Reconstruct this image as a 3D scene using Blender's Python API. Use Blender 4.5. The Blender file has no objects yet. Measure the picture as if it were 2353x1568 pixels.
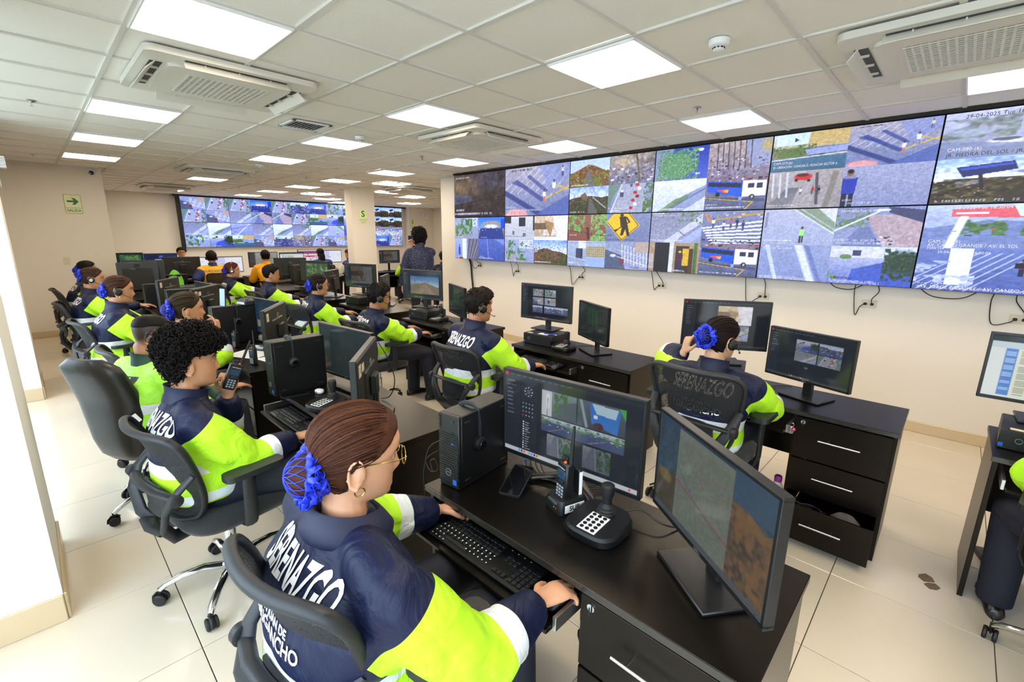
import bpy, bmesh, math, random
import numpy as np
from mathutils import Vector, Matrix
from mathutils.bvhtree import BVHTree

scene = bpy.context.scene
COL = scene.collection
PI = math.pi
rnd = random.Random(7)

# ------------------------------------------------------------------ camera
YAW, PITCH, ROLL = 2.33684672, -0.226369685, 0.011737626
CAMPOS = Vector((1.37513, -2.30203, 1.703))
_f = Vector((math.cos(YAW) * math.cos(PITCH), math.sin(YAW) * math.cos(PITCH), math.sin(PITCH)))
_r = Vector((math.sin(YAW), -math.cos(YAW), 0))
_u = _r.cross(_f)
_R = math.cos(ROLL) * _r + math.sin(ROLL) * _u
_U = -math.sin(ROLL) * _r + math.cos(ROLL) * _u
cam_data = bpy.data.cameras.new('camera')
cam_data.sensor_width = 36.0
cam_data.lens = 36.0 * 1054.21344 / 2353.0
cam_data.clip_start = 0.05
cam = bpy.data.objects.new('camera', cam_data)
COL.objects.link(cam)
cam.matrix_world = Matrix(((_R.x, _U.x, -_f.x, CAMPOS.x), (_R.y, _U.y, -_f.y, CAMPOS.y), (_R.z, _U.z, -_f.z, CAMPOS.z), (0, 0, 0, 1)))
scene.camera = cam

# ------------------------------------------------------------------ world (overcast daylight) and exposure
world = bpy.data.worlds.new('world')
scene.world = world
world.use_nodes = True
_bg = world.node_tree.nodes['Background']
_bg.inputs[0].default_value = (0.72, 0.84, 1.0, 1)
_bg.inputs[1].default_value = 8.5
scene.view_settings.view_transform = 'Standard'
scene.view_settings.look = 'None'
scene.view_settings.exposure = 0.0
scene.view_settings.gamma = 1.0
scene.view_settings.use_curve_mapping = False
scene.cycles.max_bounces = 7; scene.cycles.diffuse_bounces = 4; scene.cycles.glossy_bounces = 3
scene.cycles.transparent_max_bounces = 8; scene.cycles.caustics_reflective = False; scene.cycles.caustics_refractive = False
scene.cycles.adaptive_threshold = 0.08; scene.cycles.sample_clamp_indirect = 4.0
LAMP = 17.5          # radiance of the ceiling light panels

# windows let the daylight in: portals guide the sky light through them
def portal(x0, x1, y, z0, z1):
    d = bpy.data.lights.new('window_daylight', 'AREA')
    d.shape = 'RECTANGLE'; d.size = x1 - x0; d.size_y = z1 - z0
    d.cycles.is_portal = True
    o = bpy.data.objects.new('window_daylight', d)
    COL.objects.link(o)
    o.location = ((x0 + x1) / 2, y, (z0 + z1) / 2)
    o.rotation_euler = (PI / 2, 0, PI)
for _a, _b in ((-5.1, -2.1), (-1.2, 3.4)):
    portal(_a, _b, -3.0, 0.1, 2.68)

# ------------------------------------------------------------------ materials
MATS = {}
def srgb(c):
    if isinstance(c, str):
        c = [int(c[i:i + 2], 16) / 255 for i in (0, 2, 4)]
    return tuple(((x / 12.92) if x <= 0.04045 else ((x + 0.055) / 1.055) ** 2.4) for x in c[:3])

def pmat(name, col, rough=0.5, metal=0.0, var=0.06, scale=25.0, bump=0.0, bscale=None, coat=0.0, spec=0.5, stretch=None, alpha=None, emit=None, estr=1.0, sheen=0.0):
    if name in MATS:
        return MATS[name]
    m = bpy.data.materials.new(name); m.use_nodes = True
    nt = m.node_tree; b = nt.nodes['Principled BSDF']
    c = srgb(col)
    tc = nt.nodes.new('ShaderNodeTexCoord')
    mp = nt.nodes.new('ShaderNodeMapping')
    if stretch: mp.inputs['Scale'].default_value = stretch
    nt.links.new(tc.outputs['Object'], mp.inputs[0])
    nz = nt.nodes.new('ShaderNodeTexNoise'); nz.inputs['Scale'].default_value = scale; nz.inputs['Detail'].default_value = 3
    nt.links.new(mp.outputs[0], nz.inputs['Vector'])
    mx = nt.nodes.new('ShaderNodeMix'); mx.data_type = 'RGBA'
    mx.inputs[6].default_value = tuple(max(0, x * (1 - var)) for x in c) + (1,)
    mx.inputs[7].default_value = tuple(min(1, x * (1 + var)) for x in c) + (1,)
    nt.links.new(nz.outputs['Fac'], mx.inputs[0])
    nt.links.new(mx.outputs[2], b.inputs['Base Color'])
    b.inputs['Roughness'].default_value = rough
    b.inputs['Metallic'].default_value = metal
    b.inputs['Coat Weight'].default_value = coat
    b.inputs['Specular IOR Level'].default_value = spec
    if sheen: b.inputs['Sheen Weight'].default_value = sheen
    if alpha is not None: b.inputs['Alpha'].default_value = alpha
    if emit is not None:
        b.inputs['Emission Color'].default_value = srgb(emit) + (1,)
        b.inputs['Emission Strength'].default_value = estr
    if bump:
        n2 = nt.nodes.new('ShaderNodeTexNoise'); n2.inputs['Scale'].default_value = bscale or scale * 4; n2.inputs['Detail'].default_value = 2
        nt.links.new(mp.outputs[0], n2.inputs['Vector'])
        bp = nt.nodes.new('ShaderNodeBump'); bp.inputs['Strength'].default_value = bump; bp.inputs['Distance'].default_value = 0.004
        nt.links.new(n2.outputs['Fac'], bp.inputs['Height'])
        nt.links.new(bp.outputs[0], b.inputs['Normal'])
    MATS[name] = m
    return m

def flat(name, col, estr):            # a thing that gives off light (lamp, lit lettering on a screen)
    if name in MATS: return MATS[name]
    m = bpy.data.materials.new(name); m.use_nodes = True
    b = m.node_tree.nodes['Principled BSDF']
    b.inputs['Base Color'].default_value = (0, 0, 0, 1) if estr < 2 else (.8, .8, .8, 1)
    b.inputs['Emission Color'].default_value = srgb(col) + (1,)
    b.inputs['Emission Strength'].default_value = estr
    MATS[name] = m
    return m

def screen_mat(name='screen_picture', strength=1.0, rough=0.25, spec=0.3):
    if name in MATS: return MATS[name]
    m = bpy.data.materials.new(name); m.use_nodes = True
    nt = m.node_tree; b = nt.nodes['Principled BSDF']
    a = nt.nodes.new('ShaderNodeAttribute'); a.attribute_name = 'Col'
    nt.links.new(a.outputs['Color'], b.inputs['Emission Color'])
    b.inputs['Base Color'].default_value = (0.01, 0.01, 0.012, 1)
    b.inputs['Emission Strength'].default_value = strength
    b.inputs['Roughness'].default_value = rough
    b.inputs['Specular IOR Level'].default_value = spec
    MATS[name] = m
    return m

BLK = pmat('black_plastic', '0d0e10', .42, bump=.05, bscale=400)
BLK2 = pmat('matt_black_plastic', '131416', .6)
GRY = pmat('graphite_plastic', '22262a', .45)
CHR = pmat('chrome', 'd8dadd', .12, 1.0, var=.02)
ALU = pmat('brushed_aluminium', 'c9cbce', .3, 1.0, var=.04)
WHP = pmat('white_plastic', 'eceeee', .4, var=.02)
LAM = pmat('black_laminate', '0c0a08', .3, var=.25, scale=6, stretch=(.6, 14, 14), bump=.06, bscale=60, spec=.26)
LAM.node_tree.nodes['Principled BSDF'].inputs['Specular Tint'].default_value = (1, .84, .66, 1)
WHT = pmat('white_print', 'f4f4f2', .6, var=.02)
BLKP = pmat('black_print', '101010', .6)

# ------------------------------------------------------------------ mesh building
class MB:
    def __init__(s):
        s.v = []; s.f = []; s.m = []; s.n = 0
    def add(s, V, F, mi=0):
        V = np.asarray(V, float); b = s.n
        s.v.append(V); s.f.extend([tuple(int(i) + b for i in f) for f in F]); s.m.extend([mi] * len(F)); s.n += len(V)
        return s
    def box(s, c, size, mi=0, bev=0.0, M=None):
        hx, hy, hz = size[0] / 2, size[1] / 2, size[2] / 2
        if bev <= 0:
            V = np.array([(x, y, z) for x in (-hx, hx) for y in (-hy, hy) for z in (-hz, hz)])
            F = [(0, 1, 3, 2), (4, 6, 7, 5), (0, 4, 5, 1), (2, 3, 7, 6), (0, 2, 6, 4), (1, 5, 7, 3)]
        else:
            b = min(bev, hx * .98, hy * .98, hz * .98)
            V = []; idx = {}
            for sx in (-1, 1):
                for sy in (-1, 1):
                    for sz in (-1, 1):
                        for ax in range(3):
                            h = [hx - b, hy - b, hz - b]; h[ax] = (hx, hy, hz)[ax]
                            idx[(sx, sy, sz, ax)] = len(V); V.append((sx * h[0], sy * h[1], sz * h[2]))
            F = []
            S4 = [(-1, -1), (1, -1), (1, 1), (-1, 1)]
            for ax in range(3):
                for sg in (-1, 1):
                    q = []
                    for a, b_ in S4:
                        t = [0, 0, 0]; t[ax] = sg; t[(ax + 1) % 3] = a; t[(ax + 2) % 3] = b_
                        q.append(idx[(t[0], t[1], t[2], ax)])
                    F.append(tuple(q if sg > 0 else q[::-1]))
            for ax in range(3):               # edges along ax
                a1, a2 = (ax + 1) % 3, (ax + 2) % 3
                for s1 in (-1, 1):
                    for s2 in (-1, 1):
                        def I(sg, face):
                            t = [0, 0, 0]; t[ax] = sg; t[a1] = s1; t[a2] = s2
                            return idx[(t[0], t[1], t[2], face)]
                        q = [I(-1, a1), I(1, a1), I(1, a2), I(-1, a2)]
                        F.append(tuple(q if s1 * s2 < 0 else q[::-1]))
            for sx in (-1, 1):
                for sy in (-1, 1):
                    for sz in (-1, 1):
                        q = [idx[(sx, sy, sz, k)] for k in range(3)]
                        F.append(tuple(q if sx * sy * sz > 0 else q[::-1]))
            V = np.array(V)
        if M is not None:
            V = V @ np.array(M.to_3x3()).T
        return s.add(V + np.array(c), F, mi)
    def loft(s, rings, mi=0, caps=True, closed_v=False):
        k = len(rings[0]); V = np.concatenate([np.asarray(r, float) for r in rings]); F = []
        n = len(rings)
        for i in range(n if closed_v else n - 1):
            a, b = i * k, ((i + 1) % n) * k
            for j in range(k):
                j2 = (j + 1) % k
                F.append((a + j, a + j2, b + j2, b + j))
        if caps and not closed_v:
            F.append(tuple(range(k))[::-1]); F.append(tuple(range((n - 1) * k, n * k)))
        return s.add(V, F, mi)
    def tube(s, path, rad, n=8, mi=0, closed=False, flatten=None, up=None):
        P = [Vector(p) for p in path]; m = len(P)
        if not hasattr(rad, '__len__'): rad = [rad] * m
        T = []
        for i in range(m):
            if closed: t = P[(i + 1) % m] - P[i - 1]
            else: t = P[min(i + 1, m - 1)] - P[max(i - 1, 0)]
            T.append(t.normalized() if t.length > 1e-9 else Vector((0, 0, 1)))
        ref = Vector(up) if up else (Vector((0, 0, 1)) if abs(T[0].z) < .9 else Vector((1, 0, 0)))
        rings = []
        u = (ref - T[0] * ref.dot(T[0])).normalized()
        for i in range(m):
            u = (u - T[i] * u.dot(T[i]))
            u = u.normalized() if u.length > 1e-6 else T[i].orthogonal().normalized()
            w = T[i].cross(u)
            r = rad[i]
            ru, rw = (r, r) if not hasattr(r, '__len__') else r
            rings.append([tuple(P[i] + u * (ru * math.cos(2 * PI * j / n)) + w * (rw * math.sin(2 * PI * j / n))) for j in range(n)])
        return s.loft(rings, mi, caps=not closed, closed_v=closed)
    def cyl(s, p0, p1, r0, r1=None, n=16, mi=0):
        return s.tube([p0, p1], [r0, r0 if r1 is None else r1], n, mi)
    def lathe(s, prof, n=20, mi=0, M=None, caps=True):
        rings = [[(r * math.cos(2 * PI * j / n), r * math.sin(2 * PI * j / n), z) for j in range(n)] for r, z in prof]
        if M is not None:
            rings = [[tuple(M @ Vector(p)) for p in rg] for rg in rings]
        return s.loft(rings, mi, caps)
    def prism(s, poly, d0, d1, M=None, mi=0):
        r0 = [Vector((x, y, d0)) for x, y in poly]; r1 = [Vector((x, y, d1)) for x, y in poly]
        if M is not None:
            r0 = [M @ p for p in r0]; r1 = [M @ p for p in r1]
        return s.loft([[tuple(p) for p in r0], [tuple(p) for p in r1]], mi)
    def quad(s, a, b, c, d, mi=0):
        return s.add([a, b, c, d], [(0, 1, 2, 3)], mi)
    def mesh(s, name, mats=None, smooth=None):
        me = bpy.data.meshes.new(name)
        V = np.concatenate(s.v) if s.v else np.zeros((0, 3))
        me.from_pydata(V.tolist(), [], s.f)
        for m in (mats if isinstance(mats, (list, tuple)) else [mats]):
            if m is not None: me.materials.append(m)
        if len(me.materials) > 1:
            me.polygons.foreach_set('material_index', s.m)
        if smooth:
            me.polygons.foreach_set('use_smooth', [True] * len(me.polygons))
            if smooth is not True: me.set_sharp_from_angle(angle=math.radians(smooth))
        me.validate(verbose=False)
        me.update()
        return me
    def build(s, name, mats=None, parent=None, smooth=40, loc=None, rz=None, kind=None):
        return obj(name, s.mesh(name, mats, smooth), parent, loc, rz, kind)

def obj(name, me, parent=None, loc=None, rz=None, kind=None):
    o = bpy.data.objects.new(name, me); COL.objects.link(o)
    if parent is not None: o.parent = parent
    if loc is not None: o.location = loc
    if rz is not None: o.rotation_euler = (0, 0, rz)
    if kind: o['kind'] = kind
    return o

def tag(o, label, cat, group=None):
    o['label'] = label; o['category'] = cat
    if group: o['group'] = group
    return o

def thing(name, label, cat, loc=(0, 0, 0), rz=0.0, group=None):
    o = bpy.data.objects.new(name, None); COL.objects.link(o)
    o.empty_display_size = .1
    o.location = loc; o.rotation_euler = (0, 0, rz)
    return tag(o, label, cat, group)

def dup(root, label, loc, rz=0.0, group=None):
    def cp(o, par):
        c = o.copy(); COL.objects.link(c); c.parent = par
        for ch in list(o.children):
            cp(ch, c)
        return c
    r = cp(root, None)
    r.location = loc; r.rotation_euler = (0, 0, rz); r['label'] = label
    if group: r['group'] = group
    return r

def struct(o):
    o['kind'] = 'structure'
    return o

BENCH = bpy.data.scenes.new('bench')          # small scratch scene: keeps evaluation quick, removed at the end
def baked(o):
    BENCH.collection.objects.link(o)
    vl = BENCH.view_layers[0]; vl.update()
    me = bpy.data.meshes.new_from_object(o.evaluated_get(vl.depsgraph))
    bpy.data.objects.remove(o)
    return me
def text_mesh(txt, size=.1, bold=0.0, extrude=0.0, sx=1.0, align='CENTER', spacing=1.0):
    cu = bpy.data.curves.new('lettering', 'FONT')
    cu.body = txt; cu.size = size; cu.align_x = align; cu.align_y = 'CENTER'
    cu.offset = bold; cu.extrude = extrude; cu.space_character = spacing
    cu.resolution_u = 3
    me = baked(bpy.data.objects.new('lettering', cu)); bpy.data.curves.remove(cu)
    if sx != 1.0:
        me.transform(Matrix.Diagonal((sx, 1, 1, 1)))
    return me

def label_text(txt, size, mat, parent, M, name='lettering', **kw):
    """flat lettering placed with matrix M (text lies in its local XY plane, facing local +Z)"""
    me = text_mesh(txt, size, **kw); me.transform(M); me.materials.clear(); me.materials.append(mat)
    return obj(name, me, parent)

def frame_M(o, x, y):
    """4x4 with origin o, local x and y axes"""
    x = Vector(x).normalized(); y = Vector(y).normalized(); z = x.cross(y)
    return Matrix(((x.x, y.x, z.x, o[0]), (x.y, y.y, z.y, o[1]), (x.z, y.z, z.z, o[2]), (0, 0, 0, 1)))

def RZ(a): return Matrix.Rotation(a, 4, 'Z')
def RX(a): return Matrix.Rotation(a, 4, 'X')
def RY(a): return Matrix.Rotation(a, 4, 'Y')
def TR(*p): return Matrix.Translation(p if len(p) == 3 else p[0])
# ================================================================== the room
CEIL = 2.70
XF, XN = -14.5, 3.6          # far and near ends
YW, YV = -3.05, 3.06         # window wall, video wall
YB = 9.2                     # back part of the room
WALL = pmat('cream_wall_paint', 'e8e1d6', .7, var=.02, scale=3, bump=.03, bscale=150)
WALLW = pmat('white_wall_paint', 'eceae4', .65, var=.015, scale=3, bump=.02, bscale=150)
CEILM = pmat('ceiling_tile_white', 'f3f0ea', .85, var=.03, scale=60, bump=.25, bscale=260)
GRID = pmat('ceiling_grid_white', 'd9d7d2', .55, var=.02)
FLT = pmat('glossy_cream_tile', 'd3c7b2', .14, var=.05, scale=2.5, spec=.6)
GROUT = pmat('grey_grout', '6f6252', .8)
BASE = pmat('beige_skirting_tile', 'cdb998', .25, var=.05, scale=4)
DARKS = pmat('dark_bulkhead', '2a2723', .8)

def wallbox(name, x0, x1, y0, y1, z0, z1, m):
    if z1 == CEIL: z1 = CEIL + .075
    b = MB().box(((x0 + x1) / 2, (y0 + y1) / 2, (z0 + z1) / 2), (x1 - x0, y1 - y0, z1 - z0))
    return struct(b.build(name, m, smooth=None))

XVE = -5.62                                        # end of the video wall's wall
wallbox('wall_video', XVE, XN, YV, YV + .18, 0, CEIL, WALL)
wallbox('wall_far', XF - .15, XF, YW, YB, 0, CEIL, WALLW)
wallbox('wall_back', XF, XVE + .3, YB, YB + .15, 0, CEIL, WALL)
wallbox('wall_passage', XVE + .02, XVE + .2, YV + .18, YB, 0, CEIL, WALL)
wallbox('wall_near', XN, XN + .15, YW, YV + .18, 0, CEIL, WALL)
wallbox('wall_exit', -9.6, -9.1, YW, -1.27, 0, CEIL, WALL)
wallbox('wall_jog', XF, -9.6, -1.75, -1.27, 0, CEIL, WALL)
wallbox('wall_recess', XF + .001, XF + .35, 8.05, YB, 0, CEIL, WALL)
# window wall: pillars, sill, glass
wallbox('wall_pillar_near', -2.0, -1.25, YW, -2.43, 0, CEIL, WALLW)
wallbox('wall_pillar_mid', -5.95, -5.18, YW, -2.42, 0, CEIL, WALLW)
wallbox('wall_window_side', -9.1, -5.95, YW, -2.6, 0, CEIL, WALL)
wallbox('wall_head', -5.95, XN, YW, YW + .1, CEIL - .06, CEIL, WALLW)
GLASS = bpy.data.materials.new('window_glass'); GLASS.use_nodes = True
_nt = GLASS.node_tree; _nt.nodes.clear()
_o = _nt.nodes.new('ShaderNodeOutputMaterial'); _t = _nt.nodes.new('ShaderNodeBsdfTransparent'); _g = _nt.nodes.new('ShaderNodeBsdfGlossy')
_t.inputs[0].default_value = (.95, .96, .96, 1); _g.inputs['Roughness'].default_value = .02
_m = _nt.nodes.new('ShaderNodeMixShader'); _m.inputs[0].default_value = .06
_nt.links.new(_t.outputs[0], _m.inputs[1]); _nt.links.new(_g.outputs[0], _m.inputs[2]); _nt.links.new(_m.outputs[0], _o.inputs[0])
FRM = pmat('pale_window_frame', 'd9dddd', .4)
for k, (a, b) in enumerate(((-5.18, -2.0), (-1.25, XN))):
    w = struct(MB().box(((a + b) / 2, YW + .05, 1.32), (b - a, .008, 2.64)).build('window_%d' % (k + 1), GLASS, smooth=None))
    n = max(2, round((b - a) / 1.1))
    for i in range(n + 1):
        x = a + .03 + (b - a - .06) * i / n
        MB().box((x, YW + .05, 1.32), (.05, .07, 2.64), bev=.004).build('window_frame', FRM, w)
    for z in (.04, .9, 2.61):
        MB().box(((a + b) / 2, YW + .05, z), (b - a - .06, .07, .06), bev=.004).build('window_rail', FRM, w)
# outside ground and hedge that the windows look on
struct(MB().box((-3, -13, -.35), (40, 19.7, .1)).build('ground_outside', pmat('pale_paving', 'c4c0b8', .8), smooth=None))
hd = MB(); rr = random.Random(4)
for i in range(260):
    x = -12 + i * .06; y = -5.2 + rr.uniform(-.3, .3); z = rr.uniform(-.2, .8)
    hd.lathe([(.01, -.16), (.14, -.06), (.17, .05), (.01, .17)], 7, M=TR(x, y, z) @ RX(rr.uniform(0, 3)))
struct(hd.build('hedge_outside', pmat('hedge_green', '6f9a3c', .7, var=.3, scale=12), smooth=None))

# skirting (every run is its own trim)
def skirt(name, p0, p1, nrm, h=.1, t=.012):
    (x0, y0), (x1, y1) = p0, p1
    cx, cy = (x0 + x1) / 2 + nrm[0] * t / 2, (y0 + y1) / 2 + nrm[1] * t / 2
    b = MB().box((cx, cy, h / 2), (abs(x1 - x0) + (t if nrm[0] else 0), abs(y1 - y0) + (t if nrm[1] else 0), h), bev=.003)
    struct(b.build(name, BASE, smooth=None))
skirt('baseboard_video', (XVE, YV), (XN, YV), (0, -1))
skirt('baseboard_exit', (-9.1, -3.0), (-9.1, -1.27), (1, 0))
skirt('baseboard_pillar_near', (-1.25, -3.0), (-1.25, -2.43), (1, 0), h=.13)
skirt('baseboard_pillar_near_side', (-2.0, -2.43), (-1.25, -2.43), (0, 1), h=.13)
skirt('baseboard_pillar_mid', (-5.18, -3.0), (-5.18, -2.42), (1, 0), h=.13)
skirt('baseboard_pillar_mid_side', (-5.95, -2.42), (-5.18, -2.42), (0, 1), h=.13)
skirt('baseboard_far', (XF, -1.27), (XF, 8.05), (1, 0))
# free-standing column
wallbox('wall_column', -8.9, -8.6, 2.85, 3.42, 0, CEIL, WALL)
skirt('baseboard_column', (-8.6, 2.85), (-8.6, 3.42), (1, 0))

# floor: slab with single tiles lying on it
fl = MB().box(((XF + XN) / 2, (YW + YB) / 2, -.065), (XN - XF + .3, YB - YW + .3, .1)).build('floor', GROUT, smooth=None); struct(fl)
tile_me = MB().box((0, 0, -.0075), (.5965, .5965, .015), bev=.0015).mesh('floor_tile', FLT)
def fcell(x0, y0):                                  # nearest to the camera first
    return (x0 + .3 - CAMPOS.x) ** 2 + (y0 + .3 - CAMPOS.y) ** 2
cells = []
for i in range(-24, 6):
    for j in range(-5, 17):
        x0, y0 = -.65 + .6 * i, -.25 + .6 * j
        if x0 > XN or y0 + .6 < YW or (x0 > XVE and y0 > YV): continue
        if x0 < XF - .5 or y0 > YB: continue
        cells.append((fcell(x0, y0), x0, y0))
cells.sort()
rest = MB()
for n, (_, x0, y0) in enumerate(cells):
    if n < 300:
        t = obj('floor_tile', tile_me, fl, (x0 + .3, y0 + .3, 0))
    else:
        rest.box((x0 + .3, y0 + .3, -.0075), (.5965, .5965, .015))
rest.build('floor_tile_field', FLT, fl, smooth=None, kind='stuff')

# ceiling: slab, T-grid and single tiles
ce = MB().box(((XF + XN) / 2, (YW + YB) / 2, CEIL + .11), (XN - XF + .3, YB - YW + .3, .1)).build('ceiling', CEILM, smooth=None); struct(ce)
LIGHTS = [(-.5, .5), (-3.5, .5), (-6.5, .5), (-9.5, .5), (-15.5, .5), (-21.5, .5),
          (2.5, 3.5), (-.5, 3.5), (-3.5, 3.5), (-6.5, 3.5), (-9.5, 3.5), (-12.5, 3.5), (-15.5, 3.5), (-18.5, 3.5), (-21.5, 3.5),
          (-2.5, -2.5), (-6.5, -2.5), (-9.5, -2.5), (-12.5, -2.5), (1.5, -2.5), (3.5, .5),
          (-12.0, 5.05), (-14.9, 6.8), (-18.3, 5.2), (-16.2, 8.7), (-20.2, 11.2), (-20.8, 6.9), (-23, 8.5)]
ACS = [(-4.05, -2.05), (2.03, 1.87), (-4.1, 1.95), (-12.8, .05), (-19.5, .1), (-12.9, 6.4)]
def blocked(i, j):
    for a, b in LIGHTS:
        if abs(a - i) < .45 and abs(b - j) < .45: return True
    return False
ct_me = MB().box((0, 0, .01), (.584, .584, .02), bev=.003).mesh('ceiling_tile', CEILM)
cl = []
for i in range(-25, 6):
    for j in range(-6, 16):
        x, y = (i + .5) * .6, (j + .5) * .6
        if x > XN or y < YW or (x > XVE and y > YV + .1) or y > YB or x < XF: continue
        if x < -9.1 and y < -1.5: continue
        if blocked(i + .5, j + .5): continue
        cl.append(((x - CAMPOS.x) ** 2 + (y - CAMPOS.y) ** 2, x, y, i, j))
cl.sort(); rest = MB(); rr = random.Random(11)
for n, (_, x, y, i, j) in enumerate(cl):
    dz = rr.uniform(0, .004)
    if n < 300: obj('ceiling_tile', ct_me, ce, (x, y, CEIL + .004 + dz))
    else: rest.box((x, y, CEIL + .014), (.578, .578, .02))
rest.build('ceiling_tile_field', CEILM, ce, smooth=None, kind='stuff')
for i in range(-24, 7):
    if i * .6 > XN: continue
    y1 = YB if i * .6 < XVE else YV
    y0 = YW if i * .6 > -9.0 else -1.3
    MB().box((i * .6, (y0 + y1) / 2, CEIL + .002), (.026, y1 - y0, .012)).build('grid_bar', GRID, ce, smooth=None)
for j in range(-5, 16):
    x1 = XN if j * .6 < YV else XVE
    x0 = XF if j * .6 > -1.3 else -9.1
    MB().box(((x0 + x1) / 2, j * .6, CEIL + .001), (x1 - x0, .024 if j % 1 == 0 else .02, .012)).build('grid_bar', GRID, ce, smooth=None)
# dark bulkhead strip between ceiling and video wall
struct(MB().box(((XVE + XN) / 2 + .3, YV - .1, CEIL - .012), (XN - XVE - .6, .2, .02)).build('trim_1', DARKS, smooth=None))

# ceiling light panels
LED = flat('led_diffuser', (1.0, .93, .835), LAMP)
lp_f = MB(); a = .292; w = .012
for sx, sy, lx, ly in ((0, 1, 2 * a, w), (0, -1, 2 * a, w), (1, 0, w, 2 * a), (-1, 0, w, 2 * a)):
    lp_f.box((sx * (a - w / 2), sy * (a - w / 2), -.004), (lx, ly, .016), bev=.002)
lp_fm = lp_f.mesh('panel_frame', WHP)
def rrect(hx, hy, r, n=4):
    P = []
    for cx, cy, a0 in ((hx - r, hy - r, 0), (-hx + r, hy - r, PI / 2), (-hx + r, -hy + r, PI), (hx - r, -hy + r, 1.5 * PI)):
        for k in range(n + 1):
            t = a0 + PI / 2 * k / n
            P.append((cx + r * math.cos(t), cy + r * math.sin(t)))
    return P
lp_dm = MB().prism(rrect(.281, .281, .02), -.006, .004).mesh('diffuser', LED)
NEAR = {(-.5, .5): 'above the desks facing the big video wall, nearest in the middle column of panels', (-2.5, -2.5): 'above the window aisle, largest one cut by the top of the photo',
        (2.5, 3.5): 'beside the air conditioner at the right edge of the photo'}
COLN = {-2.5: 'window-side', .5: 'middle', 3.5: 'video-wall-side'}
ORD = ['first', 'second', 'third', 'fourth', 'fifth', 'sixth', 'seventh', 'eighth', 'ninth', 'tenth']
cnt = {}
for n, (i, j) in enumerate(sorted(LIGHTS, key=lambda q: -q[0])):
    k = cnt.get(j, 0); cnt[j] = k + 1
    if j in COLN:
        lab = 'square white LED ceiling panel, %s in the %s column of panels counted from the camera' % (ORD[k], COLN[j])
    else:
        lab = 'small far LED ceiling panel, %s of those beyond the free-standing column' % ORD[cnt.get('far', 0)]
        cnt['far'] = cnt.get('far', 0) + 1
    t = thing('ceiling_light', lab, 'ceiling light', (i * .6, j * .6, CEIL - .004), 0, 'LED ceiling panels')
    obj('panel_frame', lp_fm, t); obj('diffuser', lp_dm, t)

# ceiling cassette air conditioners
ACW = pmat('air_conditioner_white', 'dcd9d0', .45, var=.02)
ACD = pmat('air_conditioner_slot_dark', '3a3c3b', .6)
acp = thing('air_conditioner', 'x', 'air conditioner')
h = .475
MB().prism(rrect(h, h, .05), -.035, .0).build('fascia', ACW, acp)
MB().prism(rrect(.345, .345, .06), -.055, -.034).build('intake_panel', ACW, acp)
g = MB(); gd = MB()
gd.box((0, 0, -.0555), (.46, .46, .002))
for k in range(15):
    q = -.225 + .45 * k / 14
    g.box((q, 0, -.058), (.011, .46, .006)); g.box((0, q, -.059), (.46, .009, .006))
gr = gd.build('grille_back', ACD, acp, smooth=None)
g.build('grille', ACW, gr, smooth=None)
for k in range(4):
    M_ = RZ(k * PI / 2)
    s_ = MB().box((0, .395, -.036), (.56, .06, .004)).build('air_slot', ACD, acp, smooth=None); s_.rotation_euler = (0, 0, k * PI / 2)
    for x in (-.18, 0, .18): MB().box((x, .395, -.04), (.006, .05, .02)).build('slot_divider', ACW, s_, smooth=None)
    lv = MB().box((0, 0, 0), (.58, .075, .006), bev=.002, M=RX(-.75 if k != 1 else -.95)).build('louvre', ACW, acp)
    lv.location = M_ @ Vector((0, .425, -.058)); lv.rotation_euler = (0, 0, k * PI / 2)
ACL = ['ceiling cassette air conditioner with open louvres above the window aisle', 'large ceiling cassette air conditioner cut by the right edge of the photo',
       'ceiling cassette air conditioner above the middle desks near the big video wall', 'smaller-looking ceiling cassette air conditioner halfway to the far wall',
       'farthest ceiling cassette air conditioner above the white far wall', 'ceiling cassette air conditioner behind the free-standing column, mostly hidden']
for k, (i, j) in enumerate(ACS):
    if k == 0:
        acp.location = (i * .6, j * .6, CEIL - .006); acp['label'] = ACL[0]; acp['group'] = 'ceiling air conditioners'
    else:
        dup(acp, ACL[k], (i * .6, j * .6, CEIL - .006), 0, 'ceiling air conditioners')

# smoke detectors, sprinklers, vent
sd = thing('smoke_detector', 'round white smoke detector beside the nearest middle light panel', 'smoke detector', (.48 * .6, .58 * .6, CEIL), 0, 'smoke detectors')
MB().lathe([(.052, 0), (.052, -.022), (.046, -.03), (.03, -.034)], 24).build('housing', WHP, sd)
MB().lathe([(.028, -.033), (.028, -.046), (.02, -.052), (.002, -.053)], 20).build('sensor_cap', WHP, sd)
sl = MB()
for k in range(10):
    a = 2 * PI * k / 10; sl.box((.0285 * math.cos(a), .0285 * math.sin(a), -.0395), (.004, .011, .006), M=RZ(a))
sl.build('vent_slot', BLKP, sd, smooth=None, kind='stuff')
dup(sd, 'round white smoke detector beside the second middle ceiling panel row near the square vent', (-5.67 * .6, .52 * .6, CEIL), .6, 'smoke detectors')
dup(sd, 'farthest round white smoke detector, halfway down the ceiling', (-10.76 * .6, .52 * .6, CEIL), .3, 'smoke detectors')
sp = thing('sprinkler', 'pendant fire sprinkler near the light panel beside the video wall', 'sprinkler', (-.54 * .6, 2.58 * .6, CEIL), 0, 'fire sprinklers')
MB().lathe([(.03, 0), (.03, -.003), (.012, -.008), (.008, -.012)], 16).build('escutcheon', CHR, sp)
MB().box((.009, 0, -.022), (.003, .004, .024)).box((-.009, 0, -.022), (.003, .004, .024)).box((0, 0, -.034), (.02, .005, .003)).build('frame_arm', ALU, sp, smooth=None)
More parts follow.
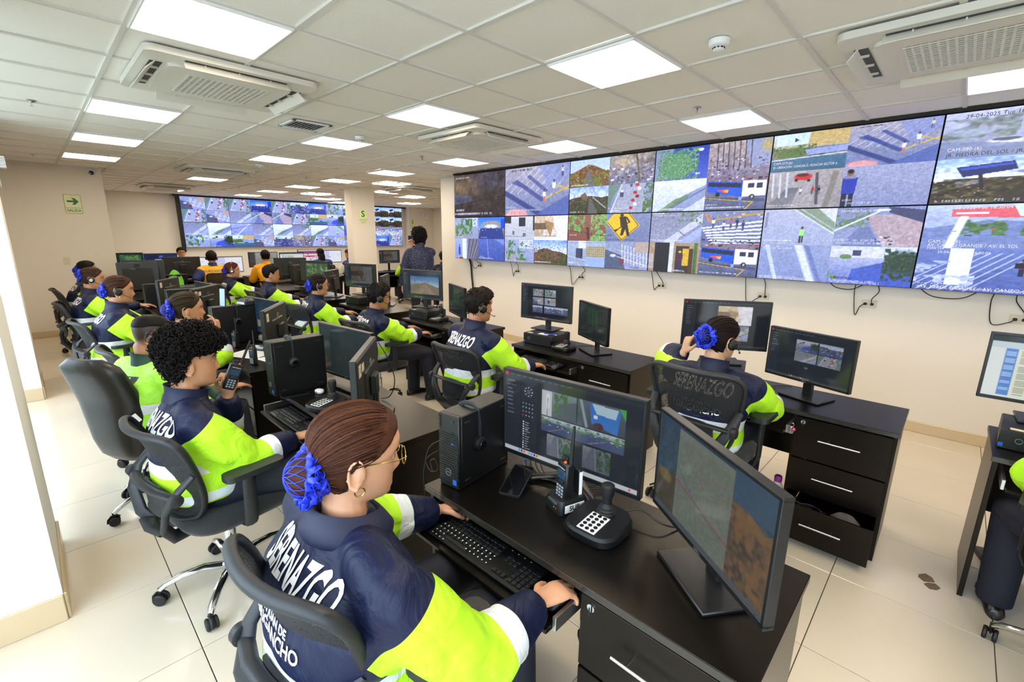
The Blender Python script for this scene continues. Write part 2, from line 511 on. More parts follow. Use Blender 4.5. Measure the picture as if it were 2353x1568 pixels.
MB().cyl((0, 0, -.012), (0, 0, -.033), .0025, n=8).build('glass_bulb', pmat('red_glass_bulb', 'b02a20', .2), sp)
MB().lathe([(.013, -.036), (.013, -.038)], 12).build('deflector', ALU, sp)
for lab, i, j in (('pendant fire sprinkler above the window aisle at the left edge of the photo', -6.9, -3.51), ('pendant fire sprinkler in the middle of the ceiling before the third side panel', -6.58, 2.48),
                  ('pendant fire sprinkler above the exit wall', -13.2, -3.44), ('small far pendant fire sprinkler above the rear desks', -12.59, 2.44), ('tiny farthest pendant fire sprinkler before the far video wall', -17.78, 2.04)):
    dup(sp, lab, (i * .6, max(j * .6, -2.35), CEIL), 0, 'fire sprinklers')
vt = thing('ceiling_vent', 'small rectangular louvred air vent between ceiling panels', 'vent', (-5.5 * .6, -.5 * .6, CEIL - .002))
vf = MB()
for sx, sy, lx, ly in ((0, 1, .36, .03), (0, -1, .36, .03), (1, 0, .03, .36), (-1, 0, .03, .36)):
    vf.box((sx * .165, sy * .165, -.006), (lx, ly, .012), bev=.002)
vf.build('frame', WHP, vt)
MB().box((0, 0, -.001), (.3, .3, .002)).build('backing', ACD, vt, smooth=None)
for k in range(9):
    MB().box((0, -.13 + k * .0325, -.006), (.3, .02, .002), M=RX(.7)).build('slat', pmat('vent_grey', 'b9bac0', .4), vt, smooth=None)
# ================================================================== pictures on screens (painted as colour attributes of a fine grid)
class Pic:
    def __init__(s, w, h, c='808080', seed=0):
        s.w, s.h = w, h
        s.a = np.ones((h, w, 3)) * np.array(s.c(c))
        yy, xx = np.mgrid[0:h, 0:w]
        s.x = (xx + .5) / w; s.y = (yy + .5) / h          # y down
        s.r = np.random.RandomState(seed)
    @staticmethod
    def c(c):
        return [int(c[i:i + 2], 16) / 255 for i in (0, 2, 4)] if isinstance(c, str) else list(c)
    def put(s, m, c, k=1.0):
        m = np.clip(m * k, 0, 1)[..., None]; s.a = s.a * (1 - m) + np.array(s.c(c)) * m; return s
    def grad(s, c0, c1, y0=0., y1=1.):
        t = np.clip((s.y - y0) / (y1 - y0), 0, 1)[..., None]
        m = ((s.y >= y0) & (s.y <= y1))[..., None]
        g = np.array(s.c(c0)) * (1 - t) + np.array(s.c(c1)) * t
        s.a = np.where(m, g, s.a); return s
    def rect(s, x0, y0, x1, y1, c, k=1.):
        return s.put(((s.x >= x0) & (s.x <= x1) & (s.y >= y0) & (s.y <= y1)).astype(float), c, k)
    def ell(s, cx, cy, rx, ry, c, k=1., soft=.15):
        d = np.sqrt(((s.x - cx) / rx) ** 2 + ((s.y - cy) / ry) ** 2)
        return s.put(np.clip((1 - d) / soft, 0, 1), c, k)
    def poly(s, P, c, k=1.):
        ins = np.zeros_like(s.x, bool); n = len(P)
        for i in range(n):
            (x0, y0), (x1, y1) = P[i], P[(i + 1) % n]
            if y0 == y1: continue
            cond = ((y0 > s.y) != (y1 > s.y)) & (s.x < (x1 - x0) * (s.y - y0) / (y1 - y0) + x0)
            ins ^= cond
        return s.put(ins.astype(float), c, k)
    def line(s, x0, y0, x1, y1, wd, c, k=1.):
        dx, dy = x1 - x0, y1 - y0; L = dx * dx + dy * dy + 1e-9
        t = np.clip(((s.x - x0) * dx + (s.y - y0) * dy) / L, 0, 1)
        d = np.hypot(s.x - x0 - t * dx, s.y - y0 - t * dy)
        return s.put(np.clip((wd - d) / (wd * .5) + .5, 0, 1), c, k)
    def field(s, n):
        g = s.r.rand(n, int(n * 1.6) + 1)
        gy = s.y * (g.shape[0] - 1); gx = s.x * (g.shape[1] - 1)
        i = np.floor(gy).astype(int).clip(0, g.shape[0] - 2); j = np.floor(gx).astype(int).clip(0, g.shape[1] - 2)
        u = gy - i; v = gx - j; u = u * u * (3 - 2 * u); v = v * v * (3 - 2 * v)
        return g[i, j] * (1 - u) * (1 - v) + g[i + 1, j] * u * (1 - v) + g[i, j + 1] * (1 - u) * v + g[i + 1, j + 1] * u * v
    def noise(s, amp=.1, n=18):
        f = (s.field(n) + s.field(n * 2) * .6) / 1.6 - .5
        s.a = np.clip(s.a * (1 + 2 * amp * f[..., None]), 0, 1); return s
    def clump(s, c0, c1, x0, y0, x1, y1, th=.5, n=10):
        f = s.field(n) * .6 + s.field(n * 2) * .4
        m = np.clip((f - th) * 8, 0, 1) * ((s.x > x0) & (s.x < x1) & (s.y > y0) & (s.y < y1))
        g = s.field(n * 3)[..., None]
        col = np.array(s.c(c0)) * (1 - g) + np.array(s.c(c1)) * g
        m = m[..., None]; s.a = s.a * (1 - m) + col * m; return s
    def bits(s, n, y0, y1, cols, sz=(.008, .03), x0=0., x1=1.):
        for _ in range(n):
            x, y = s.r.uniform(x0, x1), s.r.uniform(y0, y1); w_, h_ = s.r.uniform(*sz, 2)
            s.rect(x, y, x + w_, y + h_, cols[s.r.randint(len(cols))], .85)
        return s
    def caption(s, x, y, n, c='f4f4f8', hgt=.035, wd=.013):
        for k in range(n):
            if s.r.rand() < .15: continue
            for q in range(2):
                s.rect(x + k * wd * 1.25, y + q * hgt * .5, x + k * wd * 1.25 + wd * s.r.uniform(.5, 1), y + q * hgt * .5 + hgt * .36, c, .75)
        return s
    def person(s, x, y, h, top, leg='3a3f58', skin='7a5a48'):
        w_ = h * .16 * s.h / s.w
        s.ell(x, y + h * .1, w_ * .55, h * .1, skin, soft=.5).ell(x, y + h * .05, w_ * .5, h * .06, '221c1c', soft=.5)
        s.poly([(x - w_, y + h * .2), (x + w_, y + h * .2), (x + w_ * .8, y + h * .58), (x - w_ * .8, y + h * .58)], top)
        s.rect(x - w_ * .75, y + h * .56, x - w_ * .1, y + h, leg).rect(x + w_ * .1, y + h * .56, x + w_ * .75, y + h * .97, leg)
        return s
    def tint(s, r, g, b):
        s.a = np.clip(s.a * np.array([r, g, b]), 0, 1); return s

# ---- the street views
def f_dark(p):
    p.grad('4c433f', '3a3034').ell(.15, .3, .5, .35, '9c7a52', .6, 1.).ell(.75, .2, .5, .3, '50506a', .6, 1.).poly([(0, .45), (.35, .5), (.4, .62), (0, .7)], '55648c', .6)
    p.line(0, .7, 1, .55, .006, '221e20').line(0, .82, 1, .6, .006, '221e20').noise(.35, 8).noise(.2, 22).caption(.02, .8, 8, 'c8c8d0', .05, .02).caption(.02, .9, 30, 'c8c8d0', .05, .02)
def f_cross(p):
    p.grad('b0aab2', '7884a8').noise(.1, 26)
    for k in range(7): p.line(-.05 + k * .13, .5 + k * .02, .4 + k * .11, .02, .008, 'c8cbdc', .75)
    p.poly([(.55, 0), (1, 0), (1, .25), (.7, .5)], '8795c4', .6)
    p.line(.2, .28, .6, .68, .035, '46528a', .85).line(.15, .3, .35, .42, .03, '46528a', .7).line(.4, .2, .66, .5, .03, '4a5690', .8)
    p.line(0, .5, .55, .95, .045, '3f4a80', .9).line(.66, .66, 1, .45, .012, 'd8b94a').line(.8, .4, 1, .52, .01, 'd8b94a')
    p.poly([(.55, .95), (1, .6), (1, 1), (.5, 1)], '5a6ba8', .8).ell(.2, .97, .22, .14, 'e8a8a0', .9, .3)
    p.person(.64, .48, .26, 'e8e0e4', 'c07a6a').person(.78, .3, .3, 'e4e4f0', '8c8ca8').person(.9, .05, .2, 'd8d0b0', '5a5a80').caption(.1, .04, 18, '26262c')
def f_hill(p, dome=False):
    p.grad('7da3e8', 'dfe6f6', 0, .5).grad('7a6a42', '4f4a38', .45, 1)
    t = np.exp(-((p.x - .5) / .35) ** 2)
    p.put((p.y > .52 - .3 * t).astype(float), '7d5f3e').noise(.2, 20)
    p.clump('c89a66', '6f4c34', 0, .15, 1, .6, .5, 14).clump('5f7a34', '93a04c', 0, .5, 1, 1, .52, 9)
    p.put((p.y < .5 - .3 * t).astype(float), 'c2d4f4', .9)
    p.poly([(.46, .35), (.52, .35), (.68, 1), (.36, 1)], '77756e', .9)
    p.bits(25, .4, .8, ['e8dcc0', 'b07850', 'd8c8a8'], (.006, .03)).caption(.03, .9, 26)
    if dome: p.put(((p.y < .4 + .2 * (p.x - .5) ** 2) & (p.x > .4)).astype(float), '8fb0ea', .4).ell(.3, .45, .25, .2, '5c4a36', .8)
def f_hill2(p):
    p.grad('9db6ea', 'd8e2f6', 0, .5)
    p.put((p.y > .34 + .5 * (p.x - .45) ** 2).astype(float), '5c4c38').put((p.y > .62 - .25 * p.x).astype(float), '4a4a38').noise(.25, 14)
    p.poly([(.3, .3), (.42, .2), (.5, .42), (.36, .5)], '7a6a58').clump('6f7a44', '3c4430', .1, .5, 1, 1, .5, 9).poly([(.52, .45), (.58, .45), (.75, 1), (.5, 1)], '6c6a68', .9).line(.62, .4, .95, .8, .01, 'c8c8cc').bits(20, .45, .8, ['d8c8a8', 'a87850'], (.006, .025)).caption(.03, .9, 24)
def f_hill3(p):
    p.grad('86a6e4', 'e2e8f4', 0, .55)
    t = np.exp(-((p.x - .35) / .3) ** 2) * .28 + np.exp(-((p.x - .8) / .2) ** 2) * .12
    p.put((p.y > .62 - t).astype(float), '6c5844').noise(.25, 18).clump('a8886c', '544434', 0, .3, .7, .8, .5, 14).clump('5c6c3c', '3c4c30', .3, .55, 1, 1, .5, 9).caption(.05, .9, 22)
def f_traffic(p):
    p.grad('9aa6c8', '8088a6').poly([(.3, 0), (.8, 0), (.95, 1), (.05, 1)], 'a7abb8').noise(.1, 20).poly([(0, 0), (.3, 0), (0, .8)], '6f8a70', .8)
    p.line(.32, 0, .08, 1, .008, 'e4e6ee').rect(.28, .25, .36, .45, '4a5578').rect(.29, .2, .35, .28, 'dfe4f2').rect(.5, .02, .55, .12, '55607c')
    for k in range(7): p.ell(.66 - .02 * k + (k % 2) * .07, .05 + k * .13, .05, .065, ['c23a30', 'e8e4e4', 'b8342c', '8c2a2a'][k % 4], 1, .3)
    p.clump('4c6a48', '7c8f5c', .8, 0, 1, 1, .45).caption(.05, .9, 16)
def f_yard(p):
    p.grad('9c9284', '7a7a90').noise(.25, 9).ell(.35, .25, .3, .25, 'c8b490', .8, .8).bits(60, .3, .95, ['e8e8f0', '2e3040', '5f6a9c', '8c5a48', 'b8bcd0'], (.01, .08)).line(.6, 0, .7, .9, .02, '6a5c48').noise(.2, 20)
def f_tree(p):
    p.grad('4052a4', '5a6cc0').poly([(0, 0), (.35, 0), (.2, 1), (0, 1)], '8c98b4').ell(.42, .55, .38, .5, '6d9c74', 1, .3).clump('a8cfa0', '3f6a44', .05, .05, .82, 1, .42, 16).ell(.85, .12, .05, .05, 'e4e8f4').rect(.78, .8, .86, .85, 'e4e8f4', .7)
def f_crowd(p):
    p.grad('b8a89c', '8a8294').noise(.2, 12).poly([(.6, 0), (1, 0), (1, .7), (.7, .8)], '94a0c0', .8)
    for k in range(7): p.line(.15 + k * .09, .02, .17 + k * .09, .8, .008, '4c4854')
    p.bits(120, .45, .98, ['302c3c', 'c8b0a0', 'e6e2ea', '5868a0', '9c4038', '404468'], (.008, .045)).ell(.95, .2, .15, .25, 'c8ae58', .7, .7)
def f_blur(p):
    p.grad('e6e8f2', 'c8d0e4').poly([(.2, 1), (.6, .5), (1, .2), (1, .55), (.6, 1)], '8f9ab8', .9).poly([(.1, 1), (.45, .6), (.75, .45), (.6, .7), (.3, 1)], '6f8c58', .8).line(.3, .95, 1, .3, .02, '6a7698', .8).noise(.06, 10).caption(.05, .9, 34)
def f_bus(p):
    p.grad('8c7c88', '77778a').grad('70768e', '5f6680', .5, 1.).noise(.12, 16).bits(26, .0, .2, ['d8d0d8', '3a3444', 'b84038', '6a5848'], (.01, .07))
    p.poly([(.02, .12), (.62, .2), (.62, .62), (.04, .45)], '2f62c8').poly([(.62, .16), (.98, .18), (.98, .6), (.62, .62)], 'ecedf4').poly([(.05, .16), (.6, .23), (.6, .36), (.05, .28)], '27324f')
    p.rect(.7, .24, .8, .38, '38405c').rect(.84, .25, .93, .4, '38405c').poly([(.2, .4), (.38, .38), (.34, .5)], 'e0563c').poly([(.3, .42), (.4, .4), (.38, .5)], 'e8b43c')
    p.ell(.78, .63, .045, .08, '1e1e26').ell(.78, .63, .022, .04, 'b8b8c0').ell(.22, .53, .04, .07, '1e1e26').poly([(0, .6), (.98, .7), (.98, .78), (0, .66)], '4d536c', .8)
    p.line(0, .62, .8, .78, .012, 'd0a848').line(.8, .78, .68, 1, .012, 'd0a848').person(.6, .56, .3, '8fa4d8', '6478b0').caption(.04, .9, 40)
def f_shrub(p):
    p.grad('c4d6ee', 'b8b090', 0, .4).rect(.5, 0, 1, .35, 'c8b078').rect(.05, .02, .48, .3, 'cfe2f2').poly([(.3, .12), (.36, .18), (.3, .24)], '303848').ell(.3, .5, .32, .16, '5f7a44', 1, .4).ell(.62, .55, .14, .12, '3f5a38').clump('7d9454', '3a5230', 0, .32, .6, .62, .5, 14).poly([(.45, .45), (1, .4), (1, .55), (.5, .6)], '9aa4d0')
    p.grad('4f7890', '3f6a80', .66, 1.).line(.0, .68, 1, .6, .012, 'd4dcea').noise(.08, 20)
def f_car(p):
    p.grad('b0a8a4', '9a9490').poly([(.35, .3), (.75, .2), (.95, 1), (.3, 1)], 'a8a2a0').noise(.1, 20)
    for k in range(14): p.line(.02 + k * .025, .95, .28 + k * .012, .45, .006, '6a6c74', .9)
    for k in range(3): p.line(.06 + k * .1, .05, .08 + k * .1, .7, .014, 'c8ccd8')
    p.ell(.48, .17, .14, .1, 'cc2c34', 1, .3).ell(.47, .12, .09, .05, '40202a', .8).ell(.39, .25, .025, .04, '1c1c22').ell(.56, .27, .025, .04, '1c1c22').line(.66, .1, .7, .9, .02, '5c5660').line(.9, .1, .82, 1, .04, '8d867c')
    p.person(.47, .45, .2, 'e8e8f0', '38384a').person(.63, .42, .22, 'b83040', '34343f').person(.71, .42, .24, '2c2a34', '34343f').caption(.02, .9, 24)
def f_blueman(p):
    p.grad('a4a8be', '8e94b2').noise(.1, 30).line(.1, .1, .9, .5, .004, 'bfc2d4').person(.09, .06, 1.1, '3044a4', '28283a', '8c6650').rect(.03, .22, .16, .3, '8c8ca4', .9).caption(.04, .82, 8).caption(.1, .9, 20)
def f_haze(p):
    p.grad('c4c6d2', '8c96b0').noise(.12, 8).poly([(.45, .1), (.75, .2), (.75, .8), (.5, .8)], 'c0a48e', .8).poly([(.68, .05), (1, .1), (1, .6), (.68, .5)], 'd0b09c', .8).rect(.78, .3, .9, .7, 'e4d8d4', .8).line(.4, .1, .42, .75, .012, 'dfe4ee').clump('6f7a74', '9aa4a8', 0, .15, .35, .6, .45, 9)
    p.ell(.3, .68, .1, .1, 'e4e6ee', 1, .4).ell(.3, .64, .07, .04, '50586c', .9).poly([(0, .6), (.4, .75), (.3, 1), (0, 1)], '7e8aa6', .7).ell(.12, .45, .1, .08, 'a8b4c4', .7)
def f_stadium(p):
    p.grad('9db8ea', 'eaf0fa', 0, .5)
    p.put((p.y > .36 + .18 * (p.x - .75) ** 2 * 4).astype(float), '4a3c30').clump('6f6a44', '2e2a26', 0, .45, 1, 1, .4, 10).noise(.25, 20).bits(60, .45, .9, ['d8ccb8', '8c8c50', 'c8b070'], (.006, .02))
    p.poly([(.1, .2), (.36, .12), (.38, .3), (.14, .42)], '24346c').poly([(.12, .22), (.35, .15), (.36, .2), (.13, .28)], '3c5ab4').line(.22, .38, .24, .7, .01, '2c2a30').line(.52, 0, .5, .9, .008, '5c6070').ell(.52, .02, .06, .02, '48506a').ell(.6, .35, .25, .07, '7a7f88', .8).poly([(.4, .6), (.55, .6), (.8, 1), (.3, 1)], '403830', .8).caption(.03, .92, 26)
def f_billboard(p):
    p.grad('bcc8dc', '96a4c4').poly([(0, .55), (.3, .35), (1, .5), (1, 1), (0, 1)], '808eb8').clump('6c8c58', '48683c', .15, .35, .95, .7, .42, 12).noise(.08, 18).poly([(.13, .1), (1, -.05), (1, .35), (.13, .28)], 'e06a70').poly([(.4, .02), (.66, 0), (.68, .26), (.44, .28)], 'd4e6f2').line(.19, .28, .14, 1, .022, 'e8edf6').rect(.15, .18, .3, .22, 'f4e4e6').bits(14, .5, .7, ['c85838', '38503c', 'e0e0e8'], (.01, .04)).line(.5, .8, 1, .62, .01, 'c4cce0')
def f_bollard(p):
    p.grad('7080b4', '5a6aa4').noise(.08, 16)
    for k in range(7): p.line(-.1 + k * .06, 1, .25 + k * .05, .1, .006, 'c8d0e8', .8)
    p.rect(.16, 0, .27, .85, 'e8ecf6').clump('dfe4f2', '8c9cc4', .0, .3, .3, .9, .55, 10).line(.72, .1, .67, .62, .022, 'ecd84c').line(.7, .3, .69, .42, .022, 'e8e8ee').line(.68, .55, .675, .65, .022, '38384a').ell(.74, .09, .035, .09, 'f0d83c')
    p.person(.5, .22, .38, '8c2a34', '22284a').rect(.47, .3, .53, .42, '22242e').person(.8, .1, .34, 'e4e4f0', '3f5aa8').person(.92, .2, .32, 'eaeaf2', '3c5ab0').rect(.88, .26, .93, .36, '26262e').caption(.03, .82, 12).caption(.03, .92, 44)
def f_greencross(p):
    p.grad('9c98a4', 'a8a8b6').noise(.1, 22).poly([(.0, 0), (.4, 0), (.3, 1), (0, 1)], 'bfc2d2', .7).clump('76906c', '4c6a48', .3, 0, .55, .6, .5, 10)
def f_curb(p):
    p.grad('8f92a2', '9ca0b4').noise(.16, 28).poly([(.25, 1), (.75, .38), (1, .05), (1, .35), (.6, .8), (.5, 1)], 'c9cad0').poly([(.55, 1), (1, .45), (1, .75), (.8, 1)], 'a8b4dc').line(.58, .62, .68, .75, .012, '6c707c').clump('5c7c58', '7c986c', .5, 0, 1, .4, .56, 12).caption(.02, .02, 20).caption(.02, .88, 40)
def f_zebra(p):
    p.grad('8890aa', '70789a').noise(.08, 18)
    for k in range(7): p.poly([(.0 + k * .03, .5 + k * .075), (1, .3 + k * .115), (1, .35 + k * .115), (.0 + k * .03, .545 + k * .075)], 'e9ebf4')
    p.line(.1, .3, 1, .08, .02, 'c8a04c').line(.05, .1, .12, .3, .02, 'd08848')
    for x, t in ((.2, 'f0f0f4'), (.38, 'e8d8c8'), (.6, '38405c'), (.7, '404a78'), (.5, 'c86a5c')): p.person(x, .25 + .05 * math.sin(x * 20), .3, t, '55607c')
    p.bits(20, .02, .2, ['e0a83c', 'd8d8e0'], (.01, .05)).bits(40, .85, 1, ['2a2c3c', 'c8c8d4', '485078'], (.01, .06))
def f_botica(p):
    p.grad('b09a7c', 'a48c70').rect(.12, 0, .42, 1, '2c2a2e').rect(.42, 0, .5, 1, 'd8dce8').rect(.55, .12, .8, 1, '4c4036').rect(.68, .2, .8, .75, 'd8b440').rect(.8, .2, .88, 1, '5c4634').rect(.89, 0, .95, 1, '3f7c4c').person(.63, .24, .72, '5a3448', '3c3c5c').ell(.63, .3, .03, .04, 'd8c040').rect(.0, .4, .1, .9, 'b8b0a8').noise(.08, 20).caption(.44, .9, 12)
def f_runner(p):
    p.grad('b8bccb', 'a8aec4').noise(.05, 14).poly([(.4, 0), (.95, 0), (1, .6), (.95, .6)], '90a084').poly([(.75, 0), (1, 0), (1, .4)], 'd4d8e4').line(.42, 0, 1, .68, .01, 'dfe2ea').line(.52, 0, 1, .58, .008, 'c4c8d0').person(.57, .48, .45, 'a4e08c', '3c4a44').line(.05, .1, .04, .5, .02, '8c889c', .8).caption(.02, .85, 26)
def f_lamp(p):
    p.grad('8c94b4', '9ca2bc').poly([(.35, .2), (1, .2), (1, 1), (.62, 1)], 'b8a4a8').noise(.1, 18).clump('5f7458', '8ca084', 0, .05, .4, .5, .45, 10).poly([(.6, 0), (1, .1), (1, .4), (.62, .15)], '4c5070').line(0, .6, .5, .12, .015, 'dfe4f2').ell(.55, .08, .09, .035, 'e4e8f4').poly([(.1, 1), (.3, .5), (.42, .5), (.6, 1)], '7a84aa').bits(20, .7, .95, ['2c2c40', 'd8d8e4'], (.01, .04), .5, .7).caption(.02, .02, 22, '2a2a32').caption(.02, .82, 30)
def f_poles(p):
    p.grad('9aa4c0', '8c98bc').noise(.05, 8).line(.1, 0, .28, 1, .03, 'c8d0e4').line(.55, 0, .78, 1, .055, 'd8deee').line(.66, 0, .9, 1, .03, '7684b0').caption(.02, .02, 22).caption(.02, .9, 34)
def f_street(p):
    p.grad('c4d2ec', 'dfe6f4', 0, .2).grad('b8bccc', '6f80c0', .2, 1).rect(0, .05, .65, .3, 'd4d4dc').rect(.28, .1, .38, .25, '48506c').poly([(.3, .6), (.65, .4), (1, .55), (1, 1), (.25, 1)], '4860b4', .9).ell(.88, .4, .25, .35, '34493a', 1, .4).clump('4f6a48', '26362c', .65, .05, 1, .85, .45, 14).ell(.2, .28, .08, .07, '6c8c5c').clump('6f8c58', '9ca884', 0, .3, .12, .9, .5, 8).noise(.08, 18).caption(.04, .82, 14, '2a2a34').caption(.04, .9, 34)
def f_treest(p):
    p.grad('a8b0cc', '98a0bc').poly([(.0, .3), (.4, .6), (.8, 1), (0, 1)], 'a4a2b0').rect(.5, .02, .95, .4, 'ccd2e0').bits(14, .06, .34, ['707c98'], (.02, .06), .52, .92).clump('6ea05c', '3c6c3c', .05, .05, .75, .9, .48, 8).noise(.1, 20).caption(.05, .88, 20)
def f_arena(p):
    p.grad('3f7ae0', '7aa4ec', 0, .5).ell(.5, .35, .38, .2, 'a09c98').ell(.5, .42, .26, .1, 'dfe2ea').poly([(.1, .5), (.9, .5), (1, 1), (0, 1)], '3a4c8c').rect(.86, .1, 1, .5, '2854c4').bits(30, .4, .6, ['26304c', 'c8d0e4'], (.01, .05)).noise(.1, 18).caption(.1, .9, 16)
def f_pole2(p):
    p.grad('a8b4d0', '8c98bc').rect(.32, 0, .5, 1, 'e0e6f4').person(.2, .3, .5, '2c4ac4', '3850b8').rect(.55, 0, 1, 1, '5c6274', .8)
    for k in range(12): p.line(.5 + k * .03, 1, .6 + k * .05, 0, .008, ['a8acb8', '3c4050', 'c89080'][k % 3], .8)
    p.rect(.2, .9, .35, 1, 'b83c34').caption(.02, .88, 20)
def f_bluerd(p):
    p.grad('6478b8', '4c60a4').noise(.1, 14).line(.35, 0, .4, .9, .01, '94a4d4').poly([(.6, 0), (1, 0), (1, .3)], '8c9cd0', .8).caption(.04, .82, 10).caption(.04, .9, 34)
def f_bldg(p):
    p.grad('d4d2d0', 'bcc0c4').rect(.48, .05, .7, .42, '364248').rect(.0, .0, .22, .3, '38444a').rect(.26, .62, .34, .78, '707880').rect(.62, .7, .72, .86, '707880').rect(.95, 0, 1, .6, '38444a').line(0, .25, 1, .6, .004, '9a9aa0').line(0, .4, 1, .75, .004, '9a9aa0').caption(.02, .84, 40, '30303a')
def f_sandy(p):
    p.grad('d8c4a8', 'b8a488').poly([(.55, 0), (1, 0), (1, 1), (.7, 1)], 'e8e6ee').rect(.0, .3, .5, .55, '7c6a54').rect(.28, .55, .7, .8, 'ddd2c6').poly([(.3, .2), (.6, .3), (.5, .9)], 'a88c64').noise(.12, 10).rect(0, .86, 1, 1, 'e6e8f2').caption(.05, .88, 22, '3a3a44')
def f_leaf(p):
    p.grad('9a6a5c', '8c5c50').clump('9cc474', '5c8c4c', 0, 0, .45, .7, .4, 10).clump('a8cc80', '6c9454', .6, 0, 1, 1, .38, 10).line(.55, .9, .52, .5, .03, '5c3a38').line(0, .6, 1, .8, .012, '6a4440').line(.2, .7, 1, .5, .01, '7a504a').caption(.05, .75, 12).caption(.05, .83, 30)
def f_sign(p):
    p.grad('8a92ac', '7c86a4').noise(.06, 16)
    p.poly([(.36, -.35), (.77, .42), (.38, .98), (.0, .3)], 'e8c23c')
    for a, b in (((.36, -.3), (.74, .42)), ((.74, .42), (.38, .93)), ((.38, .93), (.03, .3))): p.line(*a, *b, .008, '54402c')
    p.ell(.36, .06, .045, .06, '4a3c34').poly([(.3, .12), (.45, .1), (.5, .4), (.36, .42)], '4a3c34').poly([(.38, .4), (.5, .4), (.56, .78), (.5, .8), (.45, .55), (.4, .78), (.34, .77)], '4a3c34')
    p.line(.47, .14, .54, .3, .02, '4a3c34').line(.54, .3, .3, .52, .014, '4a3c34').line(.33, .16, .36, .45, .018, '4a3c34').poly([(.17, .58), (.32, .52), (.24, .64)], '4a3c34')
    p.caption(.03, .75, 8, '40404a').caption(.03, .83, 44, '40404a')
def f_fence(p):
    p.grad('b0bccc', '98a4bc').rect(.3, 0, .5, .3, 'dfe4ec').rect(.24, .3, .42, .7, '4c5468').rect(.5, .2, 1, .62, 'b8ac8c')
    for k in range(9):
        for q in range(5): p.ell(.54 + k * .052, .26 + q * .08, .018, .026, '8c8264')
    p.rect(.5, .62, 1, 1, 'a0b4d8').line(0, .1, 1, .05, .006, '707890').line(0, .6, .5, .75, .008, 'e0e4ee').rect(.38, .35, .42, .62, '282c38').caption(.05, .86, 10, 'f0f0f4', .05).caption(.3, .92, 4, 'f0f0f4', .05)
def f_posts(p):
    p.grad('98a0b4', 'a0a4c0').poly([(0, .3), (.4, .5), (.5, 1), (0, 1)], '60687c').noise(.1, 18)
    for k in range(9): p.line(.4 + k * .07, .1 + k * .03, .42 + k * .07, .75 + k * .02, .007, 'e4e6f0')
    p.line(.3, .3, 1, .6, .01, 'd4d8e8').line(.3, .55, 1, .85, .01, 'dfe2ee').ell(.2, .52, .09, .07, 'd4daea', 1, .4).rect(.7, 0, .98, .4, 'bfa890', .8).rect(.36, .62, .46, .8, '8a4a54').caption(.6, .9, 20, '3a3a48')
def f_panorama(p):
    s_ = p.r.randint(0, 9)
    p.grad('b8c8ee', 'eef2fc', 0, .35).grad('6f78a4', '525c92', .3, 1).clump('6c7c74', '3c4660', 0, .2, 1, .6, .46, 8).noise(.12, 14).poly([(.1 + .05 * s_, 1), (.3 + .04 * s_, .4), (.42 + .04 * s_, .4), (.75, 1)], '4a5284', .9)
    p.bits(40, .3, .8, ['e6eaf8', '2c3454', '7a4c48', '4c64b4', 'a8b4d8', 'c8b080'], (.02, .09)).caption(.05, .88, 18)
def f_plain(p):
    p.grad('aab2d0', '8c96bc').noise(.06, 8).line(p.r.uniform(0, 1), 0, p.r.uniform(0, 1), 1, .03, 'd8dcec', .9).line(0, p.r.uniform(.3, 1), 1, p.r.uniform(0, .6), .02, '5c6898', .9).bits(8, .3, .8, ['e6eaf8', 'b0403c', '303a60'], (.02, .06)).caption(.1, .9, 14)

def pic_mesh(name, p, w, h, ox=0., oz=0.):
    """grid in the local XZ plane facing -Y, lower-left corner at (ox, oz)"""
    H, W = p.h, p.w
    me = bpy.data.meshes.new(name)
    xs = ox + w * np.arange(W) / (W - 1); zs = oz + h * (1 - np.arange(H) / (H - 1))
    V = np.zeros((H, W, 3)); V[..., 0] = xs[None, :]; V[..., 2] = zs[:, None]
    idx = np.arange(H * W).reshape(H, W)
    F = np.stack([idx[1:, :-1], idx[1:, 1:], idx[:-1, 1:], idx[:-1, :-1]], -1).reshape(-1, 4)
    me.vertices.add(H * W); me.vertices.foreach_set('co', V.ravel())
    me.loops.add(F.size); me.loops.foreach_set('vertex_index', F.ravel().astype(np.int32))
    me.polygons.add(len(F)); me.polygons.foreach_set('loop_start', np.arange(0, F.size, 4, dtype=np.int32))
    me.update(calc_edges=True)
    at = me.attributes.new('Col', 'FLOAT_COLOR', 'POINT')
    a = np.clip(p.a, 0, 1); lin = np.where(a <= .04045, a / 12.92, ((a + .055) / 1.055) ** 2.4)
    rgba = np.ones((H, W, 4), np.float32); rgba[..., :3] = lin
    at.data.foreach_set('color', rgba.ravel())
    return me

SCR = screen_mat('video_wall_picture', 1.2, .4, .25)
def paint(fn, w, h, seed=1, **kw):
    p = Pic(w, h, seed=seed); fn(p, **kw); return p

# ---- the big video wall on the right: 2 rows x 6 panels
VX0, VPW, VZ = -5.01, 1.222, (1.30, 1.985, 2.67)
VY = 2.88
BEZ = pmat('panel_bezel_black', '0b0b0e', .35)
D = {}
D[(0, 0)] = [[(f_dark, 0)]]
D[(0, 1)] = [[(f_treest, 1), (f_arena, 1)], [(f_pole2, 1), (f_bluerd, 1)]]
D[(1, 0)] = [[(f_cross, 2)]]
D[(1, 1)] = [[(f_bldg, 1), (f_sandy, 1)], [(f_treest, 5), (f_hill3, 6)]]
D[(2, 0)] = [[(f_hill, 3), (f_yard, 1)], [(f_hill2, 9), (f_traffic, 1)]]
D[(2, 1)] = [[(f_leaf, 1), (f_sign, 1)], [(f_fence, 1), (f_posts, 1)]]
D[(3, 0)] = [[(f_tree, 1), (f_crowd, 1)], [(f_blur, 1), (f_bus, 1)]]
D[(3, 1)] = [[(f_curb, 1), (f_zebra, 1)], [(f_botica, 1), (f_bus, 4)]]
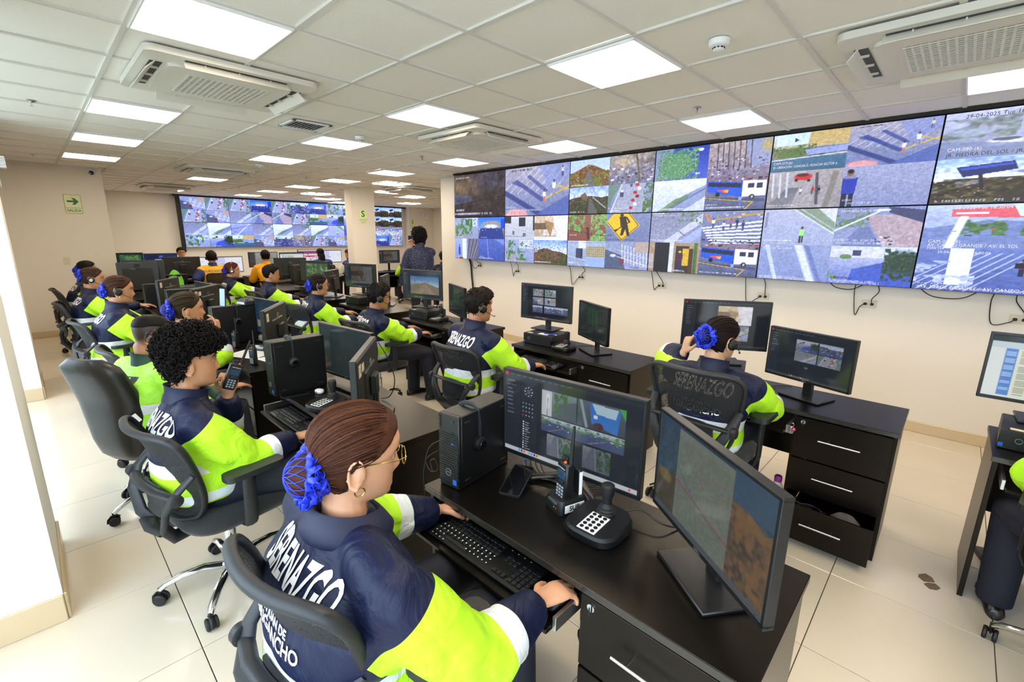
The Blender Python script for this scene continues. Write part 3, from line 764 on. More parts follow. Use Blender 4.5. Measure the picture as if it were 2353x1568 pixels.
D[(4, 0)] = [[(f_shrub, 1), (f_cross, 8)], [(f_car, 1), (f_blueman, 1)]]
D[(4, 1)] = [[(f_runner, 1), (f_lamp, 1)], [(f_poles, 1), (f_street, 1)]]
D[(5, 0)] = [[(f_haze, 1)], [(f_stadium, 1)]]
D[(5, 1)] = [[(f_billboard, 1)], [(f_bollard, 1)]]
ROWN = ('upper', 'lower')
VLAB = {(0, 0): 'video wall panel with a dark blurred night view, upper left end', (0, 1): 'video wall panel with four street views and a domed arena, lower left end',
        (1, 0): 'video wall panel filled by one crossing with long shadows and two walkers', (1, 1): 'video wall panel with a grey building, trees and a brown hill',
        (2, 0): 'video wall panel with two hill views and queueing traffic', (2, 1): 'video wall panel showing the yellow diamond road-works sign',
        (3, 0): 'video wall panel with a big tree and a blue and white bus', (3, 1): 'video wall panel with a zebra crossing, a pharmacy door and a bus',
        (4, 0): 'video wall panel with a red car in an alley and a walker in blue', (4, 1): 'video wall panel with a person in lime on a path and a tree-shaded street',
        (5, 0): 'video wall panel with a hazy street above a stadium roof', (5, 1): 'video wall panel with a red billboard and pedestrians by yellow posts'}
TXW = flat('caption_white', 'f2f4ff', .95)
TXD = flat('caption_dark', '1c1c22', .6)
def cap(parent, txt, x, z, size, m=TXW, sx=.95):
    label_text(txt, size, m, parent, frame_M((x, -.0095, z), (1, 0, 0), (0, 0, 1)), 'caption', align='LEFT', sx=sx, spacing=1.05)
VPAN = {}
for (c, r), grid in D.items():
    t = thing('display_panel', VLAB[(c, r)], 'display', (VX0 + c * VPW, VY, VZ[1 - r]), 0, 'big video wall panels')
    VPAN[(c, r)] = t
    MB().box((VPW / 2, .045, .342), (VPW - .003, .09, .682), bev=.003).build('housing', BEZ, t, smooth=None)
    nr, nc = len(grid), len(grid[0]); m = .006
    pw, ph = (VPW - 2 * m) / nc, (.685 - 2 * m) / nr
    for a in range(nr):
        for b in range(nc):
            fn, sd_ = grid[a][b]
            W = (200 if nc == 1 else 110) if c > 0 else (120 if nc == 1 else 80)
            if c >= 4: W = int(W * 1.25)
            H = int(W * ph / pw)
            p = paint(fn, W, H, sd_ * 17 + c * 3 + a * 5 + b)
            p.noise(.1, 30)
            p.a = np.clip((p.a - .5) * 1.12 + .5, 0, 1) ** 1.05
            p.tint(.95, .97, 1.06)
            me = pic_mesh('picture', p, pw, ph, m + b * pw, m + (nr - 1 - a) * ph); me.materials.append(SCR)
            o = obj('picture', me, t, (0, -.0065, 0))
# legible captions
cap(VPAN[(1, 0)], 'CAM-206-(4)', .03, .125, .036); cap(VPAN[(1, 0)], "AV. PROCERES DE LA I. /ESTACI'ON SAN C.", .03, .08, .036); cap(VPAN[(1, 0)], 'P207A          02', .04, .03, .034)
cap(VPAN[(1, 0)], 'Tue 16:30:04', .36, .645, .034, TXD)
cap(VPAN[(4, 0)], 'CAM-273-(6)', .03, .42, .03); cap(VPAN[(4, 0)], 'JR. LIBERACION / CANCHA D. HUASCAR SECTOR A', .03, .385, .03, sx=.72)
cap(VPAN[(4, 1)], 'JR. CANTO GRANDE / PJE LOS AROMOS', .03, .02, .03, sx=.72); cap(VPAN[(4, 1)], 'AV. JOSE CARLOS MARIATEGUI / PSJ DEL 5', .64, .02, .03, sx=.62)
cap(VPAN[(4, 1)], 'CAM-1079-(6)', .64, .055, .028, TXD); cap(VPAN[(4, 1)], 'AV. CANTO GRANDE / AV. EL BOSQUE', .64, .37, .03, TXW, sx=.7)
cap(VPAN[(4, 1)], '29-04-2025 Tue 16:30:04', .64, .65, .03, TXW, sx=.9); cap(VPAN[(4, 1)], '29-04-2025 Tue 16:30:04', .03, .31, .03, TXW, sx=.8)
cap(VPAN[(5, 0)], '29-04-2025 Tue 16:30:04', .12, .645, .04, TXD); cap(VPAN[(5, 0)], 'JR. PIEDRA DEL SOL / JR. LOS MINERALES', .05, .37, .04, TXD); cap(VPAN[(5, 0)], 'CAM-080-(6)', .05, .41, .036)
cap(VPAN[(5, 1)], '29-04-2025 Tue 16:30:04', .12, .655, .036, TXW); cap(VPAN[(5, 1)], 'CAM-017-(6)', .05, .395, .036); cap(VPAN[(5, 1)], 'AV. CANTO GRANDE / AV. EL SOL', .05, .365, .034); cap(VPAN[(5, 1)], 'P244/154      2001', .05, .34, .028)
cap(VPAN[(5, 1)], 'AV. JORGE BASADRE / AV. CANTO GRANDE', .05, .03, .038); cap(VPAN[(5, 1)], 'Modalidades:', .83, .645, .034); cap(VPAN[(5, 1)], '> Presencial', .83, .605, .034); cap(VPAN[(5, 1)], '> Semipresencial', .83, .57, .034)
cap(VPAN[(5, 1)], '29-04-2025 Tue 16:30:04', .12, .31, .03)
cap(VPAN[(3, 0)], 'ALMI RANQUTEGUI / CALLE GAMARRA', .1, .03, .026, sx=.8); cap(VPAN[(3, 0)], 'AV. PROC. QUISPE / A. DE LA RIVA', .64, .03, .026, sx=.85); cap(VPAN[(3, 0)], 'CAM-013-4', .62, .06, .026)
cap(VPAN[(3, 1)], '29-04-2025 Tue 16:30:04', .03, .645, .027, sx=.9); cap(VPAN[(3, 1)], 'AV. JOSE CARLOS MARIATEGUI / AV. RIO GRANDE', .03, .365, .026, sx=.6); cap(VPAN[(3, 1)], 'HOSPITAL', .33, .025, .03)
for k, ch in enumerate('BOTICA'):
    cap(VPAN[(3, 1)], ch, .567, .29 - k * .045, .045, flat('sign_red', 'd8483c', .8))
cap(VPAN[(2, 1)], 'AV. CARLOS / AV. REPUBLICA DE POLONIA', .62, .365, .026, TXD, sx=.75); cap(VPAN[(2, 1)], 'CAM-551-(3)', .03, .05, .032); cap(VPAN[(2, 1)], '2003', .3, .03, .032)
cap(VPAN[(2, 0)], 'AV. PROCERES / AV. LIMA', .03, .37, .026, sx=.9); cap(VPAN[(2, 0)], 'AV. LOS HEROES / JR. UGARTE', .62, .06, .024, sx=.9)
cap(VPAN[(0, 0)], 'AV. 8 FLORES / AV. GRAN CHIMU', .03, .06, .04, sx=.9); cap(VPAN[(0, 0)], '29-04-2025 Tue 16:30:04', .05, .63, .036, sx=.9)
cap(VPAN[(0, 1)], 'AV. WIESSE / AV. EL SOL', .63, .04, .028); cap(VPAN[(1, 1)], 'AV. EL SOL / JR. HUANUCO', .63, .03, .026)
# upper mounting rail of the video wall
struct(MB().box((VX0 + 3 * VPW, VY + .02, 2.683), (6 * VPW + .02, .05, .02), bev=.004).build('trim_2', BEZ, smooth=None))

# ---- the far video wall: 2 rows x 6 panels of four views each
FX, FY0, FPW = -14.38, .80, 1.178
FZ = (1.27, 1.965, 2.66)
FLAB = ['first', 'second', 'third', 'fourth', 'fifth', 'sixth']
fb = 0
for c in range(6):
    for r in range(2):
        t = thing('display_panel', 'far video wall panel with small street views, %s from the left in the %s row' % (FLAB[c], 'top' if r == 0 else 'bottom'), 'display',
                  (FX, FY0 + c * FPW, FZ[1 - r]), PI / 2, 'far video wall panels')
        MB().box((FPW / 2, .05, .347), (FPW - .003, .1, .692), bev=.003).build('housing', BEZ, t, smooth=None)
        for a in range(2):
            for b in range(2):
                fb += 1
                fn = f_plain if (r == 1 and a == 0) else f_panorama
                fr_ = random.Random(fb * 13); fn = fr_.choice([f_street, f_treest, f_curb, f_traffic, f_posts, f_panorama, f_crowd, f_lamp, f_arena, f_shrub, f_yard] if fn is f_panorama else [f_poles, f_blur, f_plain, f_curb, f_runner, f_bluerd])
                if (c, r, a) == (5, 1, 0): fn = f_zebra
                if (c, r) == (4, 1) and b == 1: fn = f_bus
                if c == 5 and r == 0: fn = f_stadium
                p = paint(fn, 48, 27, fb * 7); p.a = np.clip((p.a - .5) * 1.2 + .5, 0, 1) ** 1.1; p.tint(.92, .96, 1.14)
                me = pic_mesh('picture', p, FPW / 2 - .005, .3415, .006 + b * (FPW / 2 - .004), .006 + (1 - a) * .3425); me.materials.append(SCR)
                obj('picture', me, t, (0, -.006, 0))
struct(MB().box((FX + .03, FY0 + 3 * FPW, 2.675), (.08, 6 * FPW + .3, .04), bev=.004).build('trim_3', BEZ, smooth=None))
struct(MB().box((FX + .03, FY0 - .06, 1.9), (.08, .09, 1.52), bev=.004).build('trim_4', BEZ, smooth=None))
# ================================================================== desks
EDGE = pmat('desk_edge_band', '2a2723', .25, spec=.7)
HND = pmat('satin_steel_handle', 'cfd2d4', .22, 1.0, var=.02)
def bar_handle(parent, x, y, z, L=.19):
    hb = MB().cyl((x - L / 2, y - .03, z), (x + L / 2, y - .03, z), .0055, n=10)
    o = hb.build('handle', HND, parent)
    return o
def make_desk(open_bottom=0.0, tray_out=.1):
    t = thing('office_desk', 'x', 'desk')
    MB().box((0, 0, .7375), (1.2, .5, .025), bev=.002).build('desktop', LAM, t, smooth=None)
    MB().box((0, -.2506, .7375), (1.198, .0016, .022)).build('edge_band', EDGE, t, smooth=None)
    MB().box((-.583, .0, .3625), (.02, .46, .725), bev=.001).build('side_panel', LAM, t, smooth=None)
    MB().box((.583, .0, .3625), (.02, .46, .725), bev=.001).build('side_panel', LAM, t, smooth=None)
    MB().box((.14, .0, .3875), (.018, .44, .665), bev=.001).build('cabinet_side', LAM, t, smooth=None)
    MB().box((0, .215, .5), (1.14, .016, .42), bev=.001).build('modesty_panel', LAM, t, smooth=None)
    MB().box((.362, 0, .05), (.42, .42, .02)).build('cabinet_floor', LAM, t, smooth=None)
    MB().box((.362, .2, .38), (.42, .012, .64)).build('cabinet_back', LAM, t, smooth=None)
    zs = ((.475, .715), (.265, .465), (.045, .255))
    for k, (a, b) in enumerate(zs):
        oy = -open_bottom if k == 2 else 0
        d = MB().box((.362, -.236 + oy, (a + b) / 2), (.436, .018, b - a), bev=.0015).build('drawer', LAM, t, smooth=None)
        if k == 2 and open_bottom:
            MB().box((.362, -.05 + oy, a + .02), (.4, .36, .01)).build('drawer_bottom', LAM, d, smooth=None)
            for s in (-1, 1): MB().box((.362 + s * .2, -.05 + oy, a + .07), (.012, .36, .12)).build('drawer_side', LAM, d, smooth=None)
        bar_handle(d, .362, -.245 + oy, (a + b) / 2 + .015)
        for s in (-1, 1):
            MB().cyl((.362 + s * .05, -.245 + oy, (a + b) / 2 + .015), (.362 + s * .05, -.275 + oy, (a + b) / 2 + .015), .004, n=8).build('handle_post', HND, d)
    lk = MB().cyl((.18, -.244, .69), (.18, -.25, .69), .012, n=16).build('lock', CHR, t)
    MB().box((.18, -.256, .682), (.004, .003, .03), bev=.001).build('key', BLK, lk, smooth=None)
    tr = MB().box((-.215, -.1 - tray_out, .645), (.66, .33, .016), bev=.002).build('keyboard_tray', LAM, t, smooth=None)
    for s in (-1, 1):
        MB().box((-.215 + s * .338, -.06 - tray_out, .66), (.012, .36, .045), bev=.001).build('tray_slide', ALU, tr, smooth=None)
    return t
STN = {   # station: (desk centre x, owner phrase used in labels)
    'D1': 'the frontmost person', 'D2': 'the radio-holding person', 'D3': 'the person resting a hand by the chin', 'D4': 'the person with drop earrings',
    'D5': 'the second headset wearer from the exit wall', 'D6': 'the person nearest the exit sign wall', 'E': 'the person with a raised hand facing the video wall', 'F': 'the headset wearer just below the video wall',
    'G': 'the person with black glasses and headset', 'H': 'the person with silver glasses and dark blue hair net', 'I': 'the middle-row person without headset', 'J': 'the person with white headset', 'R': 'the person cut by the right edge'}
DESKX = {'D1': .61, 'D2': -.97, 'D3': -2.65, 'D4': -4.3, 'D5': -5.9, 'D6': -7.5, 'E': .70, 'F': -.82, 'G': -2.6, 'H': -4.18, 'I': -5.76, 'J': -7.34, 'R': 2.22}
YA, YBR = -1.115, .85
def DY(k): return YA if k[0] == 'D' else YBR
DESK = {}
dk = make_desk(); dE = make_desk(open_bottom=.15)
for k in DESKX:
    lab = 'black desk with drawers of ' + STN[k]
    if k == 'D1': r = dk; r.location = (DESKX[k], DY(k), 0); r['label'] = lab; r['group'] = 'black office desks'
    elif k == 'E': r = dE; r.location = (DESKX[k], DY(k), 0); r['label'] = 'black laminate desk with its lowest drawer pulled open facing the video wall'; r['group'] = 'black office desks'
    else: r = dup(dk, lab, (DESKX[k], DY(k), 0), 0, 'black office desks')
    DESK[k] = r
# the far desks face the far video wall
FARD = {'y1': (-9.95, .25, 'desk of the person in the yellow vest with lettering'), 'y2': (-9.95, 1.55, 'desk of the person in the yellow vest half hidden by a monitor'),
        'f1': (-11.3, -.35, 'black far desk behind the big dark monitors near the white wall'), 'b1': (-11.1, 2.95, 'far desk of the two people in blue vests'), 'f2': (-9.4, 4.35, 'far black desk behind the free-standing column')}
for k, (x, y, ph) in FARD.items():
    dup(dk, 'black laminate ' + ph if not ph.startswith('black') else ph, (x, y, 0), PI / 2, 'black office desks')

# ================================================================== monitors and their pictures
def ui_base(p, side='20262e', bg='12161c'):
    p.rect(0, 0, 1, 1, bg).rect(0, 0, 1, .05, '1d2228').rect(0, .05, .13, .95, side).rect(.0, 0, .025, .045, 'b02832')
    for k in range(9): p.rect(.02, .1 + k * .05, .02 + p.r.uniform(.04, .09), .112 + k * .05, '6f7884', .7)
    for k in range(10): p.rect(.05 + k * .05, .02, .08 + k * .05, .03, '8a929c', .5)
    p.rect(0, .955, 1, 1, '2a3038')
    for k in range(9): p.rect(.3 + k * .03, .965, .315 + k * .03, .99, ['5a88c8', 'c8a850', '8c949c', 'b84a40'][k % 4], .9)
THUMBS = [f_treest, f_street, f_panorama, f_fence, f_posts, f_curb, f_traffic]
def paste(p, q, x0, y0, x1, y1):
    a, b, c, d = int(x0 * p.w), int(y0 * p.h), int(x1 * p.w), int(y1 * p.h)
    yy = (np.arange(b, d) - b) * q.h // max(1, d - b); xx = (np.arange(a, c) - a) * q.w // max(1, c - a)
    p.a[b:d, a:c] = q.a[yy][:, xx]
def thumb(p, fn, x0, y0, x1, y1, seed, dim=.8):
    q = Pic(max(8, int((x1 - x0) * p.w)), max(6, int((y1 - y0) * p.h)), seed=seed); fn(q); q.a *= dim; paste(p, q, x0, y0, x1, y1)
def s_near(p):
    ui_base(p, '1a2028', '14171d')
    p.rect(.14, .05, .27, .95, '1c2028').rect(0, .945, 1, 1, 'a9adb4')
    for k in range(9): p.rect(.12 + k * .022, .955, .133 + k * .022, .985, ['3f7ad0', '30343c', 'c85048', 'd8a83c', '38a0b8'][k % 5])
    p.ell(.95, .97, .008, .015, 'd83a34').ell(.2, .2, .045, .075, '3a4048', 1, .2).ell(.2, .2, .038, .063, '1c2028', 1, .2).ell(.2, .2, .02, .034, '4a525c', 1, .3)
    for k in range(8):
        a = k * PI / 4; p.ell(.2 + .03 * math.cos(a), .2 + .05 * math.sin(a), .004, .006, 'd0d4d8')
    p.line(.15, .3, .2, .3, .003, 'c03038')
    for k in range(16): p.ell(.155 + (k % 4) * .026, .35 + (k // 4) * .05, .005, .008, 'a8aeb6' if k != 12 else 'd83a34')
    for k in range(12): p.rect(.155, .58 + k * .03, .165, .593 + k * .03, 'dfe2e6').rect(.172, .583 + k * .03, .172 + p.r.uniform(.02, .05), .591 + k * .03, '8a9098')
    def tank(q):
        q.grad('7c8c9c', '4c5c68').clump('4c7c44', '2c4c30', .35, 0, .75, 1, .42, 9).rect(0, .0, .28, 1, 'c8ccd2').rect(.12, .1, .22, .7, 'e4e6ea').line(.17, .3, .15, 1, .012, '8c9098').poly([(.5, .4), (1, .2), (1, 1), (.45, 1)], '4c5468', .8)
    def pool(q):
        q.grad('5a6a78', '38424e').poly([(.25, .05), (.9, .1), (.85, 1), (.3, .8)], '2f78d0').poly([(.3, .05), (.85, .08), (.8, .45), (.4, .4)], 'b8d4e4').poly([(.86, .0), (1, 0), (1, .4)], '44b048').rect(.34, .45, .42, .6, 'e8ecf0').ell(.45, .85, .12, .14, '50282c').line(.05, 0, .2, 1, .03, '98a4b0')
    def road(q):
        q.grad('c8d4e4', '8c9cb0', 0, .3).grad('4c5a7c', '3c4868', .3, 1.).clump('3f6c3c', '6c9450', .0, .05, 1, .5, .45, 9).poly([(0, .5), (.5, .3), (1, .6), (1, 1), (0, 1)], '44527c', .85).line(.2, .95, .6, .5, .008, 'c8a850').bits(14, .3, .6, ['2c9c98', 'e4e8ec', '28a050'], (.02, .06)).noise(.1, 14)
    def lane(q):
        q.grad('8c949c', '50586a').poly([(.3, 0), (.55, 0), (1, 1), (0, 1)], '6a7080').clump('4f7c48', '28402c', .5, 0, 1, .9, .4, 9).noise(.15, 16).line(.42, .0, .5, 1, .015, 'c4c8d0', .5)
    thumb(p, tank, .31, .13, .57, .43, 1); thumb(p, pool, .58, .13, .9, .43, 2); thumb(p, road, .31, .44, .6, .62, 3); thumb(p, road, .6, .44, .9, .62, 8); thumb(p, lane, .36, .64, .54, .9, 4); thumb(p, lane, .63, .64, .82, .9, 7, .7)
def s_map(p):
    p.rect(0, 0, 1, 1, '242e36').grad('20303c', '2a3c48', 0, .6)
    p.poly([(0, .6), (.25, .5), (.4, .75), (.3, 1), (0, 1)], '3a3528').ell(.1, .62, .09, .08, '5c5028', .9, .4).poly([(.6, .3), (.75, .2), (.95, .35), (1, .3), (1, 1), (.6, 1)], '5a4428').noise(.15, 20)
    p.rect(.22, .03, .72, .95, '585e54').noise(.06, 40).rect(.22, .03, .72, .1, '5c6258', .9)
    for k in range(60): p.line(p.r.uniform(.22, .7), p.r.uniform(.1, .9), p.r.uniform(.22, .7), p.r.uniform(.1, .9), .0012, '565c54', .6)
    p.line(.22, .55, .72, .72, .012, '6c4448', .9).line(.22, .4, .4, .6, .004, '3c5458').line(.4, .6, .72, .78, .004, '3c5458')
    for k in range(24): p.ell(p.r.uniform(.24, .7), p.r.uniform(.12, .6), .005, .009, ['8c2c2c', '8c2c2c', '2c7048', '3c3c7c'][k % 4])
    p.rect(.74, .3, .96, .92, '6c4a26', .35); p.clump('5c4830', '2c241c', .72, .32, 1, .95, .45, 9).rect(.72, .0, 1, .28, '2c4050').rect(0, .95, 1, 1, '3c4248').noise(.05, 30)
def s_grid(p):
    ui_base(p)
    k = 0
    for a in range(3):
        for b in range(2 if a < 2 else 1):
            x0 = .24 + b * .25; w_ = .22 if a < 2 else .21
            thumb(p, THUMBS[(p.r.randint(7))], x0, .12 + a * .25, x0 + w_, .34 + a * .25, p.r.randint(99)); k += 1
    thumb(p, f_panorama, .48, .63, .95, .84, 5)
def s_four(p):
    ui_base(p, '1c242c', '181e26')
    for a in range(2):
        for b in range(2): thumb(p, [f_street, f_panorama, f_curb, f_traffic][a * 2 + b], .34 + b * .28, .16 + a * .24, .61 + b * .28, .39 + a * .24, 3 + a * 2 + b, .7)
    p.rect(.48, .72, .52, .76, '55606c')
def s_two(p):
    ui_base(p); thumb(p, f_sandy, .4, .1, .8, .5, 3, .9); thumb(p, f_curb, .4, .52, .78, .86, 4, .8)
def s_one(p):
    ui_base(p, '28323a', '1e262c')
    def hill(q):
        q.grad('3f78b8', 'c4d4e0', 0, .55).poly([(0, .5), (.3, .42), (.55, .35), (1, .6), (1, 1), (0, 1)], '8c7c6c').poly([(.2, 1), (.45, .42), (.55, .42), (.9, 1)], 'a08c78').line(.15, .1, .16, .55, .008, 'a85048').clump('6c7c68', '98a48c', 0, .4, .5, .7, .5, 8).noise(.1, 12)
    thumb(p, hill, .2, .2, .95, .86, 2)
def s_dim(p):
    ui_base(p, '1e2a30', '182026'); thumb(p, f_sandy, .2, .1, .9, .86, 3, .35)
def s_dark(p):
    p.grad('1e2a26', '141a1c').rect(.3, .1, .7, .6, '1c4a28', .5).noise(.2, 10)  # green patch is a reflection painted into the screen colour
    for k in range(7): p.line(.1 + k * .12, .15, .1 + k * .12, .9, .006, '0c1212')
def s_off(p):
    p.grad('24302c', '1c2422').noise(.12, 10)
    for k in range(160): p.ell(p.r.rand(), p.r.rand(), .003, .005, '3a443c', .7)
def s_cad(p):
    p.rect(0, 0, 1, 1, '1a2a38')
    for k in range(22): p.line(.1 + p.r.rand() * .5, p.r.rand(), .1 + p.r.rand() * .6, p.r.rand(), .003, '3a5870', .8)
    for k in range(8): p.rect(.1, .1 + k * .1, .35, .15 + k * .1, '24384a').rect(.4, .1 + k * .1, .6, .15 + k * .1, '1e3444')
    p.rect(.35, .6, .47, .8, '8c8260', .8)
def s_sheet(p):
    p.rect(0, 0, 1, 1, 'cfd4d2').rect(0, 0, 1, .1, '1e2430').rect(0, .1, 1, .2, 'b8c8d0').rect(.1, .2, .18, .96, '4a7cc4')
    for k in range(26):
        p.rect(.2, .22 + k * .028, .27, .232 + k * .028, '505650', .8).rect(.3, .22 + k * .028, .3 + p.r.uniform(.18, .3), .232 + k * .028, '505650', .8).rect(.11, .222 + k * .028, .17, .23 + k * .028, 'dfe8f4', .7)
    p.rect(.18, .2, .62, .96, 'd8d4a8', .25).rect(.68, .72, 1, .96, '20262e')
def s_white(p):
    p.rect(0, 0, 1, 1, 'dfe4f0').rect(0, 0, .35, 1, 'c8c4ec').rect(0, 0, 1, .06, '8c98b0').bits(20, .1, .9, ['a8b0c4', 'c0c8d8'], (.02, .1))
def s_pink(p):
    p.rect(0, 0, 1, 1, 'd8d0dc').rect(0, .1, 1, .3, '8c3c68').rect(0, .45, 1, .6, 'c05c74').rect(0, .85, 1, 1, '3c3450').bits(16, .3, .9, ['f0ecf0', '8c4060'], (.02, .12))
def s_relief(p):
    p.grad('8c948c', '747c78').clump('a89c90', '5c6864', 0, 0, 1, 1, .5, 9).line(.2, .6, .8, .1, .05, 'a8706c', .5).noise(.1, 18).rect(0, 0, .22, 1, '2c3438')
def s_blue(p):
    p.rect(0, 0, 1, 1, '232c58').rect(.05, .05, .5, .9, '1a2242').bits(16, .1, .9, ['3c4c8c', '5c6cb4', '18204c'], (.03, .2)).rect(.3, .35, .5, .55, 'a8b8d8', .8)
def s_green(p):
    p.rect(0, 0, 1, 1, '18221e').rect(.2, .12, .95, .8, '3c6c50', .6).clump('7c9c50', '245038', .2, .12, .95, .8, .45, 7).line(.5, .12, .5, .8, .008, '18221e').noise(.1, 12)
MSC = screen_mat('monitor_picture', 1.0, .12, .5)
MBK = pmat('monitor_black', '101215', .38, bump=.04, bscale=300)
MBB = pmat('monitor_back_grey', '1f1e1c', .45, bump=.05, bscale=300)
MED = pmat('monitor_edge_grey', '3a4047', .4)
TANL = pmat('aged_sticker', 'd9ceb0', .6, var=.08)
TXG = pmat('grey_logo', '9aa0a4', .35, .5)
_mcache = {}
def monitor(label, fn, loc, rz, w=.535, h=.325, bot=.11, base='plate', res=(72, 42), seed=1, logo_back=True, tilt=0.0, base_rz=None, sticker=None, group='desktop monitors'):
    """origin: centre of the stand on the desk; the screen faces local -Y"""
    t = thing('monitor', label, 'monitor', loc, rz, group)
    key = (w, h, bot)
    if key not in _mcache:
        zc = bot + h / 2
        fr = MB(); b = .012
        fr.box((0, .0, zc + h / 2 - b / 2), (w, .03, b), bev=.002).box((0, 0, bot + b * .75), (w, .03, b * 1.5), bev=.002)
        fr.box((-w / 2 + b / 2, 0, zc), (b, .03, h - b), bev=.002).box((w / 2 - b / 2, 0, zc), (b, .03, h - b), bev=.002)
        bk = MB().box((0, .012, zc), (w - .006, .018, h - .006), bev=.006).box((0, .022, zc - .01), (w * .5, .016, h * .5), bev=.008)
        nk = MB().box((0, .048, bot * .5 + .07), (.06, .022, bot + .14), bev=.006).box((0, .045, zc - .02), (.1, .03, .1), bev=.006)
        _mcache[key] = (fr.mesh('bezel', [MBK]), bk.mesh('rear_shell', [MBB]), nk.mesh('stand_neck', [MBK]))
    fr, bk, nk = _mcache[key]
    obj('bezel', fr, t); rs = obj('rear_shell', bk, t); obj('stand_neck', nk, t)
    zc = bot + h / 2
    p = paint(fn, res[0], res[1], seed)
    me = pic_mesh('screen', p, w - .024, h - .03, -(w - .024) / 2, bot + .018); me.materials.append(MSC)
    obj('screen', me, t, (0, -.0125, 0))
    if base == 'plate':
        bo = MB().box((0, .03, .006), (.25, .19, .012), bev=.003).build('stand_base', MBK, t)
        if base_rz: bo.rotation_euler = (0, 0, base_rz)
    else:
        v = MB()
        for s in (-1, 1): v.tube([(0, .06, .03), (s * .12, -.02, .012), (s * .2, -.1, .008)], [(.014, .022), (.008, .018), (.006, .015)], 8)
        v.box((0, .06, .03), (.07, .05, .06), bev=.01)
        v.build('stand_base', MBK, t)
    label_text('DELL', .014, TXG, t, frame_M((0, -.0155, bot + .009), (1, 0, 0), (0, 0, 1)), 'logo')
    if logo_back:
        g = MB().tube([(.022 * math.cos(a), .0315, zc + .09 + .022 * math.sin(a)) for a in [k * PI / 8 for k in range(16)]], .0015, 5, closed=True)
        lo = g.build('logo_ring', TXG, rs)
        label_text('DELL', .013, TXG, rs, frame_M((0, .0318, zc + .09), (-1, 0, 0), (0, 0, 1)), 'logo')
    if sticker:
        for k, s_ in enumerate(sticker):
            st = MB().box((w / 2 - .055 - k * .07, .0215, zc + h / 2 - .06), (.05, .001, .06 if k == 0 else .04)).build('sticker', TANL, rs, smooth=None)
            if s_: label_text(s_, .035, BLKP, rs, frame_M((w / 2 - .055 - k * .07, .0222, zc + h / 2 - .06), (-1, 0, 0), (0, 0, 1)), 'sticker_number')
    return t
ZT = .751
A38 = -math.radians(37)
# row by the windows
monitor('large monitor with camera views and dark sidebar before the frontmost person', s_near, (.41, -.99, ZT), math.radians(5.5), .61, .365, .065, 'vee', (230, 130))
monitor('angled monitor with a map between dark landscape pictures on the front desk', s_map, (.985, -1.12, ZT), math.radians(-36), .53, .335, .088, 'plate', (170, 100))
monitor('switched-off-looking monitor beside the radio-holding person with dusty greenish screen', s_off, (-1.29, -1.02, ZT), math.radians(6), .56, .335, .055, 'plate', (60, 36), 2)
monitor('monitor seen from behind with sticker 32 and logo ring at the radio-holding person\'s desk', s_dark, (-.745, -1.19, ZT), math.radians(-39), .55, .335, .05, 'plate', (30, 18), 3, sticker=('32', ''))
monitor('monitor with dark blue drawing screen before the person resting a hand by the chin', s_cad, (-3.05, -.93, ZT), math.radians(9), .55, .33, .05, 'plate', (80, 46), 4)
monitor('monitor seen from behind with sticker 31 at the chin-resting person\'s desk', s_dark, (-2.5, -1.02, ZT), math.radians(-35), .55, .335, .05, 'plate', (30, 18), 5, sticker=('31',))
monitor('monitor with plain dark screen at the desk of the person with drop earrings', s_off, (-4.86, -.95, ZT), math.radians(6), .55, .33, .05, 'plate', (30, 18), 6)
monitor('monitor seen from behind with two pale stickers behind the chin-resting person\'s head', s_dark, (-4.38, -1.06, ZT), math.radians(-38), .55, .335, .05, 'plate', (30, 18), 7, sticker=('30', ''))
monitor('monitor seen from behind with one small pale sticker behind the headset wearers', s_dark, (-5.63, -1.17, ZT), math.radians(-32), .55, .335, .05, 'plate', (30, 18), 8, sticker=('',))
# row below the video wall
monitor('monitor with stacked camera pictures behind the head of the person facing the video wall', s_two, (.27, .97, ZT + .095), math.radians(30), .56, .34, .1, 'plate', (150, 88), 1)
monitor('monitor with four small street views on the desk facing the video wall', s_four, (.81, .86, ZT), math.radians(-18), .5, .31, .1, 'plate', (150, 90), 3)
monitor('monitor with a grid of camera views on a flat computer below the video wall', s_grid, (-1.33, .96, ZT + .095), math.radians(6), .56, .335, .085, 'plate', (140, 84), 7)
monitor('narrow-looking angled monitor with dark screen right of the headset wearer below the video wall', s_dark, (-.74, .87, ZT), math.radians(-28), .5, .31, .1, 'plate', (60, 36), 9)
monitor('monitor with one hillside camera picture beside the person with black glasses', s_one, (-3.2, .9, ZT + .095), math.radians(14), .6, .345, .1, 'plate', (130, 76), 1)
monitor('dark monitor with faint painted green reflection behind the headset wearer below the video wall', s_dark, (-2.55, .9, ZT), math.radians(-22), .56, .33, .08, 'plate', (60, 36), 3)
monitor('monitor with a dim brown camera picture before the free-standing column', s_dim, (-4.78, .95, ZT + .095), math.radians(20), .56, .34, .1, 'plate', (90, 54), 2)
monitor('monitor turned almost edge-on before the standing person\'s arm', s_dark, (-4.2, .99, ZT), math.radians(-42), .5, .31, .1, 'plate', (20, 12), 2)
monitor('monitor with green tinted street picture behind the person with silver glasses', s_green, (-6.3, .95, ZT + .095), math.radians(30), .56, .335, .075, 'plate', (60, 36), 2)
monitor('monitor turned edge-on beside the face of the person with silver glasses', s_dark, (-5.5, .85, ZT), math.radians(-48), .5, .31, .1, 'plate', (20, 12), 2)
monitor('small edge-on monitor behind the middle-row person without headset', s_dark, (-7.05, 1.0, ZT), math.radians(-52), .5, .31, .1, 'plate', (20, 12), 2)
monitor('monitor with a white spreadsheet cut by the right edge of the photo', s_sheet, (1.82, .97, ZT + .095), math.radians(2), .56, .335, .085, 'plate', (130, 80), 3)
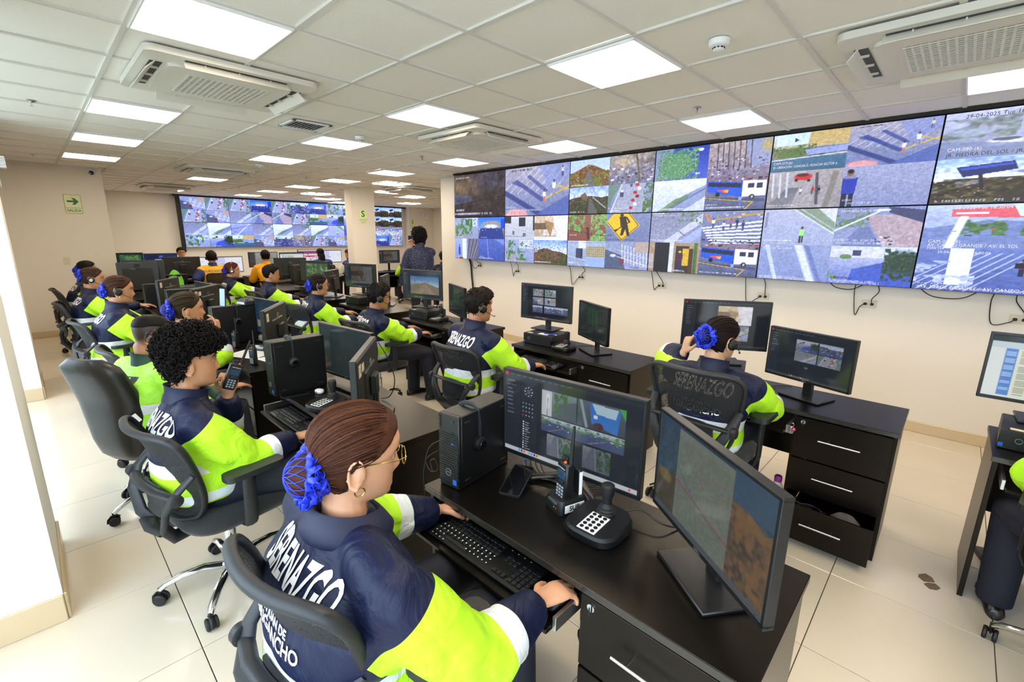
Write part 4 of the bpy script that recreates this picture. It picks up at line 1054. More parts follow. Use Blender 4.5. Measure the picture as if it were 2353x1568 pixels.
# far monitors (they face the people in the far rows, away from the far wall)
for lab, fn, x, y, z, rz, w in (
        ('far monitor with white page left of the yellow vest\'s head', s_white, -10.0, .13, ZT, PI / 2, .56), ('far monitor with white page right of the yellow vest\'s shoulder', s_white, -9.98, .66, ZT, PI / 2 + .1, .56),
        ('far monitor with pale relief map behind the person with white headset', s_relief, -10.1, 1.4, ZT + .08, PI / 2, .62), ('far monitor with pale green edge behind the second yellow vest', s_sheet, -10.1, 2.03, ZT + .06, PI / 2, .56),
        ('far monitor with blue desktop left of the monitor seen from behind', s_blue, -11.3, -.3, ZT + .04, PI / 2, .6), ('far monitor showing pink and white bars before the blue vests', s_pink, -11.2, 2.88, ZT + .08, PI / 2, .56),
        ('far monitor with white page between the two blue vests', s_white, -11.2, 3.52, ZT + .06, PI / 2, .56), ('far monitor with dim blue camera picture right of the column', s_dim, -9.5, 4.3, ZT + .1, PI / 2, .6),
        ('small far monitor with dark portrait picture near the exit wall corner', s_green, -11.35, -.85, ZT + .06, PI / 2, .5)):
    monitor(lab, fn, (x, y, ZT), rz, w, .34, .1 + z - ZT, 'plate', (36, 22), 3, logo_back=False, group='far monitors')
for lab, x, y, z, rz, w, h in (('monitor seen from behind with round logo left of the yellow vest', -9.85, -.2, ZT, -PI / 2, .62, .36), ('dark monitor seen from behind right of the second yellow vest', -8.4, 1.35, ZT, -PI / 2 - .25, .6, .36)):
    monitor(lab, s_dark, (x, y, z), rz, w, h, .1, 'plate', (10, 8), 3, group='far monitors')

# two big television-size displays seen from behind near the exit wall
def big_tv(label, x, y, z0, w, h, rz):
    t = thing('large_display', label, 'display', (x, y, 0), rz, 'large displays near the exit wall')
    MB().box((0, 0, z0 + h / 2), (w, .03, h), bev=.006).build('frame', MED, t)
    MB().box((0, .03, z0 + h / 2 - .04), (w * .72, .04, h * .78), bev=.012).build('rear_cover', MBB, t)
    MB().box((0, .05, z0 + h - .04), (.06, .03, .04), bev=.005).build('camera_bump', BLK, t)
    for s in (-1, 1): MB().box((s * w * .3, .02, (z0 + .03 + .751) / 2), (.05, .16, z0 + .03 - .751), bev=.004).build('foot', BLK, t)
big_tv('large dark display seen from behind standing near the exit wall', -7.8, -1.17, .79, .5, .44, -PI / 2 - .12)
big_tv('second large display standing behind the dark one near the exit wall', -8.62, -.98, .79, .56, .43, -PI / 2 - .12)
dup(dk, 'black desk under the dark monitor seen from behind in the far row', (-8.45, 1.45, 0), -PI / 2, 'black office desks')
dup(dk, 'black laminate desk under the second large display near the exit wall', (-8.55, -.85, 0), -PI / 2, 'black office desks')
# ================================================================== office chairs
MESHM = bpy.data.materials.new('chair_mesh_fabric'); MESHM.use_nodes = True
_nt = MESHM.node_tree; _b = _nt.nodes['Principled BSDF']
_b.inputs['Base Color'].default_value = (.012, .013, .015, 1); _b.inputs['Roughness'].default_value = .75
_tc = _nt.nodes.new('ShaderNodeTexCoord'); _wx = _nt.nodes.new('ShaderNodeTexVoronoi'); _wx.inputs['Scale'].default_value = 330
_nt.links.new(_tc.outputs['Object'], _wx.inputs['Vector'])
_mt = _nt.nodes.new('ShaderNodeMath'); _mt.operation = 'GREATER_THAN'; _mt.inputs[1].default_value = .34
_nt.links.new(_wx.outputs['Distance'], _mt.inputs[0])
_mr = _nt.nodes.new('ShaderNodeMapRange'); _mr.inputs[3].default_value = .42; _mr.inputs[4].default_value = 1.0
_nt.links.new(_mt.outputs[0], _mr.inputs[0]); _nt.links.new(_mr.outputs[0], _b.inputs['Alpha'])
FRAME = pmat('chair_frame_plastic', '1b1e21', .5, bump=.08, bscale=250)
SEATF = pmat('black_seat_fabric', '17181a', .85, bump=.2, bscale=500, sheen=.2)
def back_pt(u, v):
    hw = np.interp(v, [0, .25, .6, .9, 1], [.155, .19, .218, .235, .228])
    y = np.interp(v, [0, .25, .5, .8, 1], [-.215, -.205, -.225, -.262, -.305])
    return (u * hw, y + .055 * u * u, .49 + .425 * v)
def castor(t, x, y, a):
    c = MB()
    M = TR(x, y, 0) @ RZ(a)
    hood = MB()
    hood.tube([M @ Vector((0, .03 * math.cos(q), .03 + .034 * math.sin(q))) for q in (-.2, .5, 1.2, 1.9, 2.6)], [(.004, .011)] * 5, 8)
    hood.cyl(M @ Vector((0, 0, .04)), M @ Vector((0, 0, .085)), .008, n=8)
    o = hood.build('castor', BLK, t)
    for s in (-1, 1):
        MB().lathe([(.004, -.008), (.024, -.008), (.0285, -.004), (.0285, .004), (.024, .008), (.004, .008)], 16, M=M @ TR(s * .016, 0, .029) @ RY(PI / 2)).build('castor_wheel', BLK2, o)
def chair_base(t, seed=0):
    st = MB().lathe([(.028, .1), (.028, .3), (.02, .3), (.02, .42)], 18).build('gas_column', CHR, t)
    hub = MB().lathe([(.03, .07), (.05, .085), (.05, .12), (.03, .13)], 20).build('base_hub', CHR, t)
    for k in range(5):
        a = 2 * PI * k / 5 + .5 + seed
        d = Vector((math.cos(a), math.sin(a), 0))
        pts = [d * .03 + Vector((0, 0, .105)), d * .12 + Vector((0, 0, .125)), d * .21 + Vector((0, 0, .115)), d * .275 + Vector((0, 0, .092)), d * .30 + Vector((0, 0, .074))]
        MB().tube(pts, [(.016, .022), (.015, .02), (.014, .018), (.013, .016), (.012, .013)], 10).build('base_leg', CHR, t)
        castor(t, d.x * .30, d.y * .30, a + 1.3 + k)
def make_chair(label, seed=0):
    t = thing('office_chair', label, 'chair', group='black mesh office chairs')
    chair_base(t, seed)
    # seat
    rings = []
    for z, s in ((.425, .86), (.435, .98), (.455, 1.0), (.482, .99), (.495, .93), (.50, .7)):
        rg = []
        for k in range(36):
            a = 2 * PI * k / 36; c, q = math.cos(a), math.sin(a)
            x = .245 * s * math.copysign(abs(c) ** .55, c); y = .235 * s * math.copysign(abs(q) ** .55, q)
            rg.append((x, y + .015, z - (.03 * max(0, y / .235) ** 3)))
        rings.append(rg)
    MB().loft(rings).build('seat', SEATF, t, smooth=60)
    MB().box((0, -.01, .41), (.2, .26, .035), bev=.012).build('seat_mechanism', BLK, t)
    # backrest rim
    P = []
    for (u, v) in [(a * .55, 0) for a in (-1, -.5, 0, .5, 1)] + [(.9, .04), (1, .14), (1, .3), (1, .5), (1, .7), (1, .86), (.94, .96), (.75, 1), (.4, 1.01), (0, 1.012), (-.4, 1.01), (-.75, 1), (-.94, .96), (-1, .86), (-1, .7), (-1, .5), (-1, .3), (-1, .14), (-.9, .04)]:
        P.append(back_pt(u, min(v, 1.0)))
    Q = []
    for i in range(len(P)):
        p0, p1, p2, p3 = [Vector(P[(i + k) % len(P)]) for k in (-1, 0, 1, 2)]
        for k in range(3):
            w_ = k / 3; Q.append(.5 * ((2 * p1) + (p2 - p0) * w_ + (2 * p0 - 5 * p1 + 4 * p2 - p3) * w_ * w_ + (3 * p1 - p0 - 3 * p2 + p3) * w_ ** 3))
    MB().tube(Q, [(.011, .017)] * len(Q), 12, closed=True).build('back_rim', FRAME, t, smooth=70)
    V = []; F = []; nu, nv = 17, 15
    for j in range(nv):
        for i in range(nu):
            u, v = -1 + 2 * i / (nu - 1), j / (nv - 1)
            if v < .1: u *= .62 + 3.8 * v
            V.append(back_pt(u * .985, v))
    for j in range(nv - 1):
        for i in range(nu - 1):
            q = j * nu + i; F.append((q, q + 1, q + nu + 1, q + nu))
    MB().add(V, F).build('back_mesh', MESHM, t, smooth=True)
    # rear brace with big loop, lumbar pad and side knobs
    br = MB()
    for s in (-1, 1):
        br.tube([(s * .215, -.19, .73), (s * .205, -.245, .68), (s * .17, -.285, .6), (s * .12, -.285, .5), (s * .07, -.24, .42), (s * .04, -.12, .405)], [(.011, .02), (.013, .024), (.014, .028), (.015, .03), (.015, .03), (.012, .025)], 12)
    br.tube([(-.19, -.262, .655), (-.1, -.29, .665), (0, -.297, .668), (.1, -.29, .665), (.19, -.262, .655)], [(.01, .02)] * 5, 12)
    br.tube([(-.1, -.275, .47), (0, -.29, .465), (.1, -.275, .47)], [(.01, .03)] * 3, 8)
    br.build('back_brace', FRAME, t, smooth=70)
    for s in (-1, 1):
        MB().lathe([(.02, 0), (.026, .004), (.026, .026), (.02, .03)], 18, M=TR(s * .205, -.262, .655) @ RY(s * PI / 2)).build('lumbar_knob', FRAME, t)
    lp = []
    for q, s in ((-.262, .8), (-.268, 1.), (-.278, 1.), (-.284, .75)):
        lp.append([(.12 * s * math.copysign(abs(math.cos(a)) ** .6, math.cos(a)), q + .03 * math.cos(a) ** 2, .6 + .075 * s * math.copysign(abs(math.sin(a)) ** .6, math.sin(a))) for a in [2 * PI * k / 24 for k in range(24)]])
    MB().loft(lp).build('lumbar_pad', FRAME, t, smooth=60)
    for s in (-1, 1):
        a = MB().tube([(s * .2, -.01, .425), (s * .262, -.01, .435), (s * .278, -.01, .48), (s * .278, -.005, .68)], [(.012, .03), (.012, .03), (.013, .032), (.012, .028)], 8).build('arm_support', FRAME, t)
        MB().prism(rrect(.042, .125, .03), .68, .705, M=TR(s * .278, .02, 0)).build('armrest', FRAME, t)
    return t
CHAIRS = []
proto_chair = None
def chair(label, x, y, rz=0.0, seed=0):
    global proto_chair
    if proto_chair is None:
        proto_chair = make_chair(label, seed); c = proto_chair
        c.location = (x, y, 0); c.rotation_euler = (0, 0, rz)
    else:
        c = dup(proto_chair, label, (x, y, 0), rz, 'black mesh office chairs'); c.scale = (1, 1, 1)
    return c
chair('black mesh chair of the frontmost person, curved top at the bottom of the photo', .385, -1.79, .14).scale = (.92, 1, 1.09)
chair('black mesh office chair of the radio-holding person with chrome star base', -.98, -1.83, .18)
chair('black mesh office chair behind the person resting a hand by the chin', -2.72, -1.78, .05)
chair('black mesh office chair of the person with drop earrings', -4.2, -1.85, .1)
chair('black mesh office chair of the second headset wearer from the exit wall', -5.72, -1.9, -.05)
chair('black mesh office chair nearest the exit sign wall', -7.45, -1.88, .05)
chair('black mesh chair with see-through back showing jacket lettering, facing the video wall', .45, .31, .0).scale = (1.08, 1, 1.12)
chair('black mesh office chair of the headset wearer just below the video wall', -1.2, -.02, .05)
chair('black mesh office chair of the person with black glasses and headset', -2.62, -.06, .12)
chair('black mesh office chair of the person with silver glasses and dark blue hair net', -4.05, -.05, .1)
chair('black mesh office chair of the middle-row person without headset', -5.6, .0, .1)
chair('black mesh office chair of the person with white headset', -6.95, -.1, .1)
chair('black mesh office chair cut by the right edge of the photo', 2.02, .28, -.15)
chair('black mesh office chair of the yellow vest with lettering, seen from behind', -9.3, .25, PI / 2)
chair('brownish-looking mesh chair of the second yellow vest, seen from behind', -9.2, 1.3, PI / 2)
chair('far mesh chair of the upright person in a blue vest', -10.35, 2.85, PI / 2)
chair('far mesh chair of the second blue vest beside the column', -9.95, 3.52, PI / 2)
chair('far mesh chair right of the column with a lime jacket', -8.6, 4.3, PI / 2)
chair('far mesh chair with a lime vest hung over it', -9.35, -.56, PI / 2 + .3)
# padded leather chair of the man in the green vest
LEA = pmat('black_leather', '131415', .38, bump=.12, bscale=120, spec=.6)
lc = thing('leather_chair', 'padded black leather office chair with tall rounded back and white tag', 'chair', (-2.1, -1.92, 0), .55)
lc.scale = (.86, 1, .97)
chair_base(lc, .3)
rings = []
for z, s in ((.40, .8), (.42, .98), (.46, 1.04), (.5, .98), (.515, .75)):
    rings.append([(.25 * s * math.copysign(abs(math.cos(a)) ** .5, math.cos(a)), .02 + .24 * s * math.copysign(abs(math.sin(a)) ** .5, math.sin(a)), z) for a in [2 * PI * k / 36 for k in range(36)]])
MB().loft(rings).build('seat', LEA, lc, smooth=60)
rings = []
for v in np.linspace(0, 1, 15):
    hw = np.interp(v, [0, .06, .2, .6, .9, .97, 1], [.12, .17, .2, .235, .225, .2, .13]); th = np.interp(v, [0, .06, .2, .6, .92, 1], [.02, .05, .062, .055, .045, .015])
    yc = np.interp(v, [0, .3, .6, 1], [-.2, -.22, -.24, -.33]); z = .40 + .66 * v
    rings.append([(hw * math.copysign(abs(math.cos(a)) ** .45, math.cos(a)), yc + th * math.copysign(abs(math.sin(a)) ** .7, math.sin(a)) + .03 * math.cos(a) ** 2, z) for a in [2 * PI * k / 40 for k in range(40)]])
MB().loft(rings).build('backrest', LEA, lc, smooth=60)
for s in (-1, 1):
    MB().tube([(s * .24, -.2, .62), (s * .29, -.1, .66), (s * .29, .1, .66), (s * .285, .16, .6), (s * .26, .15, .43)], [(.015, .025)] * 5, 8).build('armrest', BLK, lc)
tg = MB().box((.236, -.262, .7), (.0015, .05, .055), M=RZ(-.5) @ RX(.5)).build('paper_tag', WHT, lc, smooth=None)
# lime vest hung over the far chair
# ================================================================== people
def remesh(mb, voxel, it=2, fac=.5):
    me = mb.mesh('surface'); o = bpy.data.objects.new('surface', me)
    m = o.modifiers.new('r', 'REMESH'); m.mode = 'VOXEL'; m.voxel_size = voxel; m.use_smooth_shade = True
    if it:
        s = o.modifiers.new('s', 'SMOOTH'); s.factor = fac; s.iterations = it
    out = baked(o); bpy.data.meshes.remove(me)
    return out
def coords(me):
    a = np.zeros(len(me.vertices) * 3); me.vertices.foreach_get('co', a); return a.reshape(-1, 3)
def setco(me, V):
    me.vertices.foreach_set('co', V.ravel()); me.update()
def vnormals(me):
    a = np.zeros(len(me.vertices) * 3); me.vertex_normals.foreach_get('vector', a); return a.reshape(-1, 3)
def fattr(me, name, v):
    at = me.attributes.new(name, 'FLOAT', 'POINT'); at.data.foreach_set('value', np.asarray(v, np.float32))
def smoothall(me):
    me.polygons.foreach_set('use_smooth', [True] * len(me.polygons))

# ---- head surface in head coordinates (x right, y forward, z up, origin mid-head)
HZ = np.array([-.118, -.112, -.1, -.085, -.065, -.045, -.02, 0, .02, .045, .07, .09, .105, .114])
HW = np.array([.012, .026, .040, .050, .058, .063, .067, .071, .0735, .074, .068, .055, .036, .010])
HF = np.array([.055, .074, .083, .084, .083, .083, .083, .085, .093, .094, .085, .068, .045, .012])
HB = np.array([.000, .004, .012, .028, .05, .068, .082, .09, .097, .1, .094, .078, .052, .014])
def head_xy(th, z):
    w, f, b = np.interp(z, HZ, HW), np.interp(z, HZ, HF), np.interp(z, HZ, HB)
    s, c = np.sin(th), np.cos(th)
    x = w * np.sign(s) * np.abs(s) ** .92; y = np.where(c > 0, f, b) * np.sign(c) * np.abs(c) ** .92
    fr = np.clip(c, 0, 1)
    nose = np.interp(z, [-.06, -.052, -.044, -.036, -.015, .012, .03], [0, .004, .02, .026, .015, .004, 0]) * np.exp(-(x / np.interp(z, [-.05, -.036, .02], [.017, .014, .009])) ** 2)
    lips = np.interp(z, [-.088, -.082, -.076, -.071, -.066, -.058, -.052], [0, .006, .005, .002, .007, .003, 0]) * np.exp(-(x / .024) ** 2)
    chin = np.interp(z, [-.116, -.105, -.09], [0, .006, 0]) * np.exp(-(x / .02) ** 2)
    sock = .008 * np.exp(-((np.abs(x) - .031) / .014) ** 2 - ((z - .002) / .012) ** 2)
    cheek = .004 * np.exp(-((np.abs(x) - .045) / .02) ** 2 - ((z + .03) / .02) ** 2)
    y = y + fr * (nose + lips + chin - sock + cheek)
    return x, y
def head_mb(mb, M, nz=46, nt=56):
    rings = []
    for z in np.interp(np.linspace(0, 1, nz), np.linspace(0, 1, len(HZ)), HZ):
        th = np.linspace(0, 2 * PI, nt, endpoint=False)
        x, y = head_xy(th, z)
        rings.append([tuple(M @ Vector((a, b, z))) for a, b in zip(x, y)])
    mb.loft(rings)
    for s in (-1, 1):      # ears
        E = M @ TR(s * .071, -.012, -.01) @ RZ(-s * .35) @ Matrix.Scale(1.18, 4)
        pts = [E @ Vector((s * .014 + s * .003 * math.sin(a), -.016 * math.cos(a) - .004, .031 * math.sin(a))) for a in np.linspace(-1.9, 2.2, 9)]
        mb.tube(pts, [.005, .006, .0055, .005, .005, .005, .005, .0045, .004], 6)
        mb.lathe([(.001, -.008), (.012, -.004), (.013, .002), (.001, .008)], 10, M=E @ TR(s * .003, -.002, -.004) @ RY(PI / 2) @ Matrix.Diagonal((2.0, 1, 1, 1)))
# ---- hair line (lower edge of the hair) by angle from the front
HL_T = np.radians([0, 25, 50, 68, 80, 92, 105, 120, 150, 180])
HAIRLINES = {'pulled': np.array([.078, .075, .055, .03, .012, .02, -.015, -.06, -.072, -.075]),
             'short': np.array([.07, .068, .055, .04, -.005, .02, -.02, -.045, -.06, -.065]),
             'fade': np.array([.072, .07, .064, .062, .06, .06, .055, .045, .035, .03]),
             'fringe': np.array([.045, .05, .035, .02, -.02, -.02, -.04, -.075, -.1, -.1]),
             'curls': np.array([.05, .05, .04, .035, .03, .035, -.005, -.045, -.065, -.07]),
             'long': np.array([.07, .06, .03, -.01, -.06, -.075, -.09, -.1, -.11, -.11])}
def cap_mesh(style, thick, M, seed=0, rough=.0, nv=22, nt=72, lift=None):
    hl = HAIRLINES[style]; r = np.random.RandomState(seed)
    th = np.linspace(-PI, PI, nt, endpoint=False)
    z0 = np.interp(np.abs(th), HL_T, hl)
    rings = []
    ph = r.rand(6) * 6.28
    for v in np.linspace(0, 1, nv):
        z = z0 + (.1138 - z0) * (1 - (1 - v) ** 1.5)
        x, y = head_xy(th, z)
        n = np.stack([x, y * 1.0, z * .9], 1); n /= np.linalg.norm(n, axis=1)[:, None] + 1e-9
        k = thick * np.clip(v / .16, 0, 1) ** .6 * (1 + rough * (np.sin(th * 9 + ph[0] + v * 5) * .4 + np.sin(th * 23 + ph[1] - v * 9) * .35 + np.sin(v * 30 + ph[2] + th * 3) * .3))
        if lift is not None: k = k + lift(th, z, v)
        P = np.stack([x, y, z], 1) * 1.0 + n * (k[:, None] - .0015 * (v < .02))
        rings.append(P)
    rings.append(np.tile(np.array([[0, -.005, .114 + thick]]), (nt, 1)))
    R3 = np.array(M.to_3x3()); T = np.array(M.translation)
    return [rg @ R3.T + T for rg in rings]

def hand_mb(mb, W, d, n, side, pose='flat', s=1.0):
    """W wrist, d towards the fingers, n out of the back of the hand; side +1 = right hand"""
    d = Vector(d).normalized(); n = (Vector(n) - d * Vector(n).dot(d)).normalized(); x = d.cross(n) * 1.0   # x: to the right seen from above with fingers forward
    W = Vector(W)
    def P(a, b, c): return W + x * (a * s) + d * (b * s) + n * (c * s)
    rings = []
    for b, hw, ht, c in ((-.02, .024, .019, 0), (.01, .027, .018, 0), (.04, .036, .016, .002), (.07, .041, .015, .004), (.092, .040, .013, .003), (.098, .034, .009, .001)):
        rings.append([tuple(P(hw * math.cos(a), b, c + ht * math.sin(a))) for a in [2 * PI * k / 14 for k in range(14)]])
    mb.loft(rings)
    if pose == 'flat': curls = [(.25, .35, .3)] * 4; spread = .12
    elif pose == 'mouse': curls = [(.3, .4, .35), (.25, .4, .3), (.35, .5, .4), (.45, .6, .5)]; spread = .14
    elif pose == 'hold': curls = [(.9, .9, .5), (.95, 1.0, .5), (1.0, 1.0, .5), (1.05, 1.0, .5)]; spread = .05
    else: curls = [(.35, .45, .3), (.9, .9, .5), (1.1, 1.1, .6), (1.2, 1.2, .6)]; spread = .06      # chin
    L = (.074, .082, .076, .06); bx = (-.029, -.010, .010, .028)
    for k in range(4):
        a0 = bx[k] * side * -1 * -1
        xk = bx[k] * (1 if side > 0 else -1)
        p = P(xk, .088, .003); ang = 0; dirx = spread * (k - 1.5) * .6 * (1 if side > 0 else -1)
        pts = [p]; rad = [.0092]
        for q, fr in enumerate((.45, .3, .25)):
            ang += curls[k][q]
            v = d * math.cos(ang) - n * math.sin(ang) + x * dirx
            p = p + v.normalized() * (L[k] * fr * s); pts.append(p); rad.append((.0086, .0078, .006)[q])
        mb.tube(pts, [r_ * s for r_ in rad], 8)
    tx = -1 if side > 0 else 1
    b = P(tx * .026, .018, -.004)
    if pose == 'hold': tp = [b, P(tx * .05, .05, -.02), P(tx * .045, .075, -.045), P(tx * .03, .09, -.06)]
    elif pose == 'chin': tp = [b, P(tx * .05, .045, -.012), P(tx * .05, .07, -.03), P(tx * .035, .09, -.045)]
    else: tp = [b, P(tx * .052, .042, -.006), P(tx * .062, .066, -.012), P(tx * .062, .085, -.018)]
    mb.tube(tp, [.0125 * s, .0115 * s, .010 * s, .007 * s], 8)

def elbow_ik(S, W, a, b, hint):
    S, W = Vector(S), Vector(W); D = W - S; L = D.length
    if L > (a + b) * .985:
        k = L / ((a + b) * .985); a *= k; b *= k
    u = D.normalized(); x = (a * a - b * b + L * L) / (2 * L); h = math.sqrt(max(0, a * a - x * x))
    hv = Vector(hint); hv = (hv - u * hv.dot(u)).normalized()
    return S + u * x + hv * h

def zone_mat(name, cols, hb, tb):
    """cloth coloured by body zones: attributes arm (inside a sleeve), t (along the sleeve), h (height above the hem)"""
    if name in MATS: return MATS[name]
    m = bpy.data.materials.new(name); m.use_nodes = True; nt = m.node_tree; b = nt.nodes['Principled BSDF']
    def attr(n):
        a = nt.nodes.new('ShaderNodeAttribute'); a.attribute_name = n; return a.outputs['Fac']
    def math_(op, x, y):
        k = nt.nodes.new('ShaderNodeMath'); k.operation = op
        for i, q in enumerate((x, y)):
            if isinstance(q, (int, float)): k.inputs[i].default_value = q
            else: nt.links.new(q, k.inputs[i])
        return k.outputs[0]
    def between(q, lo, hi): return math_('MULTIPLY', math_('GREATER_THAN', q, lo), math_('LESS_THAN', q, hi))
    def mix(f, x, y):
        k = nt.nodes.new('ShaderNodeMix'); k.data_type = 'RGBA'; nt.links.new(f, k.inputs[0])
        for i, q in ((6, x), (7, y)):
            if isinstance(q, tuple): k.inputs[i].default_value = q
            else: nt.links.new(q, k.inputs[i])
        return k.outputs[2]
    C = lambda c: srgb(c) + (1,)
    A, T, H = attr('arm'), attr('t'), attr('h')
    cur = C(cols[0]); first = True
    for lo, hi, c in hb:
        cur = mix(between(H, lo, hi), cur, C(c))
    inarm = math_('GREATER_THAN', A, 0.0)
    for lo, hi, c in tb:
        cur = mix(math_('MULTIPLY', inarm, between(T, lo, hi)), cur, C(c))
    nz = nt.nodes.new('ShaderNodeTexNoise'); nz.inputs['Scale'].default_value = 9; nz.inputs['Detail'].default_value = 3
    tc = nt.nodes.new('ShaderNodeTexCoord'); nt.links.new(tc.outputs['Object'], nz.inputs['Vector'])
    nt.links.new(cur, b.inputs['Base Color'])
    b.inputs['Roughness'].default_value = .5; b.inputs['Specular IOR Level'].default_value = .3
    bp = nt.nodes.new('ShaderNodeBump'); bp.inputs['Strength'].default_value = .8; bp.inputs['Distance'].default_value = .025
    n2 = nt.nodes.new('ShaderNodeTexNoise'); n2.inputs['Scale'].default_value = 7; n2.inputs['Detail'].default_value = 4; n2.inputs['Distortion'].default_value = 1.2
    nt.links.new(tc.outputs['Object'], n2.inputs['Vector']); nt.links.new(n2.outputs['Fac'], bp.inputs['Height']); nt.links.new(bp.outputs[0], b.inputs['Normal'])
    MATS[name] = m
    return m
NAVY, LIME, REFL, LIME2 = '0c1534', 'b6f02c', 'dfe6ea', '8fe03a'
HB_ = ((-9, .205, LIME), (.145, .205, REFL), (.02, .065, REFL))
TB_ = ((-1, .04, NAVY), (.04, .70, LIME), (.66, .76, REFL), (.76, 2, NAVY))
OUT = {
    'serenazgo': dict(cols=(NAVY,), hb=HB_, tb=TB_),
    'serenazgo_wide': dict(cols=(NAVY,), hb=HB_, tb=((-1, .11, NAVY), (.11, .70, LIME), (.66, .76, REFL), (.76, 2, NAVY))),
    'green': dict(cols=('a8ee48',), hb=((.14, .2, REFL),), tb=((-1, .3, 'a8ee48'), (.3, 2, '23443a'))),
    'yellow': dict(cols=('f2b81c',), hb=((.05, .09, REFL),), tb=((-1, .06, 'f2b81c'), (.06, 2, '26346e'))),
    'bluevest': dict(cols=('24357e',), hb=((.05, .1, REFL),), tb=((-1, .08, '24357e'), (.08, 2, 'dcdad8'))),
    'yellowjacket': dict(cols=('f4ac14',), hb=((.03, .08, REFL),), tb=((-1, .7, 'f4ac14'), (.7, .8, REFL), (.8, 2, 'f4ac14'))),
}
TROU = pmat('navy_trousers', '0b1022', .75, bump=.2, bscale=30)
SHOE = pmat('black_shoe_leather', '101012', .25)
def skin_mat(c):
    n = 'skin_' + c
    if n in MATS: return MATS[n]
    m = bpy.data.materials.new(n); m.use_nodes = True; nt = m.node_tree; b = nt.nodes['Principled BSDF']
    def attr(q):
        a = nt.nodes.new('ShaderNodeAttribute'); a.attribute_name = q; return a.outputs['Fac']
    base = np.array(srgb(c))
    def mix(f, x, y):
        k = nt.nodes.new('ShaderNodeMix'); k.data_type = 'RGBA'; nt.links.new(f, k.inputs[0])
        for i, q in ((6, x), (7, y)):
            if isinstance(q, tuple): k.inputs[i].default_value = q
            else: nt.links.new(q, k.inputs[i])
        return k.outputs[2]
    nz = nt.nodes.new('ShaderNodeTexNoise'); nz.inputs['Scale'].default_value = 30; nz.inputs['Detail'].default_value = 3
    tc = nt.nodes.new('ShaderNodeTexCoord'); nt.links.new(tc.outputs['Object'], nz.inputs['Vector'])
    cur = mix(nz.outputs['Fac'], tuple(base * .9) + (1,), tuple(np.minimum(1, base * 1.1)) + (1,))
    cur = mix(attr('lip'), cur, tuple(base * np.array([.85, .5, .5])) + (1,))
    cur = mix(attr('stub'), cur, tuple(base * .03) + (1,))
    nt.links.new(cur, b.inputs['Base Color']); b.inputs['Roughness'].default_value = .48
    b.inputs['Subsurface Weight'].default_value = .08; b.inputs['Subsurface Radius'].default_value = (.01, .004, .002)
    MATS[n] = m
    return m
def hair_mat(c, rough=.5):
    n = 'hair_' + c
    if n in MATS: return MATS[n]
    return pmat(n, c, rough, var=.35, scale=30, stretch=(1, 1, 4), bump=.25, bscale=160, spec=.1)
BLUENET = pmat('royal_blue_satin', '2238d0', .4, var=.2, scale=40)
BLUENET2 = pmat('dark_blue_satin', '1a2470', .45, var=.2, scale=40)
EYEW = pmat('eye_white', 'b9aca0', .3); EYEI = pmat('eye_iris', '1c110b', .15)
GOLD = pmat('gold_wire', 'd9b96a', .2, 1.0); SILV = pmat('silver_wire', 'c9ccd0', .2, 1.0); BLKW = pmat('black_wire', '141414', .3)

def tone(c, k):
    return ''.join('%02x' % min(255, int(int(c[i:i + 2], 16) * k)) for i in (0, 2, 4))
def curl_hair(name, mat, M, parent, n, seed, length=.05, rad=.011, off=.052, thick=.0038, line='curls'):
    r = random.Random(seed); mb = MB(); th_ = np.linspace(0, 2 * PI * 1.9, 13)
    for k in range(n):
        u = r.uniform(-1, 1) * PI; hl = float(np.interp(abs(u), HL_T, HAIRLINES[line]))
        z = hl + (.112 - hl) * (r.random() ** .8)
        x, y = head_xy(np.array([u]), np.array([z])); p = Vector((float(x[0]), float(y[0]), z))
        nn = Vector((p.x, p.y, p.z * 1.0 + .01)).normalized()
        up = max(0, p.z) / .11
        p = p + nn * (off * (.35 + .65 * r.random()) * (.55 + .6 * up))
        ax = (nn * .5 + Vector((r.gauss(0, 1), r.gauss(0, 1), r.gauss(0, 1) - .7)) * .6).normalized()
        e1 = ax.orthogonal().normalized(); e2 = ax.cross(e1); rr_ = rad * r.uniform(.7, 1.25); L = length * r.uniform(.5, 1.0); ph = r.uniform(0, 6.28)
        pts = [M @ (p + ax * (L * (q / 12 - .5)) + e1 * (rr_ * math.cos(t + ph)) + e2 * (rr_ * math.sin(t + ph))) for q, t in enumerate(th_)]
        mb.tube(pts, [thick * (1 - .5 * abs(q / 6 - 1) ** 3) for q in range(13)], 4)
    o = mb.build(name, mat, parent, smooth=True, kind='stuff')
    return o
